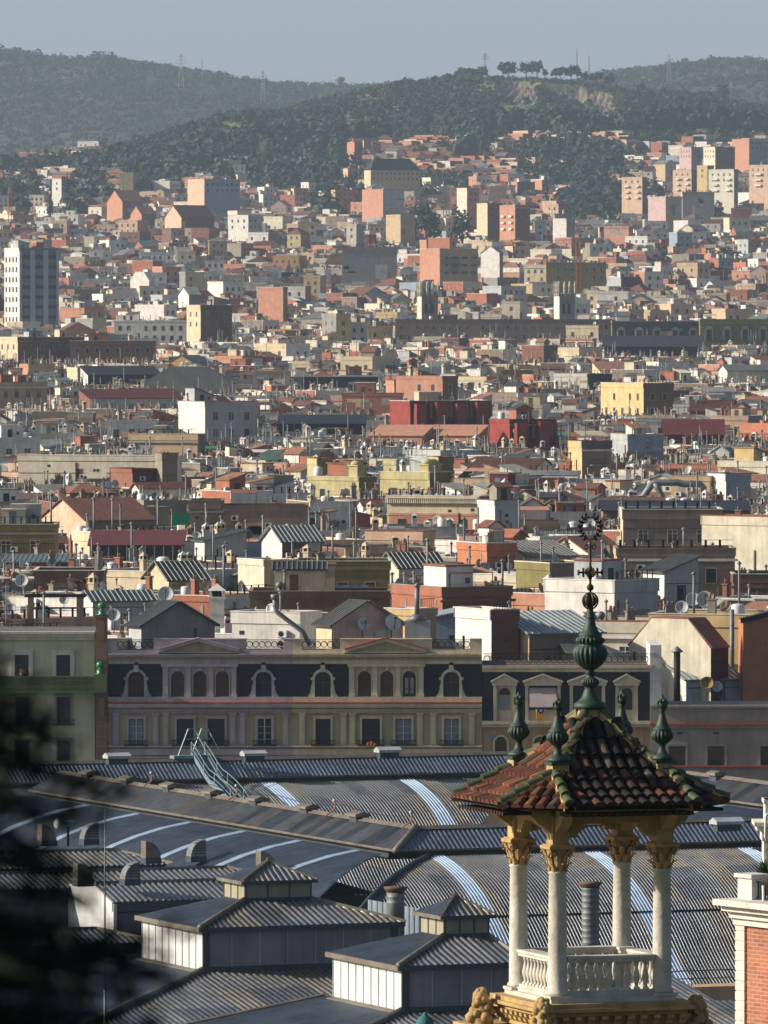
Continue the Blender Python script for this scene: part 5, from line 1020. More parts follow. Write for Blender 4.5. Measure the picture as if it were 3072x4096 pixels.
fx = thing('flue_box', 'boxed metal flue with a tall round pipe before the yellow wall', 'flue', atD(417, 640, 655)); m = MB(); m.box(-1, -.6, 0, 1.1, .6, 1.6, 'pale'); m.lathe([(.9, 1.6), (.35, 2.1)], n=10, m='galva'); put('housing', m, fx); m = MB(); m.tube([(0, 0, 2), (0, 0, 4.4)], .21, 'galva', 12); m.lathe([(.35, 4.4), (.05, 4.7)], n=12, m='galva'); put('pipe', m, fx)
bp = thing('flue_pipe', 'bent blue grey flue pipe leaning over the terrace wall', 'flue', atD(310, 639, 660)); m = MB(); m.tube([(0, 0, -.5), (-.6, 0, .6), (-2.7, 0, 2.2), (-2.9, 0, 2.7), (-2.9, 0, 3.4)], .2, 'galva', 10); put('pipe', m, bp); m = MB(); m.lathe([(.32, 0), (.36, .35), (.25, .4)], (-2.9, 0, 3.3), 12, 'galva'); put('cap', m, bp)
pg = thing('pergola', 'bare dark pergola frame on the roof terrace at the left', 'pergola', atD(28, 632, 690)); m = MB()
for x in (0, 4.2): m.box(x, -.25, 0, x + .5 if x < 1 else x + .6, .25, 3.0, 'taupe')
put('posts', m, pg); m = MB(); m.box(-.3, -.2, 3.0, 5.0, .2, 3.2, 'iron'); m.box(-.3, 2.4, 3.0, 5.0, 2.7, 3.2, 'iron'); m.box(.3, -.1, 2.0, 4.4, 0.1, 2.15, 'iron'); put('beams', m, pg)
for i, (px, c, n) in enumerate([(330, 'cloth_blue', 'blue cloth'), (337, 'cloth_blue', 'second blue cloth'), (345, 'bluish', 'grey towel'), (355, 'cloth_blue', 'pale blue sheet'), (363, 'bluish', 'grey blue sheet')]):
    m = MB(); m.ext([(-.55, 0, -.9 + .1 * (i % 2)), (.55, .05, -.95), (.55, 0, 0), (-.55, 0, 0)], (0, .03, 0), c); tag(put('laundry', m, None, T(*atD(px, 585, 755))), f'{n} on the washing line, {["leftmost", "second from left", "in the middle", "second from right", "rightmost"][i]}', 'laundry', 'washing on the line')
gn = MB(); gn.box(0, 0, 0, 1.9, .1, 1.3, 'tarp_green'); tag(put('tarpaulin', gn, None, T(*atD(172, 525, 860))), 'bright green tarpaulin hung beside the grey blank wall', 'tarpaulin')
gf = thing('brick_gable', 'orange brick end wall with a slanting dark coping at the right edge', 'building', atD(743, 712, 662)); m = MB(); k = F_ / 662
m.add([(0, 0, -12), (8, 3, -12), (8, 3, 112 / k), (0, 0, 90 / k)], [(0, 1, 2, 3)], 'brick_orange'); m.add([(0, 0, -12), (0, 9, -12), (0, 9, 90 / k), (0, 0, 90 / k)], [(3, 2, 1, 0)], 'brick_orange'); m.add([(0, 0, 90 / k), (8, 3, 112 / k), (8, 12, 112 / k), (0, 9, 90 / k)], [(0, 1, 2, 3)], 'roof_dark')
put('wall', m, gf); m = MB(); m.ext([(-.2, -.2, 90 / k - .1), (8, 2.8, 112 / k - .1), (8, 2.8, 112 / k + .3), (-.2, -.2, 90 / k + .3)], (0, .5, 0), 'iron'); put('coping', m, gf)
m = MB(); m.tube([(0, 0, -2), (0, 0, 4.6)], .2, 'galva', 10); tag(put('flue_pipe', m, None, T(*atD(732, 664, 672))), 'tall steel flue pipe standing before the orange brick gable', 'flue')
m = MB(); m.tube([(0, 0, 0), (0, 0, 4.4)], .28, 'iron', 10); m.lathe([(.45, 4.4), (.5, 4.5), (.05, 4.9)], n=10, m='galva'); tag(put('flue_pipe', m, None, T(*atD(677, 706, 655))), 'dark round flue with a white cap left of the glass roof', 'flue')
# ---------------------------------------------------------------- exhibition halls with corrugated vaults
HA = R(22); U = Vector((math.cos(HA), math.sin(HA), 0)); V = Vector((math.sin(HA), -math.cos(HA), 0)); UP = Vector((0, 0, 1))
mat('hall_metal', '787a7c', 0.42, 0.65, 'metal', var=.3, sc=.25); mat('hall_metal_b', '807c74', 0.46, 0.7, 'metal', var=.35, sc=.25); mat('hall_metal_c', '666a70', 0.4, 0.75, 'metal', var=.35, sc=.25); mat('hall_metal_dark', '6a7482', 0.42, 0.65, 'metal', var=.3, sc=.25); mat('translucent', 'a8bdd0', 0.4, kind='plain', var=.15, spec=.5)  # darker bluish copy of the same metal, sky reflection put into the colour
mat('flashing', '7b7468', 0.6, 0.3, 'metal'); mat('panel_white', 'c8cac6', 0.7, var=.12); mat('panel_violet_shade', '8e8687', 0.7, var=.2); mat('panel_yellow', '9c967e', 0.7, var=.12); mat('gutter', '3b444a', .6, kind='plain'); mat('gantry', '7c9498', .5, .3, kind='plain')  # violet grey panels on pavilion fronts carry their shade in the colour
def sheet(mb, O, a, b, prof, L0, L1, m, pitch=.21, amp=.06, cuts=None, strips=()):
    """corrugated sheet: ribs run along b following prof [(s, z)], repeated along a from L0(s) to L1(s)"""
    lo = min(L0(s) for s, z in prof); hi = max(L1(s) for s, z in prof); n = int((hi - lo) / pitch) + 1
    nn = []
    for i, (s, z) in enumerate(prof):
        j, k = max(0, i - 1), min(len(prof) - 1, i + 1); t = (b * (prof[k][0] - prof[j][0]) + UP * (prof[k][1] - prof[j][1])).normalized(); q = a.cross(t); nn.append(q if q.z > 0 else -q)
    if abs(L0(prof[0][0]) - L0(prof[-1][0])) > .01 or abs(L1(prof[0][0]) - L1(prof[-1][0])) > .01:
        q2 = [prof[0]]; nq = [nn[0]]
        for i in range(len(prof) - 1):
            (s, z), (s2, z2) = prof[i], prof[i + 1]; k_ = max(1, int(math.ceil((s2 - s) / .3)))
            for j in range(1, k_ + 1): t = j / k_; q2.append((s + (s2 - s) * t, z + (z2 - z) * t)); nq.append(nn[i].lerp(nn[i + 1], t).normalized())
        prof, nn = q2, nq
    shape = [(0, 0), (.40, 0), (.6, 1), (.86, 1), (1.0, 0)]
    vr = random.Random(int(O.x * 7 + O.y)); pick = {}
    for r in range(n):
        u0 = lo + r * pitch; mm = m
        for s0, s1, mt in strips:
            if s0 <= u0 < s1: mm = mt
        for i in range(len(prof) - 1):
            (s, z), (s2, z2) = prof[i], prof[i + 1]
            A0, A1 = max(u0, L0(s)), min(u0 + pitch, L1(s)); B0, B1 = max(u0, L0(s2)), min(u0 + pitch, L1(s2))
            if A1 - A0 <= .001 or B1 - B0 <= .001: continue
            if A1 < A0: A0 = A1 = (L0(s) if u0 + pitch <= L0(s) else L1(s))
            if B1 < B0: B0 = B1 = (L0(s2) if u0 + pitch <= L0(s2) else L1(s2))
            vs = []
            for f, h in shape: vs.append(O + a * (A0 + (A1 - A0) * f) + b * s + UP * z + nn[i] * amp * h)
            for f, h in shape: vs.append(O + a * (B0 + (B1 - B0) * f) + b * s2 + UP * z2 + nn[i + 1] * amp * h)
            mb.add(vs, [(q, q + 1, q + 6, q + 5) for q in range(4)], pick.setdefault((r // 5, int(s / 3.6)), vr.choice(['hall_metal', 'hall_metal', 'hall_metal_b', 'hall_metal_c'])) if mm == 'hall_metal' else mm)
    return mb
VAULT = [(0, 0), (1.8, -.32), (3.6, -.8), (5, -1.3), (6.3, -1.9), (7.6, -2.65), (8.9, -3.5), (10, -4.35), (10.9, -5.1), (12, -5.9), (13, -6.55), (14.3, -7.3)]
def off(p, dz): return [(s, z + dz) for s, z in p]
J = atZ(416, 828, 16.0); J.z = 0
hall = thing('exhibition_hall', 'nearest long hall with corrugated barrel vault roof behind the belvedere columns', 'hall', (0, 0, 0))
# local z is world z here; ridge monitors at 16 m, vault crown at 14.5 m
def vaultpart(par, O, a, b, L0, L1, strips, m='hall_metal', pitch=.21): mb = MB(); sheet(mb, O, a, b, off(VAULT, 14.5), L0, L1, m, pitch, .06, strips=strips); return put('vault_roof', mb, par)
E0 = J + V * 2.2
def stripset(w, lst): return [(s, s + w + .2, 'translucent') for s in lst]
kF = F_ / 470
uF = [(424 - 429) / kF / U.x, (579 - 429) / kF / U.x, (736 - 429) / kF / U.x]
vaultpart(hall, E0, U, V, lambda s: -s, lambda s: 34.0, stripset(.85, [uF[0], uF[1], uF[2]]) )
def monitor(par, O, a, b, L0, L1, pitch, m, zr=16.0, wd=2.2, dr=1.2, cut0=0.0, cut1=0.0):
    mb = MB(); sheet(mb, O, a, b, [(0, zr), (wd, zr - dr)], lambda s: L0 + cut0 * s, lambda s: L1 + cut1 * s, m, pitch, .05); sheet(mb, O, a, -b, [(0, zr), (wd, zr - dr)], lambda s: L0, lambda s: L1, m, pitch, .05); o = put('ridge_monitor', mb, par)
    c = MB(); c.ext([O + a * L0 - b * .3 + UP * (zr - .06), O + a * L0 + b * .3 + UP * (zr - .06), O + a * L0 + UP * (zr + .14)], a * (L1 - L0), 'flashing')
    e0 = O + a * (L0 + cut0 * wd) + b * (wd + .0) + UP * (zr - dr - .02); c.ext([e0, e0 + UP * .12, e0 + UP * .12 - b * .25, e0 - b * .25], a * (L1 - L0 - cut0 * wd), 'flashing'); put('ridge_cap', c, par)
    c = MB(); w0 = O + a * L0 + b * (wd - .45) + UP * (zr - dr - .6); c.ext([w0, w0 + UP * .75, w0 + UP * .75 - b * (2 * wd - .9), w0 - b * (2 * wd - .9)], a * (L1 - L0), 'gutter'); put('monitor_wall', c, par)
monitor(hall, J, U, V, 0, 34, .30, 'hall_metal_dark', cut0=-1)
# hip flashing at the corner
m = MB(); m.tube([J + UP * 16.05, J + (V - U) * 2.2 + UP * 14.85], .22, 'flashing', 6); m.tube([E0 + U * -s + V * s + (-V * 0) + UP * (14.55 + z) for s, z in VAULT], .18, 'gutter', 6); put('hip_flashing', m, hall)
wing = thing('exhibition_hall', 'hall wing running away to the upper left with dark blue vault and pale stripes', 'hall', (0, 0, 0))
back = -V
monitor(wing, J, back, -U, 0, 62, .24, 'hall_metal', cut0=-1)
mb = MB(); sheet(mb, J - U * 2.2, back, -U, off(VAULT, 14.5), lambda s: -s, lambda s: 62.0, 'hall_metal_dark', .24, .05, strips=stripset(.8, [3.0, 12.4, 21.8, 31.2, 40.6, 50.0])); put('vault_roof', mb, wing)
rear = thing('exhibition_hall', 'rear hall with long ridge and vault crossed by two pale translucent bands', 'hall', (0, 0, 0))
A0 = atZ(106, 762, 16.0); A0.z = 0
monitor(rear, A0, U, V, -16, 33, .30, 'hall_metal_dark')
kB = F_ / 536
mb = MB(); sheet(mb, A0 + V * 2.2, U, V, off(VAULT, 14.5), lambda s: -14, lambda s: 31.0 - s, 'hall_metal', .23, .06, strips=stripset(1.0, [(257 - 118) / kB / U.x, (396 - 118) / kB / U.x, .6])); put('vault_roof', mb, rear)
wing2 = thing('exhibition_hall', 'right hall wing whose ridge comes forward from the upper right', 'hall', (0, 0, 0))
C2 = atZ(677, 771.5, 16.0); C2.z = 0; C2 = C2 - V * 3
monitor(wing2, C2, V, -U, 0, 75, .24, 'hall_metal')
mb = MB(); sheet(mb, C2 - U * 2.2, V, -U, off(VAULT, 14.5), lambda s: s, lambda s: 50.0, 'hall_metal_dark', .24, .05, strips=stripset(.9, [5, 14.5, 24, 33.5])); put('vault_roof', mb, wing2)
# back slopes of the near hall so that it is solid behind
mb = MB(); sheet(mb, J - V * 2.2, U, -V, off(VAULT, 14.5), lambda s: 0 + s, lambda s: 34.0, 'hall_metal', .4, .05); put('vault_roof', mb, hall)
for hh_, OO, aa_, bb_, l0, l1 in ((hall, E0, U, V, -8, 34), (rear, A0 + V * 2.2, U, V, -14, 23), (wing, J - U * 2.2, back, -U, -8, 60)):
    m = MB(); z_ = 14.5 + interp(VAULT, 8.2) + .07; m.tube([OO + aa_ * l0 + bb_ * 8.2 + UP * z_, OO + aa_ * l1 + bb_ * 8.2 + UP * z_], .055, 'gutter', 5); put('sheet_lap', m, hh_)
w = MB(); q = E0 + V * 14.35; w.ext([q - U * 14, q + U * 34, q + U * 34 - V * 2, q - U * 14 - V * 2], UP * 7.2, 'ochre'); put('hall_wall', w, hall)
w = MB(); q = atZ(672, 988, 7.7); q.z = 0; w.ext([q - U * 30, q + U * 22, q + U * 22 - V * 2.2, q - U * 30 - V * 2.2], UP * 7.7, 'f_ochre'); w.ext([q - U * 30 + V * .15 + UP * 6.6, q + U * 22 + V * .15 + UP * 6.6, q + U * 22 + UP * 6.6, q - U * 30 + UP * 6.6], UP * .25, 'f_ochre')
an = thing('annex_wall', 'plain brown parapet wall at the foot of the great vault', 'wall', (0, 0, 0)); put('wall', w, an)
m = MB(); a_ = q - U * 2 + UP * 7.7; [m.tube([a_ + U * i * 3.2, a_ + U * i * 3.2 + UP * .95], .04, 'galva', 5) for i in range(8)]; m.tube([a_ + UP * .95, a_ + U * 23 + UP * .95], .04, 'galva', 5); m.tube([a_ + UP * .5, a_ + U * 23 + UP * .5], .03, 'galva', 5); put('hand_rail', m, an)
# ridge ventilators
def ridge_vent(px, py, D, ax, label, sc=1.0):
    t = thing('ridge_vent', label, 'vent', atD(px, py, D), math.atan2(ax.y, ax.x), 'ventilators on the hall ridges'); m = MB()
    L, w_, h_ = 1.35 * sc, .4 * sc, .3 * sc
    m.ext([(-L / 2, -w_, .12), (-L / 2, w_, .12), (-L / 2, w_, .3), (-L / 2, 0, h_ + .12), (-L / 2, -w_, .3)], (L, 0, 0), 'flashing' if sc < 1.05 else 'pale'); put('cowl', m, t)
    m = MB(); m.box(-L / 2 + .15, -w_ * .6, -.3, L / 2 - .15, w_ * .6, .12, 'gutter'); put('base', m, t)
for i, px in enumerate((117, 253.5, 388)):
    ridge_vent(px, [760, 757.5, 754][i], 8000 * 29.9 / ([762, 758.8, 756][i] - 316), U, ['white ridge ventilator on the rear hall, leftmost', 'white ridge ventilator on the rear hall, middle', 'white ridge ventilator on the rear hall, rightmost'][i], 1.25)
for i, (px, py) in enumerate(((61, 776.5), (108, 782), (156, 789), (204, 796), (253, 803), (307, 811), (358.5, 819))):
    D = J.y + (-V.y) * ((J.x - ((px - 384) / F_ * J.y)) / U.y if False else 0); s = (416 - px) / (416 - 56) * 57; p = J - V * s
    t = thing('ridge_vent', f'brown ridge ventilator on the diagonal ridge, {["farthest", "second farthest", "third farthest", "middle", "third nearest", "second nearest", "nearest"][i]} of seven', 'vent', p + UP * 16.05, math.atan2(V.y, V.x), 'ventilators on the hall ridges'); m = MB()
    m.ext([(-.8, -.5, .12), (-.8, .5, .12), (-.8, .5, .26), (-.8, 0, .42), (-.8, -.5, .26)], (1.6, 0, 0), 'flashing'); put('cowl', m, t); m = MB(); m.box(-.55, -.35, -.4, .55, .35, .12, 'gutter'); put('base', m, t)
ridge_vent(727, 826, 8000 * 30.0 / 507, U, 'white ridge ventilator right of the belvedere on the near hall', 1.35); ridge_vent(716, 777, 8000 * 30 / 461.5, V, 'grey ridge ventilator on the right wing ridge', 1.0)
# lightning conductors (orange feet)
for i, (px, py, D, n) in enumerate(((134, 790, None, 'far left'), (230, 807, None, 'left'), (334, 822, None, 'middle'), (411, 833, None, 'right end'))):
    s = (416 - px) / 360 * 57; p = J - V * s + UP * 16.1; t = thing('roof_anchor', f'small orange roof anchor bracket on the diagonal ridge, {n} one', 'bracket', p); m = MB(); m.tube([(-.5, -.2, -.1), (0, 0, .25), (.05, 0, .75)], .06, 'salmon', 5); m.lathe([(.1, .7), (.1, .85)], n=6, m='dish'); tag(t, group='anchors along the diagonal ridge'); put('bracket', m, t)
m = MB(); a_ = J + UP * 16.7; b_ = J - V * 45 + UP * 16.7; m.tube([a_.lerp(b_, i / 24) - UP * (.25 * math.sin(math.pi * ((i / 6) % 1))) for i in range(25)], .025, 'iron', 4); tag(put('safety_cable', m), 'thin sagging safety cable along the diagonal ridge', 'cable')
# gantry stair over the rear vault
st = thing('roof_stair', 'pale blue steel stair with hand rails climbing over the rear vault', 'stair', (0, 0, 0)); B0 = A0 + V * 2.2
us = (192 - 106) / kB / U.x
def bp_(s, w, dz): 
    z = 14.5 + interp(VAULT, s) if s > 0 else 16.0 + (s + 2.2) * -.55 if s > -2.2 else 16.0
    return B0 + U * (us + w) + V * s + UP * (z + dz)
for w_ in (0, .95):
    m = MB(); ss = [-2.4, -1.2, 0, 1, 2, 3.5, 5, 6.5, 8]
    for i in range(len(ss) - 1):
        a, b = bp_(ss[i], w_, .15), bp_(ss[i + 1], w_, .15); m.ext([a, b, b + UP * .38, a + UP * .38], U * .07, 'gantry')
    put('stringer', m, st); m = MB(); m.tube([bp_(s, w_, 1.2) for s in ss], .035, 'gantry', 5); m.tube([bp_(s, w_, .8) for s in ss], .03, 'gantry', 5); [m.tube([bp_(s, w_, .2), bp_(s, w_, 1.2)], .035, 'gantry', 5) for s in ss[::2]]
    q = bp_(-2.4, w_, 0); m.tube([q - U * .95 + UP * .3, q - U * .22 + UP * 2.1, q + U * .22 + UP * 2.1, q + U * .7 + UP * .6 + V * 1.0], .04, 'gantry', 5); m.tube([q - U * .5 + UP * 1.4, q + U * .42 + UP * 1.4], .035, 'gantry', 5); put('hand_rail', m, st)
m = MB(); [m.ext([bp_(s, .05, .42), bp_(s, .9, .42), bp_(s + .22, .9, .3), bp_(s + .22, .05, .3)], UP * .04, 'gutter') for s in [i * .33 - 2 for i in range(30)]]; put('treads', m, st)
m = MB(); q = bp_(-2.8, 0, .1); m.ext([q - U * 1.4, q + U * 1.5, q + U * 1.5 + V * .8, q - U * 1.4 + V * .8], UP * .22, 'gantry'); put('platform', m, st)
# gabled sheds at the left
def ridged(name, label, prx, pry, zr, run, dz, L, ze_wall=None, wallm='gutter', left=-30, hipr=2.6):
    t = thing(name, label, 'shed', (0, 0, 0)); O = atZ(prx, pry, zr); O.z = 0; m = MB()
    sheet(m, O, U, V, [(0, zr), (run, zr - dz)], lambda s: left, lambda s: L + s * hipr / run, 'hall_metal', .36, .07); sheet(m, O, U, -V, [(0, zr), (run, zr - dz)], lambda s: left, lambda s: L + s * hipr / run, 'hall_metal', .36, .07); 
    put('ribbed_roof', m, t); m = MB(); a, b, c = O + U * L + UP * zr, O + U * (L + hipr) + V * run + UP * (zr - dz), O + U * (L + hipr) - V * run + UP * (zr - dz); m.ext([a, b, c], -UP * .08, 'hall_metal_dark'); m.tube([a + UP * .05, b + UP * .05], .13, 'flashing', 5); m.tube([O + U * left + UP * (zr + .05), a + UP * .05], .13, 'flashing', 5); put('hip', m, t)
    m = MB(); e = V * (run - .15); m.ext([O + U * left + e + UP * (zr - dz - .02), O + U * (L + hipr) + e + UP * (zr - dz - .02), O + U * (L + hipr) + e + UP * (zr - dz - .55), O + U * left + e + UP * (zr - dz - .55)], -V * .2, 'gutter'); put('fascia', m, t)
    m = MB(); m.ext([O + U * (left + .1) + V * (run - .5), O + U * (L + hipr - .4) + V * (run - .5), O + U * (L + hipr - .4) - V * (run - .5), O + U * (left + .1) - V * (run - .5)], UP * (zr - dz - .1), wallm); put('wall', m, t)
    return t, O
ridged('market_shed', 'rearmost low ribbed shed roof at the left, carrying two hooded vents', 114, 850.5, 13.5, 3.4, .7, 0, left=-26)
ridged('market_shed', 'middle ribbed shed roof at the left with a brown hip end', 227, 868, 13.2, 3.0, .7, 0, left=-26)
t3, O3 = ridged('market_shed', 'front ribbed shed roof with a glazed band and bright gable end', 313, 878, 13.0, 3.2, .85, 0, left=-13.6, wallm='slate')
m = MB(); q = O3 + V * 3.0
for i in range(8): m.ext([q + U * (-13.3 + i * 1.95) + UP * 10.2, q + U * (-13.3 + i * 1.95 + 1.75) + UP * 10.2, q + U * (-13.3 + i * 1.95 + 1.75) + UP * 11.5, q + U * (-13.3 + i * 1.95) + UP * 11.5], -V * .1, 'panel_violet_shade' if i % 3 else 'slate')
put('glazed_band', m, t3)
m = MB(); q = O3 - U * 13.6; m.ext([q + V * 3.1 + UP * 9.5, q + V * 3.1 + UP * 12.05, q + UP * 12.9, q - V * 9 + UP * 12.5, q - V * 9 + UP * 9.5], U * .2, 'panel_white'); put('gable_wall', m, t3)
t4, O4 = ridged('market_shed', 'low ribbed shed strip with blue grey wall left of the white pavilion', 139, 928, 12.3, 2.6, .6, -2.5, left=-18, wallm='bluish')
def hood(px, py, D, flip, label):
    t = thing('hood_vent', label, 'vent', atD(px, py, D), HA, 'hooded vents on the shed roofs'); m = MB(); n = 8
    pr = [(0, 0)] + [(-.0 + .95 * (1 - math.cos(i / n * math.pi / 2)) - .0, 1.0 * math.sin(i / n * math.pi / 2)) for i in range(n + 1)] + [(.95, 0)]
    s = -1 if flip else 1
    m.ext([(s * (x - .47), -.42, z) for x, z in pr], (0, .84, 0), 'galva' if not flip else 'flashing'); put('hood', m, t); m = MB(); m.box(-.5, -.46, -.35, .5, .46, 0, 'gutter'); put('base', m, t)
    if flip is False: m = MB(); [m.box(.05 - .3, -.47, .15 + i * .16, .47, -.425, .2 + i * .16, 'gutter') for i in range(5)]; put('louvres', m, t)
for px, py, D, fl_, n in ((47, 840, 487, True, 'back row first'), (89, 839, 489, False, 'back row second'), (151, 857.5, 477, True, 'middle row first'), (196, 856, 480, False, 'middle row second'), (83, 880, 460, True, 'front row first'), (130, 879, 463, False, 'front row second'), (266, 867.5, 470, True, 'behind the first lantern'), (311, 874.5, 474, False, 'right of the first lantern')):
    hood(px, py, D, fl_, f'grey hooded roof vent, {n}')
sc_ = thing('roof_camera', 'white camera head on a short pole above the rear shed', 'camera', atD(68, 838, 486), .5); m = MB(); m.tube([(0, 0, -.5), (0, 0, .85)], .08, 'iron', 6); put('pole', m, sc_); m = MB(); m.box(-.45, -.2, .7, .3, .2, 1.05, 'plastic'); b_ = MB(); b_.lathe([(.32, 0), (.34, .3), (.25, .4)], n=12, m='plastic'); m.merge(b_, Matrix.Translation((-.45, 0, .9)) @ Matrix.Rotation(R(-90), 4, 'Y')); put('head', m, sc_)
# pavilions with lanterns
def pavilion(px, py, LU, LV, lab, lanU=3.7, skL=16, skF=16):
    K = atZ(px, py, 14.0); K.z = 0; t = thing('roof_pavilion', lab, 'pavilion', (0, 0, 0), 0, 'metal pavilions with roof lanterns'); zb = 11.7; ze = 14.0; B_ = -V
    m = MB(); m.add([K + UP * zb, K + B_ * LV + UP * zb, K + B_ * LV + UP * ze, K + UP * ze], [(0, 1, 2, 3)[::-1]], 'panel_white'); n = 9
    for i in range(n + 1): q = K + B_ * (LV * i / n); m.ext([q + UP * zb, q + UP * ze, q + UP * ze - U * .04, q + UP * zb - U * .04], B_ * .05, 'pale')
    put('side_wall', m, t)
    m = MB(); m.add([K + UP * zb, K + U * LU + UP * zb, K + U * LU + UP * ze, K + UP * ze], [(0, 1, 2, 3)], 'panel_violet_shade'); n = max(3, int(LU / 1.5))
    for i in range(n + 1): q = K + U * (LU * i / n); m.ext([q + UP * zb, q + UP * ze, q + UP * ze + V * .05, q + UP * zb + V * .05], U * .06, 'pale')
    m.ext([K + V * .03 - U * .03 + UP * zb, K + V * .03 - U * .03 + UP * ze, K + V * .03 + U * .35 + UP * ze, K + V * .03 + U * .35 + UP * zb], V * .06, 'gutter'); m.ext([K + UP * zb, K + U * LU + UP * zb, K + U * LU + UP * (zb + .25), K + UP * (zb + .25)], V * .12, 'gutter')
    m.ext([K + U * (LU - .4) + V * .02 + UP * zb, K + U * LU + V * .02 + UP * zb, K + U * LU + V * .02 + UP * ze, K + U * (LU - .4) + V * .02 + UP * ze], V * .06, 'gutter'); m.add([K + U * LU + UP * zb, K + U * LU + B_ * LV + UP * zb, K + U * LU + B_ * LV + UP * ze, K + U * LU + UP * ze], [(0, 1, 2, 3)], 'panel_violet_shade'); put('front_wall', m, t)
    i_ = 3.85; zi = 15.06; rt = min(LU - i_ - lanU, i_); bk = max(.5, LV - i_ - 3.1); o_ = .3
    Lb = [K + U * i_ + B_ * i_, K + U * (LU - rt) + B_ * i_, K + U * (LU - rt) + B_ * (LV - bk), K + U * i_ + B_ * (LV - bk)]
    m = MB(); C_ = K - U * o_ - B_ * o_; sl_ = (zi - ze) / i_
    zE = ze - o_ * sl_ + .06
    sheet(m, C_, U, B_, [(0, zE), (i_ + o_, zi)], lambda s: s, lambda s: LU + 2 * o_ - s * (rt + o_) / (i_ + o_), 'hall_metal', .36, .08)
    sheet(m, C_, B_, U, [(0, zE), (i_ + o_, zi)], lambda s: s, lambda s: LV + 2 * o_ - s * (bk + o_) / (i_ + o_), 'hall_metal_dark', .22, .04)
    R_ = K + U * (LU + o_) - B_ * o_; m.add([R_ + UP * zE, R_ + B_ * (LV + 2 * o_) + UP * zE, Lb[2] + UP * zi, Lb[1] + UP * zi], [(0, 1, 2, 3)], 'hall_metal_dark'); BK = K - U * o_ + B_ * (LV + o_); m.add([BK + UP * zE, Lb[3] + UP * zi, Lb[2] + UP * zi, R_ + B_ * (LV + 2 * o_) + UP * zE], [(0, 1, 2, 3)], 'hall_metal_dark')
    put('ribbed_roof', m, t)
    m = MB(); m.tube([C_ + UP * (zE + .08), Lb[0] + UP * (zi + .08)], .17, 'flashing', 6); m.tube([R_ + UP * (zE + .08), Lb[1] + UP * (zi + .08)], .1, 'flashing', 5)
    for a, b in ((C_, R_), (C_, BK)): m.ext([a + UP * (zE - .2), a + UP * (zE + .05), b + UP * (zE + .05), b + UP * (zE - .2)], (V if a is C_ and b is R_ else -U) * .06, 'gutter' if b is R_ else 'flashing')
    put('edge_flashing', m, t)
    lan = MB(); zt = 16.05; zA = 16.95
    P0 = K + U * i_ + B_ * i_; Lu, Lv = lanU, LV - bk - i_
    lan.add([P0 + UP * zi, P0 + B_ * Lv + UP * zi, P0 + B_ * Lv + UP * zt, P0 + UP * zt], [(3, 2, 1, 0)], 'panel_yellow'); lan.add([P0 + UP * zi, P0 + U * Lu + UP * zi, P0 + U * Lu + UP * zt, P0 + UP * zt], [(0, 1, 2, 3)], 'panel_yellow'); Q = P0 + U * Lu; lan.add([Q + UP * zi, Q + B_ * Lv + UP * zi, Q + B_ * Lv + UP * zt, Q + UP * zt], [(0, 1, 2, 3)], 'panel_yellow')
    for q, dd in [(P0 + U * (Lu * i / 3), V) for i in range(4)] + [(P0 + B_ * (Lv * i / 3), -U) for i in range(4)]: lan.ext([q + UP * zi, q + UP * zt, q + UP * zt + (U if dd == V else B_) * .07, q + UP * zi + (U if dd == V else B_) * .07], dd * .04, 'gutter')
    lan.ext([P0 + V * .1 - U * .1 + UP * zi, P0 + V * .1 + U * (Lu + .1) + UP * zi, P0 + V * .1 + U * (Lu + .1) + UP * (zi + .14), P0 + V * .1 - U * .1 + UP * (zi + .14)], V * .05, 'gutter')
    la = put('lantern', lan, t); lr = MB(); ap = P0 + U * Lu / 2 + B_ * Lv / 2; CC = P0 - U * .3 - B_ * .3; zq = zt + .02; hu, hv = Lu / 2 + .3, Lv / 2 + .3
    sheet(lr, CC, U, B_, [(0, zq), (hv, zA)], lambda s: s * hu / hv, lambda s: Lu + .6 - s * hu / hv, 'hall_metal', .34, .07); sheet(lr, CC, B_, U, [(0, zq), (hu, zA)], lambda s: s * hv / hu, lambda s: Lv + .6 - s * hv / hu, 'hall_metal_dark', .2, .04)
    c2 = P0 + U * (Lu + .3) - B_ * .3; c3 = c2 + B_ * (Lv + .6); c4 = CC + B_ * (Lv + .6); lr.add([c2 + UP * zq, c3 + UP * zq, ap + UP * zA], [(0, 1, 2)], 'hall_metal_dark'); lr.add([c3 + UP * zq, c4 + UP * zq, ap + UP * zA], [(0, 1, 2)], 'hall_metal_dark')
    lr.tube([CC + UP * (zq + .07), ap + UP * (zA + .07)], .13, 'flashing', 5); lr.tube([c2 + UP * (zq + .05), ap + UP * (zA + .05)], .08, 'flashing', 5); lr.ext([CC + UP * (zq - .14), CC + UP * (zq + .04), c2 + UP * (zq + .04), c2 + UP * (zq - .14)], V * .04, 'gutter'); lr.ext([CC + UP * (zq - .14), CC + UP * (zq + .04), c4 + UP * (zq + .04), c4 + UP * (zq - .14)], -U * .04, 'flashing'); lr.lathe([(.16, -.1), (.03, .28)], tuple(ap + UP * zA), 4, 'rust', False); put('lantern_roof', lr, la)
    sk = MB(); dr = 1.45 / 8.7
    sheet(sk, K, U, V, [(0, zb), (skF, zb - skF * dr)], lambda s: -s, lambda s: LU + 14, 'hall_metal', .36, .08); sheet(sk, K, B_, -U, [(0, zb), (skL, zb - skL * dr)], lambda s: -s, lambda s: LV + 1.2, 'hall_metal_dark', .22, .04); put('skirt_roof', sk, t)
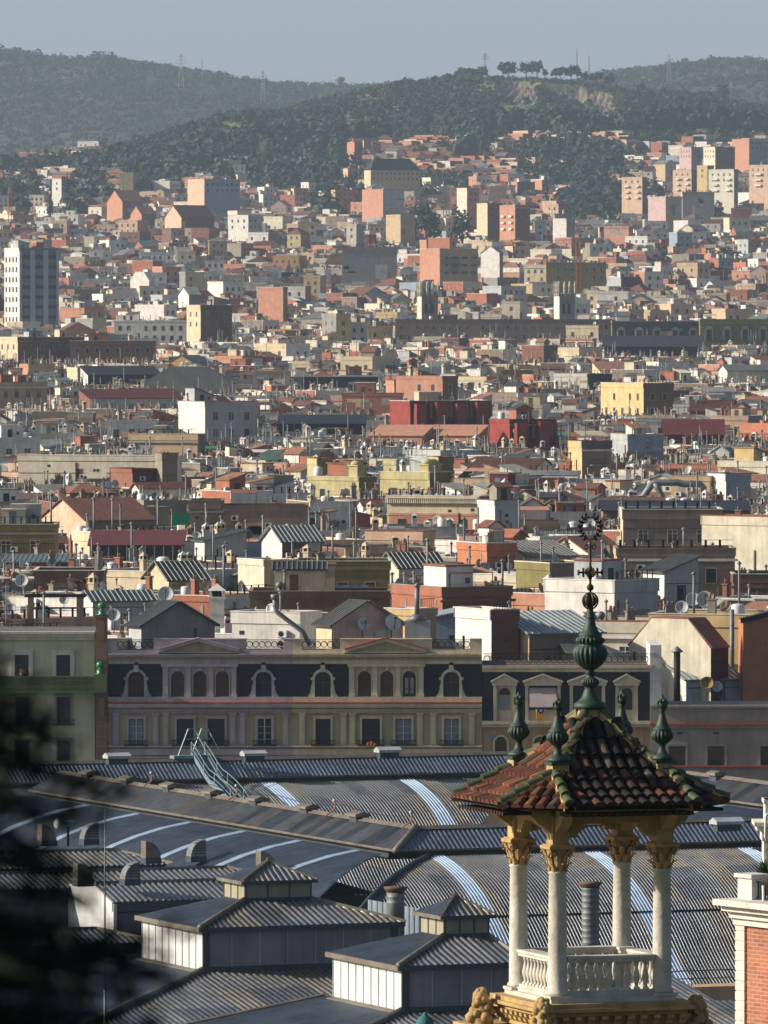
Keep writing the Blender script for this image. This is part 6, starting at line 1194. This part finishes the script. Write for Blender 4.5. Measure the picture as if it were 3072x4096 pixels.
    m = MB(); m.tube([K + UP * (zb + .1), K + (V - U) * skL + UP * (zb + .1 - skL * dr)], .2, 'flashing', 6); m.ext([K - U * .0 + UP * (zb + .02), K - U * .4 + UP * (zb + .02 - .05), K - U * .4 + B_ * LV + UP * (zb - .03), K + B_ * LV + UP * (zb + .02)], UP * .06, 'flashing')
    m.tube([K - U * 0 + B_ * (LV + 1.2) + UP * (zb + .05), K - U * skL + B_ * (LV + 1.2) + UP * (zb - skL * dr + .05)], .12, 'flashing', 5); put('skirt_flashing', m, t); return t
pavilion(203, 928, 11.0, 9.1, 'ribbed metal pavilion with white side and small lantern, farther left one', skF=15.4)
pavilion(402, 966, 6.3, 9.1, 'ribbed metal pavilion with white side, nearer one left of the belvedere', lanU=2.35)
# curved screen, round ducts, mast
m = MB(); n = 22; P1 = atZ(368, 903, 12.6); P2 = atZ(420, 912, 12.2)
for i in range(n):
    a, b = P1.lerp(P2, i / n), P1.lerp(P2, (i + 1) / n); sg = lambda t: -1.0 * (1 - (1 - t) ** 2) * .6
    a2, b2 = a + V * math.sin(i / n * 1.5) * .8, b + V * math.sin((i + 1) / n * 1.5) * .8; m.ext([a2 + UP * -2.4, b2 + UP * -2.4, b2 + UP * .2, a2 + UP * .2], V * (.05 if i % 2 else .11), 'bluish')
tag(put('ribbed_screen', m), 'curved pale blue ribbed screen wall between the pavilions', 'screen')
def duct(px, yt, yb, D, r, label, cap='brown'):
    b = atD(px, yb, D); h = (yb - yt) * D / F_; t = thing('round_duct', label, 'duct', b); m = MB(); pr = [(r, -3)]; z = 0
    while z < h - .35: pr += [(r, z), (r * 1.035, z + .03), (r, z + .06)]; z += .32
    pr.append((r, h - .3)); m.lathe(pr, n=24, m='galva'); put('pipe', m, t); m = MB(); m.lathe([(r * .9, h - .3), (r * 1.3, h - .08), (r * 1.32, h), (r * .2, h + .05)], n=24, m=cap); put('cap', m, t)
duct(590.5, 882, 943, 430, .47, 'tall grey ribbed duct with rusty cap seen between the belvedere columns'); duct(395.5, 887, 903, 445, .5, 'short grey round duct with rusty cap beside the near pavilion')
t = thing('lightning_mast', 'thin tall lightning mast rising in front of the sheds at left', 'mast', atD(105, 1030, 405)); m = MB(); m.tube([(0, 0, -3), (0, 0, 2.2)], .075, 'galva', 6); m.tube([(0, 0, 2.2), (.0, 0, 8), (.02, 0, 11.3)], [.05, .04, .02], 'galva', 6); put('rod', m, t); m = MB(); m.box(-.12, -.12, 2.1, .12, .12, 2.2, 'galva'); m.box(-.1, -.1, 7.1, .1, .1, 7.2, 'galva'); put('clamp', m, t)
# ---------------------------------------------------------------- the belvedere (gazebo) on its tower
mat('g_white', 'c9c4b5', .7, var=.25, sc=3.0); mat('g_yellow', 'b89c68', .85, var=.25, sc=2.5); mat('g_tan', 'b49563', .85, var=.3, sc=4.0); mat('glazed', '21382b', .6, kind='leaf', var=.35, sc=3.0, spec=.5)
mat('ridge_green', '474f33', .5, kind='leaf', var=.4, sc=3.0, spec=.4)
for n, c in (('t_red', '60392b'), ('t_orange', '80523a'), ('t_brown', '3e2c23'), ('t_black', '231f1c'), ('t_grey', '554a42')): mat(n, c, .9, var=.4, sc=6.0)
GZ = atD(590, 992, 138.0); GA = R(19.4); zf = GZ.z
G = thing('belvedere', 'small open belvedere with white columns, tiled roof and green finials at lower right', 'belvedere', (GZ.x, 138.0, 0), GA)
# local frame: x along the front, y away from the camera, z world height
def gl(m): return m
CO = [(-.96, -.96), (.96, -.96), (.96, .96), (-.96, .96)]
m = MB(); m.box(-1.12, -1.12, -1, 1.12, 1.12, zf - .55, 'g_yellow'); put('tower_shaft', m, G)
m = MB(); m.box(-1.35, -1.35, zf - .16, 1.35, 1.35, zf - .08, 'g_tan'); m.box(-1.42, -1.42, zf - .22, 1.42, 1.42, zf - .16, 'g_tan'); m.box(-1.3, -1.3, zf - .30, 1.3, 1.3, zf - .22, 'g_yellow'); m.box(-1.22, -1.22, zf - .56, 1.22, 1.22, zf - .30, 'g_yellow')
m.box(-1.15, -1.15, zf - .08, 1.15, 1.15, zf, 'g_white')
for s in range(4):
    A = Matrix.Rotation(s * math.pi / 2, 4, 'Z')
    for i in range(11):
        b = MB(); x = -1.2 + 2.4 * i / 10; b.ext([(x - .055, -1.22, zf - .30), (x - .055, -1.38, zf - .30), (x - .055, -1.37, zf - .36), (x - .055, -1.31, zf - .40), (x - .055, -1.29, zf - .46), (x - .055, -1.22, zf - .5)], (.11, 0, 0), 'g_yellow'); m.merge(b, A)
put('cornice', m, G)
for (x, y) in CO:
    c = MB(); c.box(x - .21, y - .21, zf, x + .21, y + .21, zf + .05, 'g_white'); c.lathe([(.19, .05), (.2, .08), (.19, .11), (.168, .13), (.165, .6), (.160, 1.3), (.150, 2.12), (.165, 2.14), (.168, 2.17), (.15, 2.19)], (x, y, zf), 28, 'g_white'); co = put('column', c, G)
    k = MB(); k.lathe([(.15, 2.16), (.15, 2.3), (.16, 2.42), (.2, 2.54), (.22, 2.57)], (x, y, zf), 16, 'g_tan')
    for row, (n, z0, hh, rr) in enumerate(((8, 2.17, .15, .155), (8, 2.26, .19, .165))):
        for i in range(n):
            a = 2 * math.pi * (i + .5 * row) / n; d = Vector((math.cos(a), math.sin(a), 0)); tt = Vector((-d.y, d.x, 0)); c0 = Vector((x, y, zf + z0)) + d * rr; w_ = .05
            v = []
            for q, (o, z, ww) in enumerate(((0, 0, .8), (.015, hh * .5, 1.1), (.045, hh * .85, .9), (.085, hh, .6), (.1, hh * .9, .3))): v += [c0 + d * o + UP * z - tt * w_ * ww, c0 + d * (o + .02) + UP * z, c0 + d * o + UP * z + tt * w_ * ww]
            k.add(v, [(3 * j, 3 * j + 1, 3 * j + 4, 3 * j + 3) for j in range(4)] + [(3 * j + 1, 3 * j + 2, 3 * j + 5, 3 * j + 4) for j in range(4)], 'g_tan')
    for i in range(4):
        a = math.pi / 4 + i * math.pi / 2; d = Vector((math.cos(a), math.sin(a), 0)); cc = Vector((x, y, zf + 2.5)) + d * .25; k.tube([cc + d * (.062 * (1 - q / 14) * math.cos(q * .62)) + UP * (.062 * (1 - q / 14) * math.sin(q * .62)) for q in range(13)], .02, 'g_tan', 5)
        for sg in (-1, 1): t2 = Vector((-d.y, d.x, 0)) * sg; k.tube([Vector((x, y, zf + 2.42)) + d * .17 + t2 * .09, cc + t2 * .03 + UP * .03], .018, 'g_tan', 5)
    k.box(x - .235, y - .235, zf + 2.56, x + .235, y + .235, zf + 2.62, 'g_tan'); k.box(x - .2, y - .2, zf + 2.62, x + .2, y + .2, zf + 2.64, 'g_tan'); put('capital', k, co)
    p = MB(); p.box(x - .15, y - .15, zf + 2.64, x + .15, y + .15, zf + 3.14, 'g_yellow'); put('pier', p, co)
bm = MB()
for s in range(4):
    A = Matrix.Rotation(s * math.pi / 2, 4, 'Z'); b = MB(); b.box(-.96, -1.07, zf + 2.98, .96, -.85, zf + 3.22, 'g_yellow')
    for sg in (-1, 1):
        for (l, z0) in ((.34, 2.90), (.26, 2.82), (.19, 2.75)): b.box(min(sg * .81, sg * (.81 - l)), -1.045, zf + z0, max(sg * .81, sg * (.81 - l)), -.875, zf + z0 + .09, 'g_yellow')
        pts = [(sg * .96, -1.11, zf + 3.22), (sg * .96, -1.5, zf + 3.22), (sg * .96, -1.5, zf + 3.14), (sg * .96, -1.42, zf + 3.09), (sg * .96, -1.36, zf + 3.0), (sg * .96, -1.25, zf + 2.93), (sg * .96, -1.11, zf + 2.83)]
        b.ext([(x_ - .1, y_, z_) for x_, y_, z_ in pts], (.2, 0, 0), 'g_yellow')
    bm.merge(b, A)
put('beam_ring', bm, G)
zr = lambda r: zf + float(np.interp(r, [.15, .6, 1.0, 1.5, 2.08], [4.80, 4.20, 3.86, 3.56, 3.30]))
hw_ = lambda r: r if r <= 1.0 else 1.0 + (r - 1.0) * .15
base = MB(); soff = MB()
rs = [.15, .6, 1.0, 1.5, 2.06]
for s in range(4):
    A = Matrix.Rotation(s * math.pi / 2, 4, 'Z'); b = MB()
    for r0, r1 in zip(rs, rs[1:]): b.add([(-hw_(r0), -r0, zr(r0) - .03), (hw_(r0), -r0, zr(r0) - .03), (hw_(r1), -r1, zr(r1) - .03), (-hw_(r1), -r1, zr(r1) - .03)], [(3, 2, 1, 0)], 't_black')
    b.add([(1.0, -1.0, zr(1.0)), (hw_(2.06), -2.06, zr(2.06) - .03), (2.06, -hw_(2.06), zr(2.06) - .03)], [(0, 1, 2)], 't_black')
    h_ = hw_(2.06); b.add([(-h_, -2.06, zr(2.06) - .03), (h_, -2.06, zr(2.06) - .03), (.9, -.9, zf + 3.2), (-.9, -.9, zf + 3.2)], [(0, 1, 2, 3)], 't_brown'); b.add([(h_, -2.06, zr(2.06) - .03), (2.06, -h_, zr(2.06) - .03), (.9, -.9, zf + 3.2)], [(0, 1, 2)], 't_brown')
    base.merge(b, A)
    for i in range(17):   # eave corbel tiles
        e = MB(); x = -h_ + 2 * h_ * (i + .5) / 17; e.box(x - .04, -2.02, zf + 3.16, x + .04, -1.5, zf + 3.215, 't_brown'); base.merge(e, A)
put('roof_deck', base, G)
trg = random.Random(4)
SIDE = [0]
def tilecolor(): return trg.choice(['t_red', 't_orange', 't_orange', 't_red', 't_grey', 't_brown', 't_red'] if SIDE[0] == 3 else ['t_red', 't_black', 't_brown', 't_black', 't_black', 't_grey', 't_brown', 't_black', 't_black'])  # sunny left face redder, other faces darker: light and shade in tile colours
def barrel(mb, a, b, side, up, r0, r1, m, n=6):    # one curved tile from a (low) to b (high)
    vs = []
    for p, r in ((a, r0), (b, r1)):
        for i in range(n + 1): t = math.pi * i / n; vs.append(p + side * (math.cos(t) * r) + up * (math.sin(t) * r * .9))
    fs = [(i, i + 1, n + 2 + i, n + 1 + i) for i in range(n)]; fs.append(tuple(range(n + 1))); mb.add(vs, fs, m, False)
def tile_field(mb, width0, zfun, hwf, rlo, rhi, A, step=.27, pitch=.205):
    nc = int(2 * width0 / pitch); 
    for c in range(nc):
        u = -width0 + (c + .5) * 2 * width0 / nc; r = rhi; first = True
        while r > rlo:
            r2 = max(rlo, r - step)
            if abs(u) > hwf(r2) - .02:
                if abs(u) > hwf(r) - .02: break
            a = Vector((u + trg.uniform(-.008, .008), -r - .02, zfun(r) + .045)); b = Vector((u, -r2, zfun(r2) + .01)); d = (b - a).normalized(); side = Vector((1, 0, 0)); up = side.cross(d); up = up if up.z > 0 else -up
            barrel(mb, A @ a, A @ b, (A.to_3x3() @ side), (A.to_3x3() @ up), .092, .075, tilecolor()); r = r2
tf = MB()
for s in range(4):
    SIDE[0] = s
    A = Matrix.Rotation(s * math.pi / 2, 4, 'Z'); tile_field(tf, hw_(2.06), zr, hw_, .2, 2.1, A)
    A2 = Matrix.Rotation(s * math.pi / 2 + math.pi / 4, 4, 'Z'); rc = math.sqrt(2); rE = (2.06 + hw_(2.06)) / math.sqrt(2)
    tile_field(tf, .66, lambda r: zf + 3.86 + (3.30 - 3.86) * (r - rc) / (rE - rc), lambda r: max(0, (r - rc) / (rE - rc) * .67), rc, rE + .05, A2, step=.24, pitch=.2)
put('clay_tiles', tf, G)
rt = MB(); HIPS = []
def hipline(p, q, n, A):
    rt = MB(); HIPS.append(rt)
    p, q = Vector(p), Vector(q)
    for i in range(n):
        a, b = q.lerp(p, i / n), q.lerp(p, (i + 1) / n); a = a + UP * .035; d = (b - a).normalized(); sd = d.cross(UP).normalized(); up = sd.cross(d); barrel(rt, A @ (a + UP * -.0), A @ b, A.to_3x3() @ sd, A.to_3x3() @ up, .095, .075, 'ridge_green', 8)
        bed = MB(); 
        for w_ in (-1, 1): rt.add([A @ (a + sd * w_ * .1 - UP * .13), A @ (b + sd * w_ * .1 - UP * .13), A @ (b + sd * w_ * .085), A @ (a + sd * w_ * .09)], [(0, 1, 2, 3)], 'g_tan')
for s in range(4):
    A = Matrix.Rotation(s * math.pi / 2, 4, 'Z')
    for r0, r1, n in ((.16, .6, 3), (.6, .86, 2)): hipline((r0, -r0, zr(r0) + .07), (r1, -r1, zr(r1) + .07), n, A)
    h_ = hw_(2.1); hipline((1.05, -1.05, zr(1.0) + .03), (h_, -2.1, zr(2.08) + .06), 4, A); hipline((1.05, -1.05, zr(1.0) + .03), (2.1, -h_, zr(2.08) + .06), 4, A)
[put('green_hip_tiles', r_, G) for r_ in HIPS]
URN = [(.18, 0), (.19, .03), (.18, .07), (.10, .10), (.07, .16), (.055, .22), (.07, .27), (.11, .30, .1), (.17, .37, .2), (.18, .43, .2), (.155, .49, .16), (.145, .505), (.165, .525), (.15, .545), (.12, .57), (.085, .66), (.055, .76), (.04, .83), (.06, .85), (.05, .87)]
for (x, y) in CO:
    p = MB(); p.box(x - .15, y - .15, zf + 3.5, x + .15, y + .15, zf + 4.0, 'g_yellow'); pe = put('pedestal', p, G)
    u = MB(); u.box(x - .18, y - .18, zf + 4.0, x + .18, y + .18, zf + 4.05, 'glazed'); u.lathe([(a[0], a[1] * 1.0) + tuple(a[2:]) for a in URN], (x, y, zf + 4.05), 96, 'glazed', True, 16)
    rr = random.Random(5)
    for i in range(60):
        a = rr.uniform(0, 6.28); zz = rr.uniform(-1, 1); q = math.sqrt(1 - zz * zz); c = Vector((x + math.cos(a) * q * .085, y + math.sin(a) * q * .085, zf + 4.05 + .95 + zz * .09)); n_ = Vector((math.cos(a) * q, math.sin(a) * q, zz + .3)).normalized(); t_ = n_.orthogonal().normalized() * .022
        u.add([c - t_, c + n_.cross(t_), c + t_, c - n_.cross(t_), c + n_ * .03 + UP * .01], [(0, 1, 4), (1, 2, 4), (2, 3, 4), (3, 0, 4)], 'glazed')
    u.lathe([(.02, .84), (.08, .9), (.085, .97), (.05, 1.04), (.03, 1.08), (.005, 1.13)], (x, y, zf + 4.05), 12, 'glazed'); put('urn_finial', u, G)
n0 = MB(); n0.lathe([(.26, -.05), (.22, .1), (.2, .16)], (0, 0, zf + 4.78), 8, 'g_yellow', False); put('neck', n0, G)
tp_ = MB(); b0 = zf + 4.90
tp_.lathe([(.27, 0), (.285, .04), (.28, .09), (.22, .12), (.15, .2), (.11, .3), (.09, .36), (.1, .38, .1), (.145, .43, .2), (.15, .47, .2), (.11, .52, .1), (.075, .55), (.07, .60), (.1, .62), (.06, .66), (.11, .69, .1), (.2, .76, .13), (.27, .87, .14), (.29, .96, .14), (.27, 1.04, .12), (.22, 1.09), (.2, 1.11), (.22, 1.13, .1), (.235, 1.17, .2), (.225, 1.22, .2), (.18, 1.24), (.21, 1.27), (.2, 1.29), (.15, 1.33), (.10, 1.44), (.07, 1.58), (.05, 1.74), (.045, 1.86), (.05, 1.88)], (0, 0, b0), 120, 'glazed', True, 20)
put('main_finial', tp_, G)
ir = MB(); z1 = b0 + 1.86
def zpx(py): return 46 - (py - 316) * 138 / 8000
mat('bronze', '3a3026', .55, .5, kind='plain')
ir.tube([(0, 0, z1), (0, 0, zpx(547))], .022, 'bronze', 8); ir.lathe([(.03, -.06), (.09, -.04), (.05, 0)], (0, 0, zpx(616)), 10, 'bronze')
for cz, rr_ in ((zpx(601), .14), (zpx(587.5), .062)):
    prof = [(max(.01, rr_ * math.sin(math.pi * i / 10)), -rr_ * math.cos(math.pi * i / 10)) for i in range(11)]
    if rr_ > .1:
        for k_ in range(4): a = k_ * math.pi / 4; ir.tube([(math.cos(a) * rr_ * math.cos(t * math.pi / 10), math.sin(a) * rr_ * math.cos(t * math.pi / 10), cz + rr_ * math.sin(t * math.pi / 10)) for t in range(21)], .016, 'bronze', 5)
        ir.lathe([(p[0] * .82, p[1] * .82) for p in prof], (0, 0, cz), 14, 'bronze')
    else: ir.lathe(prof, (0, 0, cz), 14, 'bronze')
cz = zpx(572.5); ir.lathe([(.03, -.12), (.05, -.05), (.035, 0), (.05, .06), (.02, .12)], (0, 0, cz), 10, 'bronze')
for a in (0, math.pi / 2):
    d = Vector((math.cos(a), math.sin(a), 0))
    for sg in (-1, 1):
        ir.tube([Vector((0, 0, cz)), d * sg * .23 + UP * cz], .018, 'bronze', 5); ir.tube([d * sg * .13 + UP * (cz - .08), d * sg * .13 + UP * (cz + .08)], .02, 'bronze', 5); e = d * sg * .22 + UP * cz
        for dz in (-.045, .045): ir.tube([e - d * sg * .03, e + UP * dz, e + d * sg * .02 + UP * dz * .4], .013, 'bronze', 4)
for sg in (-1, 1):
    ir.tube([(sg * (.07 + .035 * math.cos(t)), 0, zpx(547) + .035 * math.sin(t)) for t in [i * .6 for i in range(11)]], .011, 'bronze', 5)
    pts = [Vector((sg * .18 * math.sin(t), 0, zpx(527.5) - .205 * math.cos(t))) for t in [i * .19 for i in range(15)]]; ir.tube(pts, .011, 'bronze', 5)
    for i in range(2, 15, 2):
        p = pts[i]; tg = (pts[min(i + 1, 14)] - pts[i - 1]).normalized()
        for s2 in (-1, 1):
            nm = Vector((tg.z, 0, -tg.x)) * s2; tip = p + (nm * .8 + tg * .8).normalized() * .085; md = p.lerp(tip, .5); w_ = Vector((-(tip - p).z, 0, (tip - p).x)).normalized() * .022; ir.ext([p, md + w_, tip, md - w_], (0, .012, 0), 'bronze')
ir.tube([(0, 0, zpx(547)), (0, 0, zpx(541))], .016, 'bronze', 6)
put('wreath_cross', ir, G)
# balustrades
bal = MB(); bal.lathe([(.05, 0), (.05, .04), (.03, .06), (.035, .1), (.058, .17), (.062, .22), (.045, .3), (.028, .38), (.03, .42), (.045, .44), (.045, .48)], n=12, m='g_white'); bal.box(-.05, -.05, 0, .05, .05, .035, 'g_white'); bal.box(-.05, -.05, .47, .05, .05, .5, 'g_white')
for s in range(4):
    A = Matrix.Rotation(s * math.pi / 2, 4, 'Z'); o = MB(); o.box(-.8, -1.03, zf + .60, .8, -.80, zf + .66, 'g_white'); o.box(-.8, -1.06, zf + .66, .8, -.78, zf + .71, 'g_white'); bs = put('balustrade', MB().merge(o, A), G)
    o = MB(); o.box(-.85, -1.06, zf + .0, .85, -.82, zf + .06, 'g_white'); o.box(-.8, -1.02, zf + .06, .8, -.86, zf + .11, 'g_white'); put('base_rail', MB().merge(o, A), bs)
    for i in range(9): put('baluster', bal, bs, A @ Matrix.Translation((-.66 + 1.32 * i / 8, -.94, zf + .11)))
# fruit cluster finials at the corners of the tower below
fr = MB(); rr = random.Random(9)
for i in range(46):
    t = rr.random() ** .7; a = rr.uniform(0, 6.28); r_ = .17 * (1 - t) + .05; z = t * .5; s_ = .05 + .03 * rr.random()
    b = MB(); b.lathe([(s_ * math.sin(math.pi * k / 5) + .003, -s_ * math.cos(math.pi * k / 5)) for k in range(6)], (math.cos(a) * r_, math.sin(a) * r_, z), 8, 'g_tan'); fr.merge(b)
fr.lathe([(.2, -.5), (.24, -.3), (.16, -.1), (.18, .05), (.05, .5)], n=12, m='g_tan')
for (px, py, D, n) in ((482, 992, 138.4, 'left of the belvedere'), (543.5, 1002, 136.2, 'in front of the belvedere'), (696.5, 999, 137.6, 'right of the belvedere'), ):
    p = atD(px, py, D); p.z -= .55; tag(put('fruit_finial', fr, None, T(p.x, p.y, p.z, rr.uniform(0, 3), 1.15)), f'carved stone fruit cluster standing {n}', 'stone finial', 'carved fruit finials')
m = MB(); b = GZ.copy(); m2 = thing('lower_tower', 'yellow lower tower stage carrying the belvedere, mostly below the frame', 'tower', (GZ.x, 138.0, 0), GA); m.box(-1.75, -1.75, -1, 1.75, 1.75, zf - .62, 'g_yellow'); m.box(-1.85, -1.85, zf - .74, 1.85, 1.85, zf - .60, 'g_tan'); put('shaft', m, m2)
t = thing('street_lamp_top', 'small teal domed cap at the bottom edge left of the belvedere', 'lamp', atD(425, 1028, 150)); m = MB(); m.lathe([(.03, -16), (.05, -.4), (.13, -.2), (.17, -.05), (.175, .08), (.12, .2), (.05, .24), (.05, .28), (.01, .3)], n=16, m='teal'); put('domed_cap', m, t)
# ---------------------------------------------------------------- brick building at the right edge
D = 150.0; K = F_ / D; BB = thing('brick_building', 'orange brick building with white cornice and quoins at the lower right edge', 'building', (0, D, 0)); x_ = lambda px: (px - 384) / K; z_ = lambda py: CH - (py - 316) / K
mat('brick_near', 'a8684c', kind='brick', col2='8a543e', var=.25); mat('lime', 'd2ccbe', .8, var=.12, sc=2.5)
a_ = Matrix.Rotation(R(-58), 4, 'Z'); org = Matrix.Translation((x_(738), 0, 0)); MM = org @ a_
def bb(m, px0, y0, px1, y1, dep, mt, back=0.0, b2=None): m.box((px0 - 738) / K * 1.9, -dep, z_(y1), (px1 - 738) / K * 1.9, back, z_(y0), mt)
w = MB(); w.box(0, 0, 0, 6, 5, z_(921), 'brick_near'); o = put('wall', w, BB, MM)
q = MB(); bb(q, 738, 918, 745.5, 1400, .03, 'lime', .25)
for y in range(922, 1100, 10): bb(q, 737.7, y, 746.2, y + 8.6, .045, 'lime', .25)
q.box(-.03, 0, z_(1400), 0, .3, z_(918), 'lime'); put('corner_quoins', q, BB, MM)
c = MB(); bb(c, 737, 918, 900, 925, .08, 'lime', 4.8); bb(c, 736.5, 911, 900, 918, .16, 'lime', 5); bb(c, 735, 905, 900, 911, .3, 'lime', 5.1); bb(c, 733.5, 899, 900, 905, .46, 'lime', 5.2); put('cornice', c, BB, MM)
p = MB(); bb(p, 739, 877, 752, 899, .02, 'lime', .3); bb(p, 737.5, 873.5, 753.5, 877.5, .07, 'lime', .36); put('parapet_pier', p, BB, MM)
r_ = MB(); bb(r_, 752, 880.5, 800, 881.5, -.08, 'iron', .12); bb(r_, 752, 897, 800, 897.8, -.08, 'iron', .12)
for i in range(16): bb(r_, 753 + i * 2.2, 881, 753.5 + i * 2.2, 898, -.09, 'iron', .11)
put('terrace_railing', r_, BB, MM)
hp = MB(); pts = [(0, 0, -.6), (0, -.35, -.6), (0, -.42, -.5), (0, -.42, .55), (0, -.35, .65), (0, .1, .65)]; hp.tube([(x_(762.5) + a, b - .5 + .3, z_(920) + c) for a, b, c in pts], .03, 'plastic', 6)
hp.tube([(x_(762) + a * 1, -.55, z_(920) + c) for a, c in ((.25, -.5), (.05, -.5), (0, -.42), (0, .25), (.06, .33), (.3, .33))], .028, 'plastic', 6); put('ladder_hoop', hp, BB)
pt = thing('potted_palm', 'spiky green palm in a pot behind the terrace railing at right edge', 'plant', (x_(768), D + .9, z_(899))); m = MB(); m.lathe([(.16, 0), (.22, .3)], n=10, m='rust'); put('pot', m, pt); m = MB(); rr = random.Random(3)
for i in range(60):
    a = rr.uniform(0, 6.28); e = rr.uniform(.1, 1.3); d = Vector((math.cos(a) * math.cos(e), math.sin(a) * math.cos(e), math.sin(e))); L_ = rr.uniform(.3, .5); s_ = d.cross(UP).normalized() * .018; b0_ = Vector((0, 0, .35)); mid = b0_ + d * L_ * .6; tip = b0_ + d * L_ - UP * .06; m.add([b0_ - s_, b0_ + s_, mid + s_, mid - s_, tip], [(0, 1, 2, 3), (3, 2, 4)], 'plant')
put('fronds', m, pt)
D2_ = 175.0; K2 = F_ / D2_; tt = thing('white_turret', 'edge of a white stone turret at the right border above the brick building', 'turret', atD(758, 850, D2_)); m = MB(); xx = lambda px: (px - 758) / K2; zz_ = lambda py: (850 - py) / K2
m.box(xx(764), 0, zz_(1024) - 30, xx(800), 1, zz_(841), 'lime'); m.box(xx(765.5), .1, zz_(822), xx(800), 1, zz_(800), 'lime'); m.box(xx(764), .05, zz_(804), xx(800), 1.1, zz_(800), 'lime'); put('shaft', m, tt); m = MB(); m.box(xx(754), -.2, zz_(826), xx(800), 1.2, zz_(822), 'lime'); m.box(xx(757), -.1, zz_(831), xx(800), 1.1, zz_(826), 'lime'); m.box(xx(762), -.05, zz_(841), xx(800), 1.05, zz_(831), 'lime'); put('ledge', m, tt)
hp = MB(); hp.tube([(xx(768), -.3, zz_(812)), (xx(765), -.32, zz_(815)), (xx(764.5), -.32, zz_(836)), (xx(767), -.3, zz_(840))], .03, 'plastic', 6); put('ladder_hoop', hp, tt)
# ---------------------------------------------------------------- dark conifer close to the camera
ct = thing('conifer', 'very near dark conifer out of focus along the lower left edge', 'tree', (-1.75, 8.6, 42.2)); m = MB(); m.tube([(0, 0, -.2), (.02, 0, 2.4), (0, 0, 4.0)], [.16, .1, .03], 'bark', 8); put('trunk', m, ct)
rg = np.random.default_rng(12); vs = []; rr = random.Random(6)
def spray(p, d, L, n):
    for i in range(n):
        t = rr.random(); c = p + d * L * t; e = Vector((rr.gauss(0, 1), rr.gauss(0, 1), rr.gauss(0, 1))).normalized(); e = (e + d * .6).normalized() * rr.uniform(.03, .06) * (1.2 - .5 * t); s_ = e.orthogonal().normalized() * .006; nd.add([c - s_, c + s_, c + e], [(0, 1, 2)], 'dark_needles')
nd = MB()
EDGE = [(44.75, .53), (45.24, .485), (45.32, .470), (45.38, .440), (45.44, .405), (45.50, .365), (45.55, .340), (45.6, .372), (45.65, .352), (45.7, .33), (45.76, .30), (45.82, .18), (45.9, .10), (46.0, -.1), (46.3, -.5)]
for i in range(1300):
    z = rr.uniform(44.95, 45.85); rmax = 1.75 - .62 + .34 * 0; ext = 1.75 - 8.6 * 384 / 8000 + (float(np.interp(z, [44.9, 45.22, 45.30, 45.38, 45.46, 45.52, 45.57, 45.61, 45.66, 45.75, 46.1], [.21, .19, .15, .10, .10, .09, .06, .00, -.08, -.33, -1.0])))
    a = rr.uniform(-1.0, .9) if i % 2 else rr.gauss(-.1, .25); L = ext / max(.35, math.cos(a)) if abs(a) < .5 else ext * rr.uniform(.7, 1.1); L *= rr.uniform(.55, 1.0) if i % 3 else rr.uniform(.93, 1.02)
    base_ = Vector((0, 0, z - 42.2 + .25)); tip = Vector((math.cos(a) * L, math.sin(a) * L, z - 42.2)); d = (tip - base_); p0 = base_ + d * .45; nd.tube([p0, tip], [.004, .002], 'dark_needles', 4)
    spray(p0, d.normalized(), d.length * .55, 46)
for i in range(400):
    z = rr.uniform(.8, 3.9); a = rr.uniform(0, 6.28); r_ = (1.25 - max(0, z - 2.9) * 1.1) * rr.uniform(.3, .9); p = Vector((math.cos(a) * r_, math.sin(a) * r_, z)); d = Vector((math.cos(a), math.sin(a), -.2)).normalized()
    if p.x > 1.1: continue
    for k in range(24):
        q = p + d * rr.uniform(-.1, .15) + Vector((rr.gauss(0, .05), rr.gauss(0, .05), rr.gauss(0, .04))); e = Vector((rr.gauss(0, 1), rr.gauss(0, 1), rr.gauss(0, 1))).normalized() * .1; s_ = e.orthogonal().normalized() * .02; nd.add([q - s_, q + s_, q + e], [(0, 1, 2)], 'dark_needles')
put('needles', nd, ct)
# ---------------------------------------------------------------- air
hm_ = bpy.data.materials.new('haze'); hm_.use_nodes = True; nt = hm_.node_tree; nt.nodes.remove(nt.nodes['Principled BSDF']); pv = nt.nodes.new('ShaderNodeVolumePrincipled'); pv.inputs['Color'].default_value = (.62, .78, .98, 1); pv.inputs['Density'].default_value = 0.000046; pv.inputs['Anisotropy'].default_value = 0.0
nt.links.new(pv.outputs[0], nt.nodes['Material Output'].inputs['Volume'])
me = bpy.data.meshes.new('haze'); b = MB(); b.box(-3600, -60, -420, 3600, 32000, 1450, 'white'); me.from_pydata(b.V, [], b.F); me.materials.append(hm_); hz = link('haze', me); hz['kind'] = 'stuff'
